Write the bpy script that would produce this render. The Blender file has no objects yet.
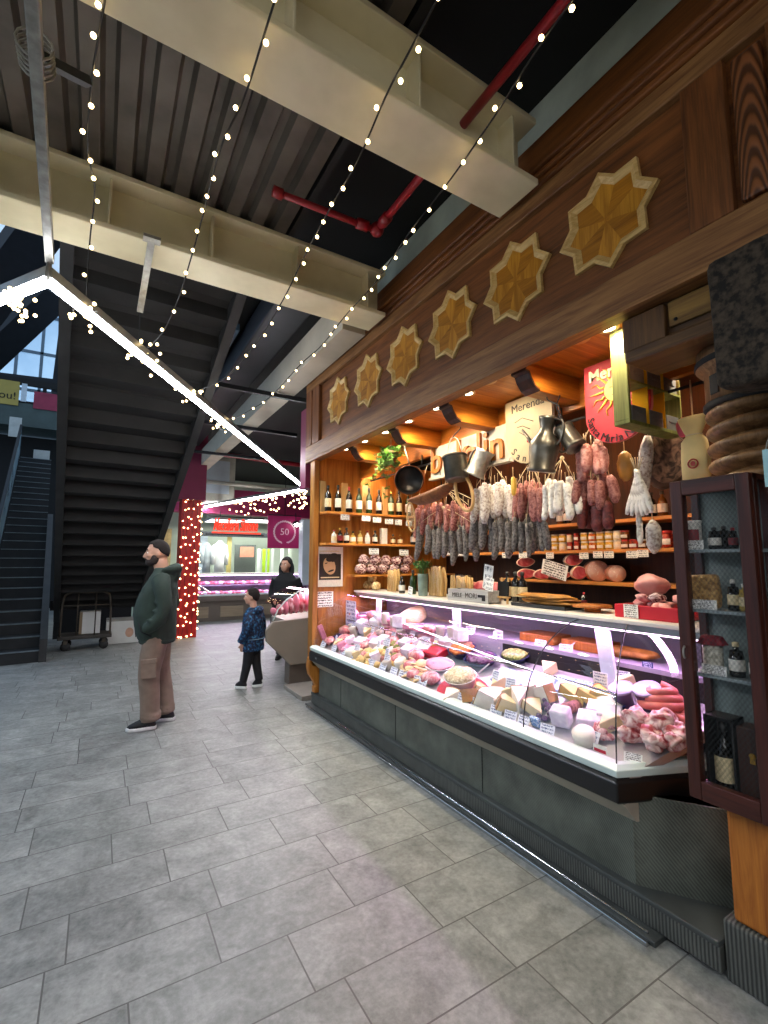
import bpy, bmesh, math, random
from math import sin, cos, pi, radians, atan2, sqrt
from mathutils import Vector, Matrix, Euler
random.seed(7)
SC = bpy.context.scene
COL = SC.collection
# ------------------------------------------------------------------ camera
H = 1.55
F = 468.0
YAW = math.atan(284 / math.hypot(F, 50)); PITCH = math.atan(50 / F)
cam_d = bpy.data.cameras.new('camera'); cam = bpy.data.objects.new('camera', cam_d); COL.objects.link(cam)
cam.location = (0, 0, H); cam.rotation_euler = (pi / 2 + PITCH, 0, -YAW)
cam_d.sensor_fit = 'AUTO'; cam_d.sensor_width = 36; cam_d.lens = 36 * F / 1024
cam_d.clip_start = .02; cam_d.clip_end = 200
SC.camera = cam
SC.view_settings.view_transform = 'Standard'; SC.view_settings.look = 'None'
SC.view_settings.gamma = 1; SC.view_settings.use_curve_mapping = False
SC.view_settings.exposure = 0.0
_fw = Vector((sin(YAW) * cos(PITCH), cos(YAW) * cos(PITCH), sin(PITCH)))
_rt = Vector((cos(YAW), -sin(YAW), 0)); _up = _rt.cross(_fw)
def ray(px, py): return _fw * F + _rt * (px - 384) - _up * (py - 512)
def pX(px, py, X):
    d = ray(px, py); return Vector((0, 0, H)) + d * (X / d.x)
def pY(px, py, Y):
    d = ray(px, py); return Vector((0, 0, H)) + d * (Y / d.y)
def pZ(px, py, Z):
    d = ray(px, py); return Vector((0, 0, H)) + d * ((Z - H) / d.z)
# ------------------------------------------------------------------ materials
def lin(c):
    if isinstance(c, str):
        c = c.lstrip('#'); c = [int(c[i:i + 2], 16) / 255 for i in (0, 2, 4)]
        return tuple((x / 12.92 if x <= .04045 else ((x + .055) / 1.055) ** 2.4) for x in c)
    return tuple(c)
MATS = {}
class NT:
    def __init__(s, name):
        s.m = bpy.data.materials.new(name); s.m.use_nodes = True
        s.t = s.m.node_tree; s.t.nodes.clear()
        s.out = s.n('ShaderNodeOutputMaterial')
    def n(s, kind, **kw):
        nd = s.t.nodes.new(kind)
        for k, v in kw.items(): setattr(nd, k, v)
        return nd
    def l(s, a, b): s.t.links.new(a, b)
    def math(s, op, a, b=None, c=None, clamp=False):
        nd = s.n('ShaderNodeMath', operation=op, use_clamp=clamp)
        for i, v in enumerate((a, b, c)):
            if v is None: continue
            if isinstance(v, (int, float)): nd.inputs[i].default_value = v
            else: s.l(v, nd.inputs[i])
        return nd.outputs[0]
    def coord(s, which='Object', scale=(1, 1, 1), rot=(0, 0, 0), loc=(0, 0, 0)):
        tc = s.n('ShaderNodeTexCoord'); mp = s.n('ShaderNodeMapping')
        mp.inputs['Scale'].default_value = scale; mp.inputs['Rotation'].default_value = rot; mp.inputs['Location'].default_value = loc
        s.l(tc.outputs[which], mp.inputs['Vector']); return mp.outputs['Vector']
    def noise(s, vec, scale, detail=3, rough=.55, dist=0):
        nd = s.n('ShaderNodeTexNoise'); nd.inputs['Scale'].default_value = scale; nd.inputs['Detail'].default_value = detail
        nd.inputs['Roughness'].default_value = rough; nd.inputs['Distortion'].default_value = dist
        if vec is not None: s.l(vec, nd.inputs['Vector'])
        return nd.outputs['Fac']
    def ramp(s, fac, stops, interp='LINEAR'):
        nd = s.n('ShaderNodeValToRGB'); cr = nd.color_ramp; cr.interpolation = interp
        while len(cr.elements) < len(stops): cr.elements.new(.5)
        for e, (p, c) in zip(cr.elements, stops):
            e.position = p; e.color = (*lin(c), 1)
        s.l(fac, nd.inputs['Fac']); return nd.outputs['Color']
    def mix(s, fac, a, b):
        nd = s.n('ShaderNodeMix', data_type='RGBA')
        if isinstance(fac, (int, float)): nd.inputs[0].default_value = fac
        else: s.l(fac, nd.inputs[0])
        for i, v in ((6, a), (7, b)):
            if isinstance(v, (tuple, str)): nd.inputs[i].default_value = (*lin(v), 1)
            else: s.l(v, nd.inputs[i])
        return nd.outputs[2]
    def bsdf(s, color=None, rough=.5, metal=0, bump=None, bstr=.3, bdist=.01, spec=.5, alpha=None, coat=0):
        b = s.n('ShaderNodeBsdfPrincipled')
        if color is not None:
            if isinstance(color, (tuple, str)): b.inputs['Base Color'].default_value = (*lin(color), 1)
            else: s.l(color, b.inputs['Base Color'])
        if isinstance(rough, (int, float)): b.inputs['Roughness'].default_value = rough
        else: s.l(rough, b.inputs['Roughness'])
        b.inputs['Metallic'].default_value = metal
        b.inputs['Specular IOR Level'].default_value = spec
        if coat: b.inputs['Coat Weight'].default_value = coat
        if bump is not None:
            bp = s.n('ShaderNodeBump'); bp.inputs['Strength'].default_value = bstr; bp.inputs['Distance'].default_value = bdist
            s.l(bump, bp.inputs['Height']); s.l(bp.outputs['Normal'], b.inputs['Normal'])
        s.l(b.outputs[0], s.out.inputs['Surface']); return b
def mat(name, c, rough=.5, metal=0, var=.12, scale=8, bump=0, spec=.5, coat=0, c2=None, bdist=.01):
    """plain coloured material with slight noise variation"""
    if name in MATS: return MATS[name]
    T = NT(name); v = T.coord(); f = T.noise(v, scale, 4)
    L = lin(c)
    if c2 is None:
        a = tuple(max(0, x * (1 - var)) for x in L); b = tuple(min(1, x * (1 + var)) for x in L)
    else: a, b = L, lin(c2)
    col = T.ramp(f, [(.35, a), (.65, b)])
    T.bsdf(col, rough, metal, f if bump else None, bump or .1, bdist, spec, coat=coat)
    MATS[name] = T.m; return T.m
def wood(name, c1, c2, axis='Y', s=1.0, rough=.45, bump=.25, knots=.6, coat=0):
    if name in MATS: return MATS[name]
    T = NT(name); i = 'XYZ'.index(axis)
    sc = [14 * s] * 3; sc[i] = 1.1 * s
    v = T.coord(scale=tuple(sc)); n1 = T.noise(v, 1.6, 5, .6, knots)
    sc2 = [90 * s] * 3; sc2[i] = 3 * s
    n2 = T.noise(T.coord(scale=tuple(sc2)), 1.5, 3, .7)
    f = T.math('ADD', T.math('MULTIPLY', n1, .7), T.math('MULTIPLY', n2, .3))
    col = T.ramp(f, [(.36, c1), (.5, tuple((a + b) / 2 for a, b in zip(lin(c1), lin(c2)))), (.64, c2)])
    T.bsdf(col, rough, 0, f, bump, .004, .4, coat=coat)
    MATS[name] = T.m; return T.m
def emit(name, c, st):
    if name in MATS: return MATS[name]
    T = NT(name); e = T.n('ShaderNodeEmission'); e.inputs[0].default_value = (*lin(c), 1); e.inputs[1].default_value = st
    T.l(e.outputs[0], T.out.inputs['Surface']); MATS[name] = T.m; return T.m
def glass(name, tint=(1, 1, 1), gl=.1, rough=.02):
    if name in MATS: return MATS[name]
    T = NT(name); tr = T.n('ShaderNodeBsdfTransparent'); tr.inputs[0].default_value = (*tint, 1)
    g = T.n('ShaderNodeBsdfGlossy'); g.inputs['Roughness'].default_value = rough
    lw = T.n('ShaderNodeLayerWeight'); lw.inputs['Blend'].default_value = .35
    f = T.math('MULTIPLY_ADD', lw.outputs['Facing'], gl * 2.5, gl * .3, clamp=True)
    mx = T.n('ShaderNodeMixShader'); T.l(f, mx.inputs[0]); T.l(tr.outputs[0], mx.inputs[1]); T.l(g.outputs[0], mx.inputs[2])
    T.l(mx.outputs[0], T.out.inputs['Surface']); MATS[name] = T.m; return T.m
def speck(name, c1, c2, scale=60, cut=.5, soft=.08, rough=.4, bump=.2, coat=0, c3=None, dist=0, detail=2):
    """two-tone blotchy material (cured meat, cloth print, ...)"""
    if name in MATS: return MATS[name]
    T = NT(name); v = T.coord(); f = T.noise(v, scale, detail, .55, dist)
    st = [(cut - soft, c1), (cut + soft, c2)]
    if c3: st.append((min(1, cut + 3 * soft), c3))
    T.bsdf(T.ramp(f, st), rough, 0, f, bump, .004, .4, coat=coat); MATS[name] = T.m; return T.m
def card(name, paper='#f2f0ea', ink='#26303c', rows=5, fill=.55):
    """paper with lines of scribbled handwriting (strokes only, object coords: text runs along local X, up is local Z)"""
    if name in MATS: return MATS[name]
    T = NT(name); tc = T.n('ShaderNodeTexCoord'); sp = T.n('ShaderNodeSeparateXYZ'); T.l(tc.outputs['Generated'], sp.inputs[0])
    z = T.math('MULTIPLY', sp.outputs['Z'], rows); fz = T.math('FRACT', z); row = T.math('FLOOR', z)
    cb = T.n('ShaderNodeCombineXYZ'); T.l(T.math('MULTIPLY', sp.outputs['X'], 14), cb.inputs[0]); T.l(T.math('MULTIPLY', row, 7.3), cb.inputs[1])
    T.l(T.math('MULTIPLY', fz, 1.2), cb.inputs[2])
    n = T.noise(cb.outputs[0], 1.6, 3, .7)
    a = T.math('GREATER_THAN', n, fill)
    b = T.math('LESS_THAN', T.math('ABSOLUTE', T.math('SUBTRACT', fz, .5)), .3)
    c = T.math('LESS_THAN', T.math('ABSOLUTE', T.math('SUBTRACT', sp.outputs['X'], .5)), .42)
    ink_f = T.math('MULTIPLY', T.math('MULTIPLY', a, b), c)
    T.bsdf(T.mix(ink_f, paper, ink), .7); MATS[name] = T.m; return T.m
# ------------------------------------------------------------------ mesh builder
def TR(x=0, y=0, z=0): return Matrix.Translation((x, y, z))
def RX(a): return Matrix.Rotation(a, 4, 'X')
def RY(a): return Matrix.Rotation(a, 4, 'Y')
def RZ(a): return Matrix.Rotation(a, 4, 'Z')
def SCL(x, y, z): return Matrix.Diagonal((x, y, z, 1))
def frame(o, xd, zd):
    """matrix with local X along xd, local Z near zd"""
    x = Vector(xd).normalized(); z = Vector(zd); y = z.cross(x).normalized(); z = x.cross(y)
    m = Matrix((x, y, z)).transposed().to_4x4(); m.translation = Vector(o); return m
class MB:
    def __init__(s): s.v = []; s.f = []; s.mi = []; s.sm = []
    def add(s, vs, fs, M=None, mi=0, sm=False):
        b = len(s.v)
        for p in vs:
            p = Vector(p); s.v.append(M @ p if M is not None else p)
        flip = M is not None and M.to_3x3().determinant() < 0
        for f in fs:
            f = [b + i for i in f]
            if flip: f.reverse()
            s.f.append(f); s.mi.append(mi); s.sm.append(sm)
        return s
    def box(s, c, d, M=None, mi=0):
        x, y, z = c; a, b, h = d[0] / 2, d[1] / 2, d[2] / 2
        vs = [(x + i * a, y + j * b, z + k * h) for i in (-1, 1) for j in (-1, 1) for k in (-1, 1)]
        return s.add(vs, [(0, 1, 3, 2), (4, 6, 7, 5), (0, 4, 5, 1), (2, 3, 7, 6), (0, 2, 6, 4), (1, 5, 7, 3)], M, mi)
    def bx(s, x0, x1, y0, y1, z0, z1, M=None, mi=0):
        return s.box(((x0 + x1) / 2, (y0 + y1) / 2, (z0 + z1) / 2), (abs(x1 - x0), abs(y1 - y0), abs(z1 - z0)), M, mi)
    def lathe(s, prof, n=16, M=None, mi=0, sm=True, cap=True, arc=2 * pi):
        vs = []; fs = []; full = abs(arc - 2 * pi) < 1e-6; k = n if full else n + 1
        for r, z in prof:
            for i in range(k):
                a = arc * i / n; vs.append((r * cos(a), r * sin(a), z))
        m = len(prof)
        for j in range(m - 1):
            for i in range(n):
                i2 = (i + 1) % k
                fs.append((j * k + i, j * k + i2, (j + 1) * k + i2, (j + 1) * k + i))
        if cap and full:
            if prof[0][0] > 1e-5: fs.append(tuple(reversed(range(k))))
            if prof[-1][0] > 1e-5: fs.append(tuple((m - 1) * k + i for i in range(k)))
        return s.add(vs, fs, M, mi, sm)
    def cyl(s, r, z0, z1, n=16, M=None, mi=0, r2=None, sm=True):
        return s.lathe([(r, z0), (r if r2 is None else r2, z1)], n, M, mi, sm)
    def tube(s, path, r, n=8, M=None, mi=0, closed=False, sm=True, sq=1.0):
        P = [Vector(p) for p in path]; m = len(P)
        R = r if isinstance(r, (list, tuple)) else [r] * m
        vs = []; fs = []; up = None
        for i, p in enumerate(P):
            if closed: t = P[(i + 1) % m] - P[(i - 1) % m]
            else: t = P[min(i + 1, m - 1)] - P[max(i - 1, 0)]
            t.normalize()
            if up is None:
                up = Vector((0, 0, 1)) if abs(t.z) < .9 else Vector((1, 0, 0))
            a = up.cross(t); 
            if a.length < 1e-6: a = Vector((1, 0, 0)).cross(t)
            a.normalize(); b = t.cross(a); up = b
            for j in range(n):
                th = 2 * pi * j / n; vs.append(p + (a * cos(th) + b * sin(th) * sq) * R[i])
        for i in range(m if closed else m - 1):
            i2 = (i + 1) % m
            for j in range(n):
                j2 = (j + 1) % n; fs.append((i * n + j, i * n + j2, i2 * n + j2, i2 * n + j))
        if not closed:
            fs.append(tuple(reversed(range(n)))); fs.append(tuple((m - 1) * n + j for j in range(n)))
        return s.add(vs, fs, M, mi, sm)
    def bar(s, p0, p1, w, h, up=(0, 0, 1), mi=0, M=None):
        p0 = Vector(p0); p1 = Vector(p1); L = (p1 - p0).length
        f = frame((p0 + p1) / 2, p1 - p0, up if abs((p1 - p0).normalized().dot(Vector(up))) < .98 else (1, 0, 0))
        return s.box((0, 0, 0), (L, w, h), f if M is None else M @ f, mi)
    def sph(s, c, r, nu=12, nv=8, M=None, mi=0, sm=True):
        r = r if isinstance(r, (tuple, list)) else (r, r, r)
        vs = [(c[0], c[1], c[2] - r[2])]; fs = []
        for j in range(1, nv):
            t = -pi / 2 + pi * j / nv
            for i in range(nu):
                a = 2 * pi * i / nu; vs.append((c[0] + r[0] * cos(t) * cos(a), c[1] + r[1] * cos(t) * sin(a), c[2] + r[2] * sin(t)))
        vs.append((c[0], c[1], c[2] + r[2])); top = len(vs) - 1
        for i in range(nu):
            i2 = (i + 1) % nu; fs.append((0, 1 + i2, 1 + i)); b = 1 + (nv - 2) * nu; fs.append((b + i, b + i2, top))
            for j in range(nv - 2): fs.append((1 + j * nu + i, 1 + j * nu + i2, 1 + (j + 1) * nu + i2, 1 + (j + 1) * nu + i))
        return s.add(vs, fs, M, mi, sm)
    def prism(s, poly, h, M=None, mi=0, sm=False, z0=0):
        """polygon in local XY, extruded along local Z"""
        n = len(poly); a = sum(poly[i][0] * poly[(i + 1) % n][1] - poly[(i + 1) % n][0] * poly[i][1] for i in range(n))
        if a < 0: poly = list(reversed(poly))
        vs = [(x, y, z0) for x, y in poly] + [(x, y, z0 + h) for x, y in poly]
        s.add(vs, [tuple(reversed(range(n))), tuple(range(n, 2 * n))], M, mi, False)
        b = len(s.v) - 2 * n
        for i in range(n):
            i2 = (i + 1) % n; f = [b + i, b + i2, b + n + i2, b + n + i]
            if M is not None and M.to_3x3().determinant() < 0: f.reverse()
            s.f.append(f); s.mi.append(mi); s.sm.append(sm)
        return s
    def grid(s, rows, M=None, mi=0, sm=True, thick=None):
        """rows of points -> sheet"""
        n = len(rows[0]); vs = [p for r in rows for p in r]
        fs = [(j * n + i, j * n + i + 1, (j + 1) * n + i + 1, (j + 1) * n + i) for j in range(len(rows) - 1) for i in range(n - 1)]
        return s.add(vs, fs, M, mi, sm)
    def loft(s, rings, M=None, mi=0, sm=True, cap=True):
        n = len(rings[0]); vs = [p for r in rings for p in r]; fs = []
        for j in range(len(rings) - 1):
            for i in range(n):
                i2 = (i + 1) % n; fs.append((j * n + i, j * n + i2, (j + 1) * n + i2, (j + 1) * n + i))
        if cap: fs += [tuple(reversed(range(n))), tuple((len(rings) - 1) * n + i for i in range(n))]
        return s.add(vs, fs, M, mi, sm)
    def text(s, txt, size, M, ext=.002, mi=0, align='CENTER', sx=1.0, shear=0, bold=0):
        c = bpy.data.curves.new('lettering', 'FONT'); c.body = txt; c.size = size; c.extrude = ext; c.align_x = align; c.align_y = 'CENTER'; c.shear = shear; c.offset = bold
        c.resolution_u = 3
        o = bpy.data.objects.new('lettering', c); COL.objects.link(o); dg = bpy.context.evaluated_depsgraph_get(); dg.update()
        me = bpy.data.meshes.new_from_object(o.evaluated_get(dg))
        s.add([(v.co.x * sx, v.co.y, v.co.z) for v in me.vertices], [tuple(p.vertices) for p in me.polygons], M, mi)
        bpy.data.objects.remove(o); bpy.data.curves.remove(c); bpy.data.meshes.remove(me); return s
    def mesh(s, name, mats, off=None):
        me = bpy.data.meshes.new(name); off = off or Vector()
        me.from_pydata([tuple(v - off) for v in s.v], [], s.f)
        for m in (mats if isinstance(mats, (list, tuple)) else [mats]): me.materials.append(m)
        me.polygons.foreach_set('material_index', s.mi); me.polygons.foreach_set('use_smooth', s.sm); me.update(); return me
    def build(s, name, mats, parent=None, bevel=0, seg=2, world=True, loc=None, label=None, solid=0, sub=0):
        """world=True: vertices are world coordinates; they are stored relative to parent's (or own) origin"""
        off = Vector()
        if world:
            if parent is not None: off = wloc(parent)
            elif loc is not None: off = Vector(loc)
            else:
                xs = [v.x for v in s.v]; ys = [v.y for v in s.v]; off = Vector(((min(xs) + max(xs)) / 2, (min(ys) + max(ys)) / 2, min(v.z for v in s.v)))
        o = bpy.data.objects.new(name, s.mesh(name, mats, off)); COL.objects.link(o)
        if parent is not None: o.parent = parent
        elif world: o.location = off
        elif loc is not None: o.location = loc
        if solid:
            m = o.modifiers.new('thickness', 'SOLIDIFY'); m.thickness = solid; m.offset = 0
        if sub:
            m = o.modifiers.new('smooth', 'SUBSURF'); m.levels = sub; m.render_levels = sub
        if bevel:
            m = o.modifiers.new('bevel', 'BEVEL'); m.width = bevel; m.segments = seg; m.limit_method = 'ANGLE'; m.angle_limit = radians(40)
        if label: o['label'] = label
        return o
def split(mb, name, mats, parent, **kw):
    """every loose piece of mb becomes a part of its own"""
    par = list(range(len(mb.v)))
    def find(i):
        while par[i] != i: par[i] = par[par[i]]; i = par[i]
        return i
    for f in mb.f:
        for i in f[1:]: par[find(i)] = find(f[0])
    groups = {}
    for k, f in enumerate(mb.f): groups.setdefault(find(f[0]), []).append(k)
    out = []
    for ks in groups.values():
        n = MB(); mp = {}
        for k in ks:
            for i in mb.f[k]:
                if i not in mp: mp[i] = len(n.v); n.v.append(mb.v[i])
            n.f.append([mp[i] for i in mb.f[k]]); n.mi.append(mb.mi[k]); n.sm.append(mb.sm[k])
        out.append(n.build(name, mats, parent, **kw))
    return out
MB.split = split
def wloc(o):
    v = Vector()
    while o is not None: v += o.location; o = o.parent
    return v
def organic(mb, voxel=.012, smooth=4, M=None):
    """union of overlapping closed pieces as one continuous surface -> new MB"""
    me = mb.mesh('tmp', []) if False else None
    me = bpy.data.meshes.new('tmp'); me.from_pydata([tuple(v) for v in mb.v], [], mb.f); me.update()
    o = bpy.data.objects.new('tmp', me); COL.objects.link(o)
    r = o.modifiers.new('r', 'REMESH'); r.mode = 'VOXEL'; r.voxel_size = voxel
    if smooth:
        k = o.modifiers.new('s', 'SMOOTH'); k.iterations = smooth; k.factor = .5
    dg = bpy.context.evaluated_depsgraph_get(); dg.update()
    e = bpy.data.meshes.new_from_object(o.evaluated_get(dg))
    out = MB(); out.add([v.co.copy() for v in e.vertices], [tuple(p.vertices) for p in e.polygons], M, 0, True)
    bpy.data.objects.remove(o); bpy.data.meshes.remove(me); bpy.data.meshes.remove(e); return out
def tag(o, label, cat, group=None):
    o['label'] = label; o['category'] = cat
    if group: o['group'] = group
    return o
def thing(name, label, cat, loc=(0, 0, 0), rz=0, group=None):
    o = bpy.data.objects.new(name, None); COL.objects.link(o); o.empty_display_size = .05
    o.location = loc; o.rotation_euler = (0, 0, rz); return tag(o, label, cat, group)
def struct(o): o['kind'] = 'structure'; return o
def dup(root, loc=None, rot=None, label=None, group=None, scale=None, mats=None):
    """copy of a thing with its parts and sub-parts; mesh data shared"""
    r = root.copy(); COL.objects.link(r)
    if loc is not None: r.location = loc
    if rot is not None: r.rotation_euler = rot
    if scale is not None: r.scale = scale if isinstance(scale, (tuple, list)) else (scale,) * 3
    if label: r['label'] = label
    if group: r['group'] = group
    for ch in list(root.children):
        c = ch.copy(); COL.objects.link(c); c.parent = r
        for g in list(ch.children):
            d = g.copy(); COL.objects.link(d); d.parent = c
    return r
def remat(o, m, slot=0):
    """own mesh copy with another material"""
    o.data = o.data.copy(); o.data.materials[slot] = m; return o
def curve_pts(pts, n=8):
    """catmull-rom through points"""
    P = [Vector(p) for p in pts]; P = [P[0] * 2 - P[1]] + P + [P[-1] * 2 - P[-2]]; out = []
    for i in range(1, len(P) - 2):
        for k in range(n):
            t = k / n; a, b, c, d = P[i - 1], P[i], P[i + 1], P[i + 2]
            out.append(.5 * ((2 * b) + (c - a) * t + (2 * a - 5 * b + 4 * c - d) * t * t + (3 * b - a - 3 * c + d) * t ** 3))
    out.append(P[-2]); return out
def lamp(name, kind, loc, energy, color, label, rot=(0, 0, 0), size=None, sy=None, spot=None, blend=.5, parent=None):
    d = bpy.data.lights.new(name, kind); d.energy = energy; d.color = color
    if kind == 'AREA':
        d.shape = 'RECTANGLE' if sy else 'SQUARE'; d.size = size
        if sy: d.size_y = sy
    elif size: d.shadow_soft_size = size
    if spot: d.spot_size = spot; d.spot_blend = blend
    o = bpy.data.objects.new(name, d); COL.objects.link(o); o.location = loc; o.rotation_euler = rot; return o
# ================================================================== SETTING
W = bpy.data.worlds.new('world'); SC.world = W; W.use_nodes = True
wt = W.node_tree; wt.nodes.clear()
wo = wt.nodes.new('ShaderNodeOutputWorld'); wb = wt.nodes.new('ShaderNodeBackground'); wc = wt.nodes.new('ShaderNodeTexCoord')
wn = wt.nodes.new('ShaderNodeTexNoise'); wn.inputs['Scale'].default_value = 5; wn.inputs['Detail'].default_value = 5
wr = wt.nodes.new('ShaderNodeValToRGB'); wr.color_ramp.elements[0].position = .38; wr.color_ramp.elements[0].color = (.16, .30, .50, 1)
wr.color_ramp.elements[1].position = .66; wr.color_ramp.elements[1].color = (.62, .76, .92, 1)
wt.links.new(wc.outputs['Generated'], wn.inputs['Vector']); wt.links.new(wn.outputs['Fac'], wr.inputs['Fac'])
wt.links.new(wr.outputs['Color'], wb.inputs['Color']); wb.inputs['Strength'].default_value = 1.5
wt.links.new(wb.outputs[0], wo.inputs['Surface'])

# --- floor: grey stone tiles laid in staggered courses along X
def floor_mat():
    T = NT('stone_floor_tiles'); tc = T.n('ShaderNodeTexCoord'); sp = T.n('ShaderNodeSeparateXYZ'); T.l(tc.outputs['Object'], sp.inputs[0])
    yy = T.math('DIVIDE', T.math('ADD', sp.outputs['Y'], -.205 + 30.5), .305); row = T.math('FLOOR', yy); fy = T.math('FRACT', yy)
    wn = T.n('ShaderNodeTexWhiteNoise', noise_dimensions='1D'); T.l(T.math('ADD', row, .5), wn.inputs['W'])
    ofs = wn.outputs['Value']
    for k, xj in ((104, .87), (105, .755), (106, .49), (107, -.03), (108, .38), (109, .14)):
        c = T.math('COMPARE', row, float(k), .4); want = 1 - ((xj + 30) / .585) % 1
        ofs = T.math('ADD', T.math('MULTIPLY', ofs, T.math('SUBTRACT', 1, c)), T.math('MULTIPLY', c, want))
    xx = T.math('ADD', T.math('DIVIDE', T.math('ADD', sp.outputs['X'], 30), .585), ofs); cx = T.math('FLOOR', xx); fx = T.math('FRACT', xx)
    gy = T.math('LESS_THAN', T.math('MINIMUM', fy, T.math('SUBTRACT', 1, fy)), .0105)
    gx = T.math('LESS_THAN', T.math('MINIMUM', fx, T.math('SUBTRACT', 1, fx)), .0055)
    gr = T.math('MAXIMUM', gx, gy)
    w2 = T.n('ShaderNodeTexWhiteNoise', noise_dimensions='2D'); cb = T.n('ShaderNodeCombineXYZ'); T.l(cx, cb.inputs[0]); T.l(row, cb.inputs[1]); T.l(cb.outputs[0], w2.inputs['Vector'])
    off = T.n('ShaderNodeVectorMath', operation='ADD'); T.l(tc.outputs['Object'], off.inputs[0])
    sc = T.n('ShaderNodeVectorMath', operation='SCALE'); T.l(w2.outputs['Color'], sc.inputs[0]); sc.inputs['Scale'].default_value = 9; T.l(sc.outputs[0], off.inputs[1])
    n1 = T.noise(off.outputs[0], 5, 5, .65, .7); n2 = T.noise(off.outputs[0], 38, 4, .7); n3 = T.noise(tc.outputs['Object'], .8, 4, .6)
    f = T.math('ADD', T.math('MULTIPLY', n1, .6), T.math('MULTIPLY', n2, .4))
    f = T.math('ADD', f, T.math('MULTIPLY', T.math('SUBTRACT', w2.outputs['Value'], .5), .07))
    f = T.math('ADD', f, T.math('MULTIPLY', T.math('SUBTRACT', n3, .5), .12))
    col = T.ramp(f, [(.32, (.10, .106, .10)), (.5, (.205, .213, .203)), (.68, (.33, .336, .322))])
    col = T.mix(gr, col, (.075, .074, .07))
    h = T.math('SUBTRACT', T.math('MULTIPLY', f, .35), T.math('MULTIPLY', gr, .9))
    T.bsdf(col, T.math('MULTIPLY_ADD', n1, .25, .34), 0, h, .28, .006, .45); return T.m
struct(MB().bx(-9, 8, -8, 26, -.2, 0).build('floor', floor_mat(), loc=(0, 0, 0)))

M_deck = mat('dark_corrugated_steel', '#575149', .6, .3, .35, 3, .15)
M_black = mat('black_paint_and_shade', '#0b0b0c', .8, 0, .3, 3)  # black paint, and the dark of voids and recesses put into colour
M_beam = mat('cream_beam_paint', '#e8dfbd', .6, 0, .10, 2.5, .25, c2='#d3c9a4')
M_beamd = mat('beige_concrete_soffit', '#b8ae9c', .75, 0, .12, 2, .2)
M_greenwall = mat('grey_green_concrete', '#c3cdbf', .8, 0, .14, 3, .2)
M_wall = mat('hall_wall_paint', '#57544f', .8, 0, .1, 1)
M_maroon = mat('magenta_paint', '#942355', .5, 0, .08, 2)
M_redpipe = mat('red_pipe_paint', '#8e1420', .4, 0, .1, 8)
M_galv = mat('galvanised_steel', '#9a9890', .4, .7, .2, 25, .1)
M_dsteel = mat('dark_steel', '#23262a', .5, .5, .2, 10)
M_alu = mat('aluminium_profile', '#8d8d8c', .35, .8, .08, 10)
M_wire = mat('black_cable', '#0d0d0d', .6, 0, .1, 10)
M_bulb = emit('warm_bulb_glow', (1, .72, .34), 13)
M_ledw = emit('white_led_diffuser', (.92, .95, 1), 42)

# corrugated deck (ribs along Y)
def deck(x0, x1, y0, y1, z, name, pitch=.17, dep=.055, m=None):
    mb = MB(); xs = []; x = x0
    while x < x1:
        xs += [(x, z), (x + pitch * .5, z), (x + pitch * .62, z + dep), (x + pitch * .88, z + dep)]; x += pitch
    poly = xs + [(xs[-1][0], z + .14), (x0, z + .14)]
    n = len(poly); vs = [(a, y0, b) for a, b in poly] + [(a, y1, b) for a, b in poly]
    fs = [(i, n + i, n + (i + 1) % n, (i + 1) % n) for i in range(n)]
    mb.add(vs, fs); return struct(mb.build(name, m or M_deck))
deck(-6, 1.12, -7, 3.52, 4.0, 'ceiling')
struct(MB().bx(1.1, 8, -7, 4.3, 4.36, 4.5).build('ceiling_dark', M_black))  # black colour stands for the unlit void beyond the deck
struct(MB().bx(1.08, 1.12, -7, 3.52, 4.0, 4.4).build('trim_1', M_black))
struct(MB().bx(2.16, 2.5, -2, 5.3, 3.55, 4.36).build('wall_right', M_greenwall))
struct(MB().bx(-7, 8, -7.2, -7, 0, 4.5).build('wall_behind', M_wall))
struct(MB().bx(-7.2, -7, -7, 4, 0, 4.5).build('wall_left', M_wall))
# steel I beams across the hall
def ibeam(y, z, x0, x1, n, w=.295, h=.40):
    mb = MB(); mb.bx(x0, x1, y - w / 2, y + w / 2, z, z + .035); mb.bx(x0, x1, y - .012, y + .012, z + .03, z + h - .03); mb.bx(x0, x1, y - w / 2, y + w / 2, z + h - .035, z + h)
    x = x0 + .35
    while x < x1 - .1:
        mb.bx(x - .008, x + .008, y - w / 2 + .03, y + w / 2 - .03, z + .03, z + h - .03); x += .62
    o = mb.build('trim_%d' % n, M_beam, bevel=.006); return struct(o)
ibeam(1.725, 3.6, -6, 1.94, 2); ibeam(3.335, 3.6, -6, 1.94, 3); ibeam(-.1, 3.6, -6, 1.94, 4)

# --- LED line fixture : star of straight tubes hung at 3 m
A = pZ(48, 281, 3.0); B = pZ(306, 489, 3.0); Cc = pZ(193, 509, 3.0)
Dl = A + (pZ(0, 300, 3.0) - A).normalized() * 3.2
def led(p, q, label, sub=None):
    t = thing('led_tube_light', label, 'light', (p + q) / 2, group='straight led tubes hung under the beams')
    d = (q - p).normalized(); up = Vector((0, 0, 1))
    MB().bar(p + up * .045, q + up * .045, .032, .06).build('housing', M_alu, t)
    MB().bar(p + up * .0, q + up * .0, .042, .03).build('diffuser', M_ledw, t, label='glowing white diffuser')
    return t
led(A, B, 'long glowing white led tube running diagonally from the ceiling channel to the stall')
led(A, Dl, 'glowing led tube leaving the left edge of the photo below the cream beam')
led(B, Cc, 'distant white led tube above the far meat counter')
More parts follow.
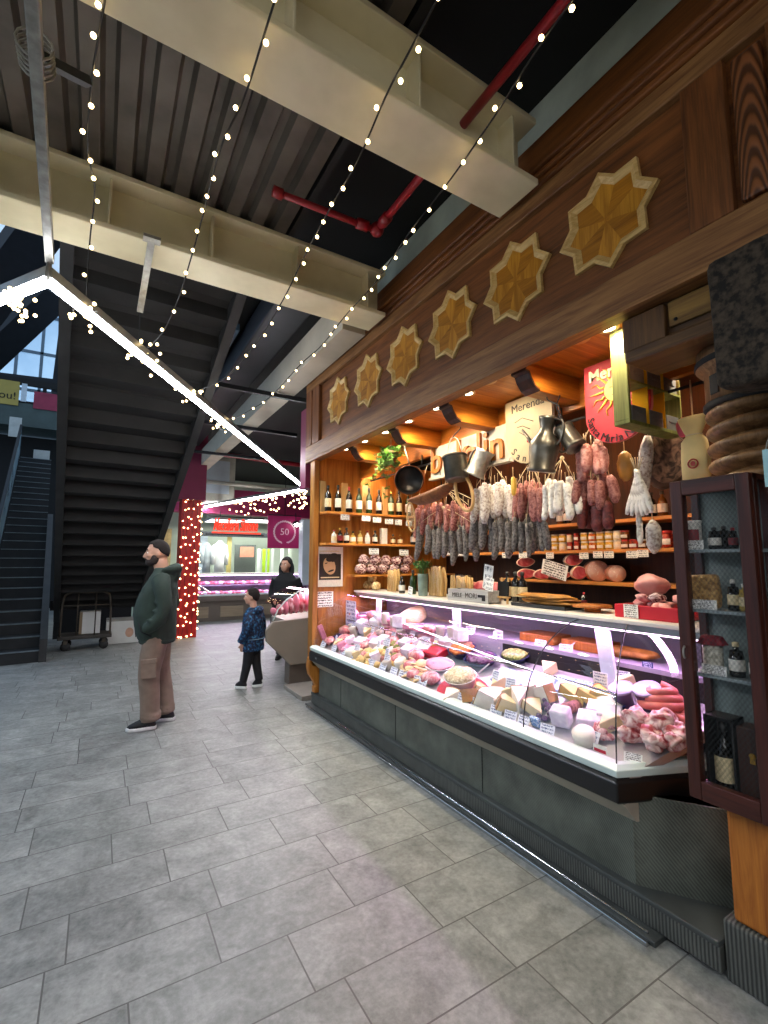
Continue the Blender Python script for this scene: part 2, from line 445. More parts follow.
# unseen tubes added behind the viewer to light the aisle
for p, q, lb in (((-3.2, -2.8, 3.2), (.6, -1.6, 3.2), 'added unseen led tube over the aisle behind the viewer'), ((-1.9, 1.2, 3.2), (-3.2, -2.8, 3.2), 'added unseen led tube over the left side of the aisle'),
              ((.6, -1.6, 3.2), (1.1, -4.5, 3.2), 'added unseen led tube above the aisle farthest behind the viewer')):
    led(Vector(p), Vector(q), lb)
for p, q, e in ((B, Cc, 60), (A, B, 88), (Vector((-3.2, -2.8, 3.2)), Vector((.6, -1.6, 3.2)), 68), (Vector((-1.9, 1.2, 3.2)), Vector((-3.2, -2.8, 3.2)), 54)):  # area lamps for the hung tubes and the added unseen ones
    d = (q - p); o = lamp('led_tube_glow', 'AREA', (p + q) / 2 - Vector((0, 0, .03)), e, (.93, .96, 1), '', (0, 0, atan2(d.y, d.x)), d.length, .03)
# galvanised channel that carries the fixture
t = thing('support_channel', 'long galvanised steel channel under the ceiling leading to the led corner', 'channel', A)
p0 = pZ(30, 0, 3.12); p0 = p0 + (p0 - A) * .8
MB().bar(p0 + Vector((0, 0, .0)), A + Vector((0, 0, .12)), .038, .05).build('channel', M_galv, t, bevel=.004)
MB().tube([A + Vector((0, 0, .12)), A], .012, 8).build('hanger', M_galv, t)
c = pZ(36, 55, 3.2); MB().bar(c, pZ(88, 82, 3.3), .03, .03).build('side_arm', M_dsteel, t)
mbx = MB()
for k in range(5): mbx.tube([c + Vector((.05 * cos(a), .02 * k - .04, .05 * sin(a))) for a in [i * pi / 6 for i in range(13)]], .004, 5)
mbx.build('cable_coil', M_galv, t)
# slotted strut and wire from the second beam down to the tube
Lp = pZ(139, 353, 3.03); st = pZ(152, 238, 3.6); en = pY(140, 310, Lp.y); en = st + (pZ(140, 311, 3.38) - st)
t = thing('slotted_strut', 'short slotted steel strut hanging from the cream beam over the stairs', 'strut', st)
MB().bar(st, en, .04, .03).build('strut', M_galv, t)
MB().bar(st + Vector((-.05, 0, -.01)), st + Vector((.05, 0, -.01)), .06, .02).build('clamp', M_galv, t)
MB().tube([en, Lp], .004, 5).build('wire', M_wire, t)

# --- fairy lights
bulb_me = MB().sph((0, 0, 0), .0105, 8, 6).mesh('bulb', M_bulb)
bulb_sm = MB().sph((0, 0, 0), .018, 6, 4).mesh('bulb', M_bulb)
def bulbs(root, pts, me=bulb_me, jit=.02, limit=95):
    for p in pts[:limit]:
        o = bpy.data.objects.new('bulb', me); COL.objects.link(o); o.parent = root
        o.location = Vector(p) - root.location + Vector((random.uniform(-jit, jit), random.uniform(-jit, jit), random.uniform(-jit, 0)))
def resample(path, d):
    out = []; acc = 0; 
    for a, b in zip(path, path[1:]):
        L = (b - a).length
        while acc < L: out.append(a.lerp(b, acc / L)); acc += d
        acc -= L
    return out
def string(pix, label, gap=.15, cl=18):
    P = [pZ(x, y, z) for x, y, z in pix]; P = [P[0] + (P[0] - P[1]).normalized() * 1.2] + P
    path = curve_pts(P, 6); t = thing('string_lights', label, 'string lights', path[0], group='warm fairy lights strung under the beams')
    MB().tube(path, .0045, 5).build('cable', M_wire, t)
    pts = resample(path, gap); bulbs(t, pts[1:], jit=.022)
    e = path[-1]
    if cl: bulbs(t, [e + Vector((random.gauss(0, .06), random.gauss(0, .06), random.gauss(-.02, .05))) for _ in range(cl)], jit=0)
    mb = MB()
    for k in range(5):
        a = random.uniform(0, 6); mb.tube([e + Vector((.07 * cos(a + i) * random.uniform(.5, 1), .07 * sin(a + i * 1.3), -.05 + .03 * i)) for i in range(4)], .003, 4)
    if cl: mb.build('wire_bundle', M_alu, t)
    return t
string([(105, 0, 3.55), (92, 80, 3.53), (88, 150, 3.5), (95, 190, 3.53), (90, 240, 3.4), (86, 306, 3.06)], 'leftmost string of warm fairy lights ending at the led tube near the channel')
string([(275, 0, 3.55), (245, 95, 3.54), (220, 150, 3.5), (203, 215, 3.55), (192, 255, 3.45), (178, 300, 3.3), (163, 332, 3.15), (143, 352, 3.06)], 'second string of warm fairy lights from the left, ending below the slotted strut')
string([(437, 0, 3.55), (402, 65, 3.54), (385, 98, 3.55), (358, 160, 3.5), (332, 205, 3.52), (305, 255, 3.57), (283, 300, 3.45), (255, 345, 3.3), (225, 378, 3.15), (192, 393, 3.06)], 'third string of warm fairy lights from the left, sagging to the led tube')
string([(572, 0, 3.55), (530, 60, 3.53), (505, 100, 3.54), (485, 130, 3.56), (450, 180, 3.55), (410, 232, 3.5), (375, 283, 3.55), (345, 316, 3.55), (322, 345, 3.5), (300, 365, 3.4), (270, 397, 3.25), (245, 413, 3.13), (222, 424, 3.06)], 'rightmost string of warm fairy lights passing close to the carved wooden fascia')
P = [Dl * .2 + A * .8, ]
e = pZ(18, 300, 3.02); t = thing('string_lights', 'tangle of fairy lights wound on the led tube at the left edge', 'string lights', e, group='warm fairy lights strung under the beams')
MB().tube(curve_pts([pZ(-20, 250, 3.4), pZ(0, 283, 3.15), pZ(12, 300, 3.03)], 5), .0045, 5).build('cable', M_wire, t)
bulbs(t, [pZ(8 + 22 * k / 26 + random.gauss(0, 4), 292 + 24 * k / 26 + random.gauss(0, 5), 3.02) for k in range(26)], jit=.01)
# icicle lights at the far tube
t = thing('string_lights', 'far band of warm fairy lights hanging from the distant led tube', 'string lights', B)
MB().tube([B.lerp(Cc, k / 6) - Vector((0, 0, .04)) for k in range(7)], .006, 4).build('cable', M_wire, t)
bulbs(t, [B.lerp(Cc, random.random() ** 1.6 * .6) + Vector((0, 0, -random.random() ** 1.5 * .35)) for k in range(80)], bulb_sm, .04)

# --- sprinkler pipe
t = thing('sprinkler_pipe', 'red sprinkler pipe with elbow running above the cream beams', 'pipe', (1.52, 1.5, 3.86))
MB().tube([(1.5, -1.5, 3.86), (1.53, 2.62, 3.86)], .024, 10).build('main_pipe', M_redpipe, t)
MB().tube([(1.53, 2.64, 3.86), (.82, 2.67, 3.86)], .022, 10).build('branch_pipe', M_redpipe, t)
MB().sph((1.53, 2.63, 3.86), .05, 10, 8).tube([(1.53, 2.48, 3.86), (1.53, 2.56, 3.86)], .036, 10).tube([(1.46, 2.64, 3.86), (1.38, 2.645, 3.86)], .036, 10).build('elbow', M_redpipe, t)
MB().tube([(.86, 2.67, 3.86), (.80, 2.67, 3.86)], .034, 10).build('end_cap', M_redpipe, t)

# ================================================================== STAIRS (left background)
M_stair = mat('slate_stair', '#17191b', .75, 0, .25, 6, .1)
M_nose = mat('worn_step_edge', '#5d676c', .6, .2, .2, 8)
M_under = mat('stair_underside', '#1d1c1b', .8, 0, .25, 4, .1)
M_string = mat('stringer_paint', '#2b2b2b', .6, .2, .2, 5)
M_glassb = mat('bluish_glass_panel', '#86a0ac', .25, 0, .25, 2)
th = radians(5.0)
FR = TR(-.74, 9.2, 0) @ RZ(th)
t = thing('staircase', 'narrow dark staircase with pale worn step edges climbing away at left', 'staircase', (-.74, 9.2, 0), th)
mb = MB(); nb = MB(); N = 25; rs = .181; tr = .31
for i in range(N):
    mb.bx(-.72, 0, i * tr, i * tr + tr + .3, i * rs - .12 if i else 0, (i + 1) * rs)
    nb.bx(-.72, 0, i * tr - .015, i * tr + .03, (i + 1) * rs - .012, (i + 1) * rs + .004)
mb.split('step', M_stair, t, world=False); nb.split('step_edge', M_nose, t, world=False)
pr = [(-.05, 0), (-.05, .35), (6 * tr, 6 * rs + .42), (13 * tr, 13 * rs + .3), (14.5 * tr, 13.5 * rs), (3 * tr, -.02)]
MB().prism([(a, b) for a, b in pr], .1, Matrix(((0, 0, 1, 0), (1, 0, 0, 0), (0, 1, 0, 0), (0, 0, 0, 1)))).build('side_stringer', M_string, t, world=False)
YZ = Matrix(((0, 0, 1, 0), (1, 0, 0, 0), (0, 1, 0, 0), (0, 0, 0, 1)))   # local (x,y,z) -> world (z,x,y)
L = N * tr; R_ = N * rs
MB().prism([(0, .15), (0, .95), (L, R_ + .95), (L, R_ + .15)], .03, TR(-.78, 0, 0) @ YZ).build('glass_balustrade', M_glassb, t, world=False)
mb = MB(); mb.bar((-.77, 0, .98), (-.77, L, R_ + .98), .06, .07)
mb.build('handrail', M_dsteel, t, world=False)
for k in range(7): MB().bar((-.77, k * L / 6, k * R_ / 6), (-.77, k * L / 6, k * R_ / 6 + .96), .04, .04, (1, 0, 0)).build('baluster', M_dsteel, t, world=False)
# the second flight, rising towards the viewer, seen from below
o0 = pY(57, 600, 10.5); o1 = pY(138, 598, 10.5)
th = radians(2.5)
t = thing('overhead_staircase', 'wide dark stair flight rising towards the viewer, stepped underside showing', 'staircase', (o0.x, 10.5, 0), th)
wd = (o1.x - o0.x) + .02; mb = MB(); k = 0; n2 = 21
for i in range(-1, n2):
    y = -i * .305; z = o0.z + i * .158
    mb.bx(0, wd, y - .305, y + .02, z, z + .16)
mb.split('stepped_underside', M_under, t, world=False)
MB().prism([(.4, o0.z - .14), (-(n2 - .5) * .305, o0.z + (n2 - .5) * .158 - .04), (-(n2 - .5) * .305, o0.z + (n2 - .5) * .158 + .1), (.4, o0.z)], wd, TR(0, 0, 0) @ YZ).build('sloping_soffit', M_under, t, world=False)
for x in (-.04, wd - .04):
    MB().prism([(.5, o0.z - .45), (-n2 * .305, o0.z + n2 * .158 - .19), (-n2 * .305, o0.z + n2 * .158 + .1), (.5, o0.z + .1)], .09, TR(x, 0, 0) @ YZ).build('stringer', M_string, t, world=False)
MB().bx(-.1, wd + .25, .15, .35, o0.z - .2, o0.z - .02).build('landing_beam', M_string, t, world=False)
MB().bx(-.05, wd, 1.2, 1.3, 0, .8).build('recess_shade_panel', M_black, t, world=False)  # black panel stands for the shade below the landing

# ================================================================== BRIDGE + ATRIUM beyond the stairs
Yb = 18.0
za, zb = pY(30, 427, Yb).z, pY(30, 404, Yb).z
M_br = mat('grey_green_bridge', '#3d4a48', .6, .2, .15, 3)
struct(MB().bx(-8, 1.5, Yb, Yb + .4, za, zb).bx(-8, 1.5, Yb + .02, Yb + 3, za + .05, zb - .05).build('trim_5', M_br))
t = thing('bridge_railing', 'dark railing of the upper walkway beyond the stairs', 'railing', (-2, Yb + .05, zb))
zt = pY(30, 384, Yb).z
MB().bx(-8, 1.5, Yb, Yb + .12, zt - .05, zt + .16).build('top_rail', M_black, t); MB().bx(-8, 1.5, Yb + .02, Yb + .1, zb, zb + .08).build('bottom_rail', M_black, t)
for k in range(9): MB().bx(-7 + k * 1.0 + .13, -6.87 + k + .1, Yb + .02, Yb + .1, zb, zt).build('post', M_black, t)
M_ban = mat('ochre_banner', '#9c8a43', .7, 0, .08, 2); M_pinkb = mat('crimson_banner', '#8c2a44', .7, 0, .2, 3); M_whiteb = mat('pale_panel', '#b7c3cc', .6, 0, .1, 2)
def onY(px0, px1, py0, py1, Y, th=.03):
    a = pY(px0, py1, Y); b = pY(px1, py0, Y); return (a.x, b.x, Y, Y + th, a.z, b.z)
t = thing('yellow_banner', 'yellow banner with dark lettering on the upper walkway rail', 'banner', pY(8, 396, Yb - .03))
q = onY(-30, 20, 382, 399, Yb - .04); MB().bx(*q).build('sheet', M_ban, t)
MB().text('sou!', .33, Matrix.Translation(((pY(5, 392, Yb - .05)).x, Yb - .045, (q[4] + q[5]) / 2 - .1)) @ RX(pi / 2), .004).build('lettering', M_black, t, label='dark lettering')
tag(MB().bx(*onY(20.5, 27.5, 384, 401, Yb - .04)).build('white_banner', M_whiteb), 'narrow white panel beside the yellow banner on the walkway', 'panel')
tag(MB().bx(*onY(33, 60, 395, 408, Yb - .04)).build('crimson_banner', M_pinkb), 'crimson banner on the upper walkway rail beside the stair flight', 'banner')
# under-bridge clutter
M_pale = mat('pale_sign_board', '#a9aca8', .7, 0, .15, 4)
tag(MB().bx(*onY(33, 50, 451, 459, 17.2)).build('pale_notice_board', M_pale), 'pale notice board at the head of the dark stairs', 'board')
tag(MB().bx(*onY(8, 22, 418, 436, 17.4)).build('pale_sign', M_pale), 'pale sign hanging below the upper walkway at the left', 'sign')
struct(MB().bx(-9, 1.6, 19.5, 19.7, 0, za).build('wall_far', M_black))
# atrium roof timbers and glazing
M_truss = mat('dark_roof_steel', '#14181f', .6, .3, .2, 4); M_glz = glass('roof_glass', (.78, .88, .95), .25)
def truss(p, q, Y0, Y1, w, n):
    a = pY(*p, Y0); b = pY(*q, Y1); return struct(MB().bar(a, b, w, .35).build('trim_%d' % n, M_truss))
truss((-30, 323), (52, 212), 15, 13, .95, 6); truss((-30, 374), (56, 293), 19, 17, .9, 7); truss((58, 395), (66, 330), 19, 19, .5, 8)
struct(MB().bar(pY(-20, 374, 22), pY(80, 386, 22), .2, .25).build('trim_9', M_truss))
mb = MB(); g0 = pY(-40, 380, 23); g1 = pY(110, 380, 23)
mb.bx(g0.x, g1.x, 23, 23.03, g0.z - .5, 13); struct(mb.build('window_1', M_glz))
M_mul = mat('window_mullion', '#5b6b78', .5, .3, .1, 4)
mb = MB()
for k in range(7): x = g0.x + (g1.x - g0.x) * k / 6; mb.bx(x - .05, x + .05, 22.9, 23, g0.z - .5, 13)
for z in (g0.z, g0.z + 1.6, g0.z + 3.2, g0.z + 4.8): mb.bx(g0.x, g1.x, 22.9, 23, z - .05, z + .05)
struct(mb.build('window_2', M_mul))
# ================================================================== STALL FRONT
W_fas = wood('fascia_oak', '#4e2a12', '#845026', 'Y', 1, .5, .3)
W_fasz = wood('fascia_oak_upright', '#4e2a12', '#845026', 'Z', 1, .5, .3)
W_rail = wood('greyed_oak_rail', '#5a3418', '#946a3e', 'Y', 1, .55, .35)
W_or = wood('honey_pine', '#8c4a10', '#c27624', 'Y', .8, .4, .15)
W_orx = wood('honey_pine_cross', '#8c4a10', '#c27624', 'X', .8, .4, .15)
W_orz = wood('honey_pine_upright', '#8a5018', '#bd7d34', 'Z', .8, .4, .15)
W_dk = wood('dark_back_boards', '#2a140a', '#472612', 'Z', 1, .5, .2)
W_gold = wood('marquetry_gold', '#9a6212', '#cf9330', 'Z', 1.4, .4, .1)
W_gold2 = wood('marquetry_amber', '#85520f', '#b87a1e', 'Y', 1.4, .4, .1)
W_edge = wood('pale_star_edging', '#b58f4c', '#dcbc7e', 'Y', 2, .45, .1)
def arched():
    T = NT('arched_grain_panel'); v = T.coord(scale=(.2, 11, 1.0), loc=(0, 1.545 * 11, .25)); w = T.n('ShaderNodeTexWave', wave_type='RINGS', rings_direction='X'); T.l(v, w.inputs['Vector']); w.inputs['Scale'].default_value = 3.6; w.inputs['Distortion'].default_value = 1.2; w.inputs['Detail'].default_value = 2
    T.bsdf(T.ramp(w.outputs['Fac'], [(.2, '#4a260d'), (.8, '#85502a')]), .5, 0, w.outputs['Fac'], .6, .006); return T.m
Ya, Yb_ = -.9, 5.1
t = thing('stall_canopy', 'carved dark wood fascia with six inlaid stars and bracketed ceiling over the deli counter', 'stall front', (2.05, 2.2, 2.72))
MB().bx(2.035, 2.1, Ya, Yb_, 2.72, 3.9).build('fascia_board', W_fas, t)
mb = MB()
for a, b, z0, z1 in ((Ya, Yb_, 2.72, 2.885), (Ya, Yb_, 3.535, 3.64)): mb.bx(1.995, 2.04, a, b, z0, z1)
mb.split('rail', W_rail, t, bevel=.008)
mb = MB()
for a, b in ((4.72, 4.91), (4.935, 5.1), (.725, .885), (-.9, .585)): mb.bx(1.997, 2.04, a, b, 2.885, 3.535)
mb.split('stile', W_fasz, t, bevel=.006)
MB().bx(2.012, 2.04, .602, .708, 2.91, 3.51).build('arched_grain_panel', arched(), t, bevel=.012)
mb = MB(); mb.bx(1.985, 2.1, Ya, Yb_, 3.735, 3.93)
mb.build('frieze_board', W_fas, t, bevel=.006)
mb = MB()
for z, x, h in ((3.64, 1.975, .035), (3.675, 1.955, .03), (3.705, 1.935, .032)): mb.bx(x, 2.05, Ya, Yb_ + .0, z, z + h)
mb.split('cornice_moulding', W_fas, t, bevel=.01, seg=3)
MB().bx(2.0, 2.1, Ya, Yb_, 2.70, 2.724).build('bottom_lip', W_rail, t)
# inlaid eight pointed stars
def star_pts(R, r, a0): return [((R if k % 2 == 0 else r) * cos(a0 + k * pi / 8), (R if k % 2 == 0 else r) * sin(a0 + k * pi / 8)) for k in range(16)]
FX = lambda x, y, z: Matrix(((0, 0, -1, x), (-1, 0, 0, y), (0, 1, 0, z), (0, 0, 0, 1)))   # local x -> -Y, local y -> Z, local z -> -X (towards the aisle)
a0 = radians(4)
for i, y in enumerate((4.27, 3.645, 3.04, 2.44, 1.845, 1.26)):
    M_ = FX(2.036, y, 3.215); o_ = star_pts(.262, .203, a0); i_ = star_pts(.240, .186, a0)
    mb = MB(); n = 16
    vs = [(x, q, 0) for x, q in o_] + [(x, q, .022) for x, q in o_] + [(x, q, .025) for x, q in i_] + [(x * .84, q * .84, .004) for x, q in i_]
    fs = []
    for k in range(16):
        k2 = (k + 1) % 16
        for lv in range(3): fs.append((lv * n + k, lv * n + k2, (lv + 1) * n + k2, (lv + 1) * n + k))
    mb.add(vs, fs, M_)
    s = mb.build('star_inlay', W_edge, t, label='eight pointed star inlay with pale raised edging')
    mb = MB()
    for k in range(8):
        q0 = i_[(2 * k - 1) % 16]; q1 = i_[2 * k]; q2 = i_[(2 * k + 1) % 16]
        mb.add([(0, 0, .005)] + [(x * .86, q * .86, .006) for x, q in (q0, q1, q2)], [(0, 1, 2, 3)], M_, k % 2)
    mb.split('marquetry', [W_gold, W_gold2], s)
t2 = t
# ceiling box behind the fascia
MB().bx(2.1, 2.64, .55, 5.0, 2.745, 2.78).build('soffit', W_orx, t)
MB().bx(2.62, 2.66, .55, 5.0, 2.55, 2.76).build('header_board', W_or, t)
for px, py in ((353, 446), (394, 430), (446, 401), (521, 362), (640, 300)):
    y = pX(px, py, 2.14).y; prof = [(2.12, 2.745), (2.12, 2.70), (2.15, 2.695), (2.165, 2.66), (2.20, 2.615), (2.235, 2.6), (2.235, 2.585), (2.62, 2.585), (2.62, 2.745)]
    s = MB().prism(prof, .11, Matrix(((1, 0, 0, 0), (0, 0, 1, y - .055), (0, 1, 0, 0), (0, 0, 0, 1)))).build('bracket', W_orx, t, bevel=.005)
    MB().prism([(2.112, 2.748), (2.112, 2.69), (2.142, 2.685), (2.157, 2.65), (2.195, 2.605), (2.235, 2.585), (2.235, 2.6), (2.2, 2.615), (2.165, 2.66), (2.15, 2.695), (2.12, 2.7), (2.12, 2.748)], .114, Matrix(((1, 0, 0, 0), (0, 0, 1, y - .057), (0, 1, 0, 0), (0, 0, 0, 1)))).build('bracket_nose', W_dk, s, label='dark curved bracket nose')
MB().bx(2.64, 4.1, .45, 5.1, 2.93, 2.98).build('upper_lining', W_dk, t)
# recessed downlights and round discs
M_trim = mat('satin_lamp_ring', '#c9b58f', .35, .5, .1, 10); M_spot = emit('warm_spot_lens', (1, .9, .68), 14)
nm = ['farthest recessed warm spotlight in the stall ceiling', 'second farthest warm spotlight in the stall ceiling', 'third farthest warm spotlight in the stall ceiling', 'warm ceiling spotlight in front of the hanging green plant', 'warm ceiling spotlight above the copper pan', 'warm ceiling spotlight above the wooden letter sign', 'warm ceiling spotlight beside the cream sign', 'nearest warm ceiling spotlight above the red sign']
for (px, py), lb in zip(((345, 449), (364, 441), (385, 432), (408, 421), (436, 408), (468, 393), (540, 353), (608, 328)), nm):
    p = pZ(px, py, 2.744); t = thing('recessed_spotlight', lb, 'spotlight', p, group='recessed spotlights in the stall ceiling')
    MB().lathe([(.033, -.002), (.05, -.008), (.055, 0), (.055, .01)], 16, TR(*p)).build('trim_ring', M_trim, t)
    MB().cyl(.034, -.004, -.001, 14, TR(*p)).build('lens', M_spot, t, label='glowing lens')
    lamp('spot_beam', 'SPOT', p - Vector((0, 0, .03)), 30, (1, .82, .58), '', (radians(-8) , radians(-26), 0), .04, None, radians(140), .6)
for px, py, lb in ((487, 381, 'round pale disc set in the stall ceiling beside the cream sign'), (578, 339, 'round pale disc set in the stall ceiling between the last two spotlights')):
    p = pZ(px, py, 2.744); tag(MB().lathe([(.0, -.006), (.06, -.006), (.066, 0)], 20, TR(*p)).build('ceiling_disc', mat('tan_disc', '#c58a4a', .5)), lb, 'disc')
# unseen warm strip added behind the header to brighten the shelves
MB().bx(2.70, 2.74, .8, 4.9, 2.76, 2.79).build('fill_strip', emit('warm_fill_strip', (1, .78, .48), 6), t2, label='glowing warm strip added to brighten the shelves')
lamp('shelf_fill_glow', 'AREA', (2.74, 2.9, 2.75), 120, (1, .84, .62), '', (0, radians(38), 0), .06, 4.0)
# walls of the stall
W_post = wood('post_pine', '#7d4a17', '#b27a35', 'Z', 1, .45, .2)
t = thing('stall_end_wall', 'honey coloured wooden end wall and corner post of the stall', 'end wall', (2.05, 5.05, .14))
MB().bx(2.10, 4.0, 4.90, 4.96, .14, 2.745).build('wall_panel', W_orz, t)
MB().bx(2.02, 2.085, 4.87, 4.99, .42, 2.70).build('corner_post', W_post, t, bevel=.006)
MB().bx(2.085, 2.1, 4.91, 4.985, .14, 2.70).build('shadow_gap', M_black, t)
# scrolled foot under the counter end
sc = [(2.0, .52), (1.985, .42), (2.0, .34), (2.05, .27), (2.075, .22), (2.06, .20), (2.06, .137), (2.2, .137), (2.2, .52)]
MB().prism(sc, .08, Matrix(((1, 0, 0, 0), (0, 0, 1, 4.87), (0, 1, 0, 0), (0, 0, 0, 1)))).build('scrolled_foot', W_orz, t, bevel=.012)
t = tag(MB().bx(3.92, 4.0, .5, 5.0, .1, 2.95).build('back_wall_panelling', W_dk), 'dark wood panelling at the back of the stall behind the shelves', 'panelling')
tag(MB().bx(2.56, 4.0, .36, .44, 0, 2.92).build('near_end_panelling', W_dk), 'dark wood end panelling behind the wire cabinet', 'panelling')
struct(MB().bx(2.2, 4.0, .5, 5.0, -.02, .12).build('stall_floor', mat('stall_floor', '#6a6560', .6)))
# plinth, chrome rail
def ribbed():
    T = NT('ribbed_slate'); v = T.coord(); w = T.n('ShaderNodeTexWave', bands_direction='Y'); T.l(v, w.inputs['Vector']); w.inputs['Scale'].default_value = 22; w.inputs['Distortion'].default_value = .6
    n = T.noise(v, 7, 4); f = T.math('ADD', T.math('MULTIPLY', w.outputs['Fac'], .5), T.math('MULTIPLY', n, .5))
    T.bsdf(T.ramp(f, [(.3, '#2e302e'), (.75, '#5c5e59')]), .6, 0, w.outputs['Fac'], .5, .006); return T.m
M_rib = ribbed(); M_slate = mat('slate_step', '#3c403f', .5, 0, .25, 4, .15)
t = thing('stone_plinth', 'dark ribbed stone plinth step with chrome edge along the counter foot', 'plinth', (2.05, 3, 0))
MB().bx(2.0, 2.4, 1.2, 4.98, 0, .022).build('lower_step', M_slate, t, bevel=.004)
MB().bx(2.065, 2.4, .99, 4.97, .022, .112).build('ribbed_riser', M_rib, t, bevel=.006)
MB().bx(2.06, 2.4, .99, 4.97, .112, .135).build('step_cap', M_slate, t, bevel=.006)
M_chrome = mat('brushed_chrome', '#b9bcbf', .22, 1, .05, 20)
MB().bx(1.975, 1.998, 1.22, 4.9, 0, .02).tube([(2.025, 1.24, .026), (2.025, 4.2, .026)], .007, 8).split('chrome_rail', M_chrome, t, bevel=.003)

# ================================================================== DELI COUNTER
def comb():
    T = NT('combed_slate_panel'); v = T.coord(rot=(radians(35), 0, 0)); w = T.n('ShaderNodeTexWave', bands_direction='Y'); T.l(v, w.inputs['Vector']); w.inputs['Scale'].default_value = 28; w.inputs['Distortion'].default_value = 1.5
    n = T.noise(T.coord(), 5, 5, .6); f = T.math('ADD', T.math('MULTIPLY', w.outputs['Fac'], .25), T.math('MULTIPLY', n, .75))
    T.bsdf(T.ramp(f, [(.3, '#353933'), (.7, '#656a61')]), .5, 0, f, .4, .004); return T.m
M_comb = comb(); M_bump = mat('black_rubber_bumper', '#101011', .35, 0, .2, 10); M_wtrim = mat('pale_aqua_trim', '#cfe0dc', .3, 0, .04, 6)
M_under = mat('taupe_under_panel', '#b3ad9e', .5, .2, .08, 4); M_whitesh = mat('white_counter_top', '#dad6cc', .3, 0, .05, 3); M_inox = mat('inox_tray', '#b4b4b8', .3, .6, .06, 12)
M_cglass = glass('counter_glass', (.97, .98, .99), .10); M_cedge = mat('glass_seam', '#31383a', .3, .3); M_pinkled = emit('pinkish_case_strip', (.98, .70, 1), 4.5)
M_whitep = mat('white_case_panel', '#9c99a6', .4, 0, .05, 5)
t = case = thing('deli_counter', 'long curved glass deli counter with black bumper and dark stone base', 'deli counter', (2.3, 3, .135))
Y0, Y1 = 1.33, 4.86
def off(x, y): return (x, y)
# end pane direction at the near corner: from (2.0,1.33) to (2.9,.97)
ED = Vector((.9, -.36)).normalized()
def plan(x, d=0):   # point on the angled end line for profile depth x (distance behind the front)
    return Vector((2.0, Y0)) + ED * x
MB().bx(2.10, 2.16, 1.33, 4.84, .135, .54).build('base_panel', M_comb, t)
MB().prism([(2.10, 1.335), (2.33, 1.0), (2.38, 1.03), (2.15, 1.36)], .385, TR(0, 0, .135)).build('corner_panel', M_comb, t)
MB().prism([(2.092, 1.335), (2.325, .99), (2.38, 1.03), (2.15, 1.36)], .02, TR(0, 0, .50)).build('corner_ledge', M_comb, t)
mb = MB()
for y in (2.3, 3.3, 4.3): mb.bx(2.097, 2.1, y - .002, y + .002, .135, .46)
mb.split('panel_joint', M_black, t)
def prof_sweep(poly):   # XZ polygon swept along Y, then round the corner
    mb = MB(); n = len(poly); st = []
    st.append([(x, Y1, z) for x, z in poly])
    st.append([(x, Y0 + (x - 2.0) * .45, z) for x, z in poly])
    e = Vector((ED.x, ED.y)) * .62; nrm = Vector((-ED.y, ED.x)); nrm = nrm if nrm.x > 0 else -nrm
    def endp(x, z):
        q = Vector((2.0, Y0)) + e * 1.35 + Vector((.36, .93)).normalized() * (x - 2.0); return (q.x, q.y, z)
    st.append([endp(x, z) for x, z in poly])
    mb.loft(st, sm=False); return mb
prof_sweep([(1.985, .505), (1.985, .585), (2.005, .602), (2.06, .602), (2.06, .495), (2.0, .495)]).build('bumper', M_bump, t, bevel=.006)
prof_sweep([(2.0, .602), (1.992, .635), (2.02, .652), (2.07, .652), (2.07, .602)]).build('front_trim', M_wtrim, t, bevel=.004)
MB().loft([[(2.01, y, .497), (2.14, y, .497), (2.14, y, .40), (2.098, y, .405)] for y in (Y1, Y0 - .02)], sm=False).build('under_panel', M_under, t)
MB().box((0, 0, 0), (.004, .05, .018), TR(1.984, 4.66, .55)).build('maker_plate', M_chrome, t)
gp = [(2.035, .648), (2.05, .75), (2.085, .87), (2.145, .97), (2.23, 1.06), (2.34, 1.13), (2.45, 1.175), (2.555, 1.205)]
gpc = [(p.x, p.z) for p in curve_pts([(x, 0, z) for x, z in gp], 3)]
seamY = pX(519, 722, 2.0).y
SY = lambda x: Y0 + .02 + .45 * (x - 2.035)
def pane(ya, yb):
    mb = MB(); mb.grid([[(x, ya, z) for x, z in gpc], [(x, yb if yb is not None else SY(x), z) for x, z in gpc]]); return mb
for a, b in ((Y1, 3.45), (3.445, seamY + .003), (seamY - .003, None)): pane(a, b).build('glass_pane', M_cglass, t)
mb = MB()
for y in (seamY,): mb.tube([(x - .003, y, z + .002) for x, z in gpc], .0035, 6)
mb.tube([(x - .003, SY(x), z + .002) for x, z in gpc], .0035, 6)
mb.split('glass_seam', M_cedge, t)
# near end pane, facing the viewer
mb = MB(); e1 = Vector((2.0, Y0 + .02)); mb.grid([[(e1.x + .035 + ED.x * s_ + (gx - 2.035) * .35 * 0, e1.y + ED.y * s_ + (gx - 2.035) * 1.0 * .0, gz) for gx, gz in ((2.035, .668), (2.035, 1.0), (2.035, 1.205))] for s_ in (0, .3, .6, .95)])
mb = MB(); rows = []
for s_ in (0, .25, .5, .75, 1.0):
    rows.append([(gx + ED.x * s_ * .9 * (1 - (gx - 2.035) * .6), SY(gx) + ED.y * s_ * .9 * (1 - (gx - 2.035) * .6), gz) for gx, gz in gpc])
mb.grid(rows).build('end_pane', M_cglass, t)
mb = MB(); mb.prism(gpc + [(2.95, 1.205), (2.95, .66)], .008, Matrix(((1, 0, 0, 0), (0, 0, 1, Y1), (0, 1, 0, 0), (0, 0, 0, 1)))); mb.build('far_end_pane', M_cglass, t)
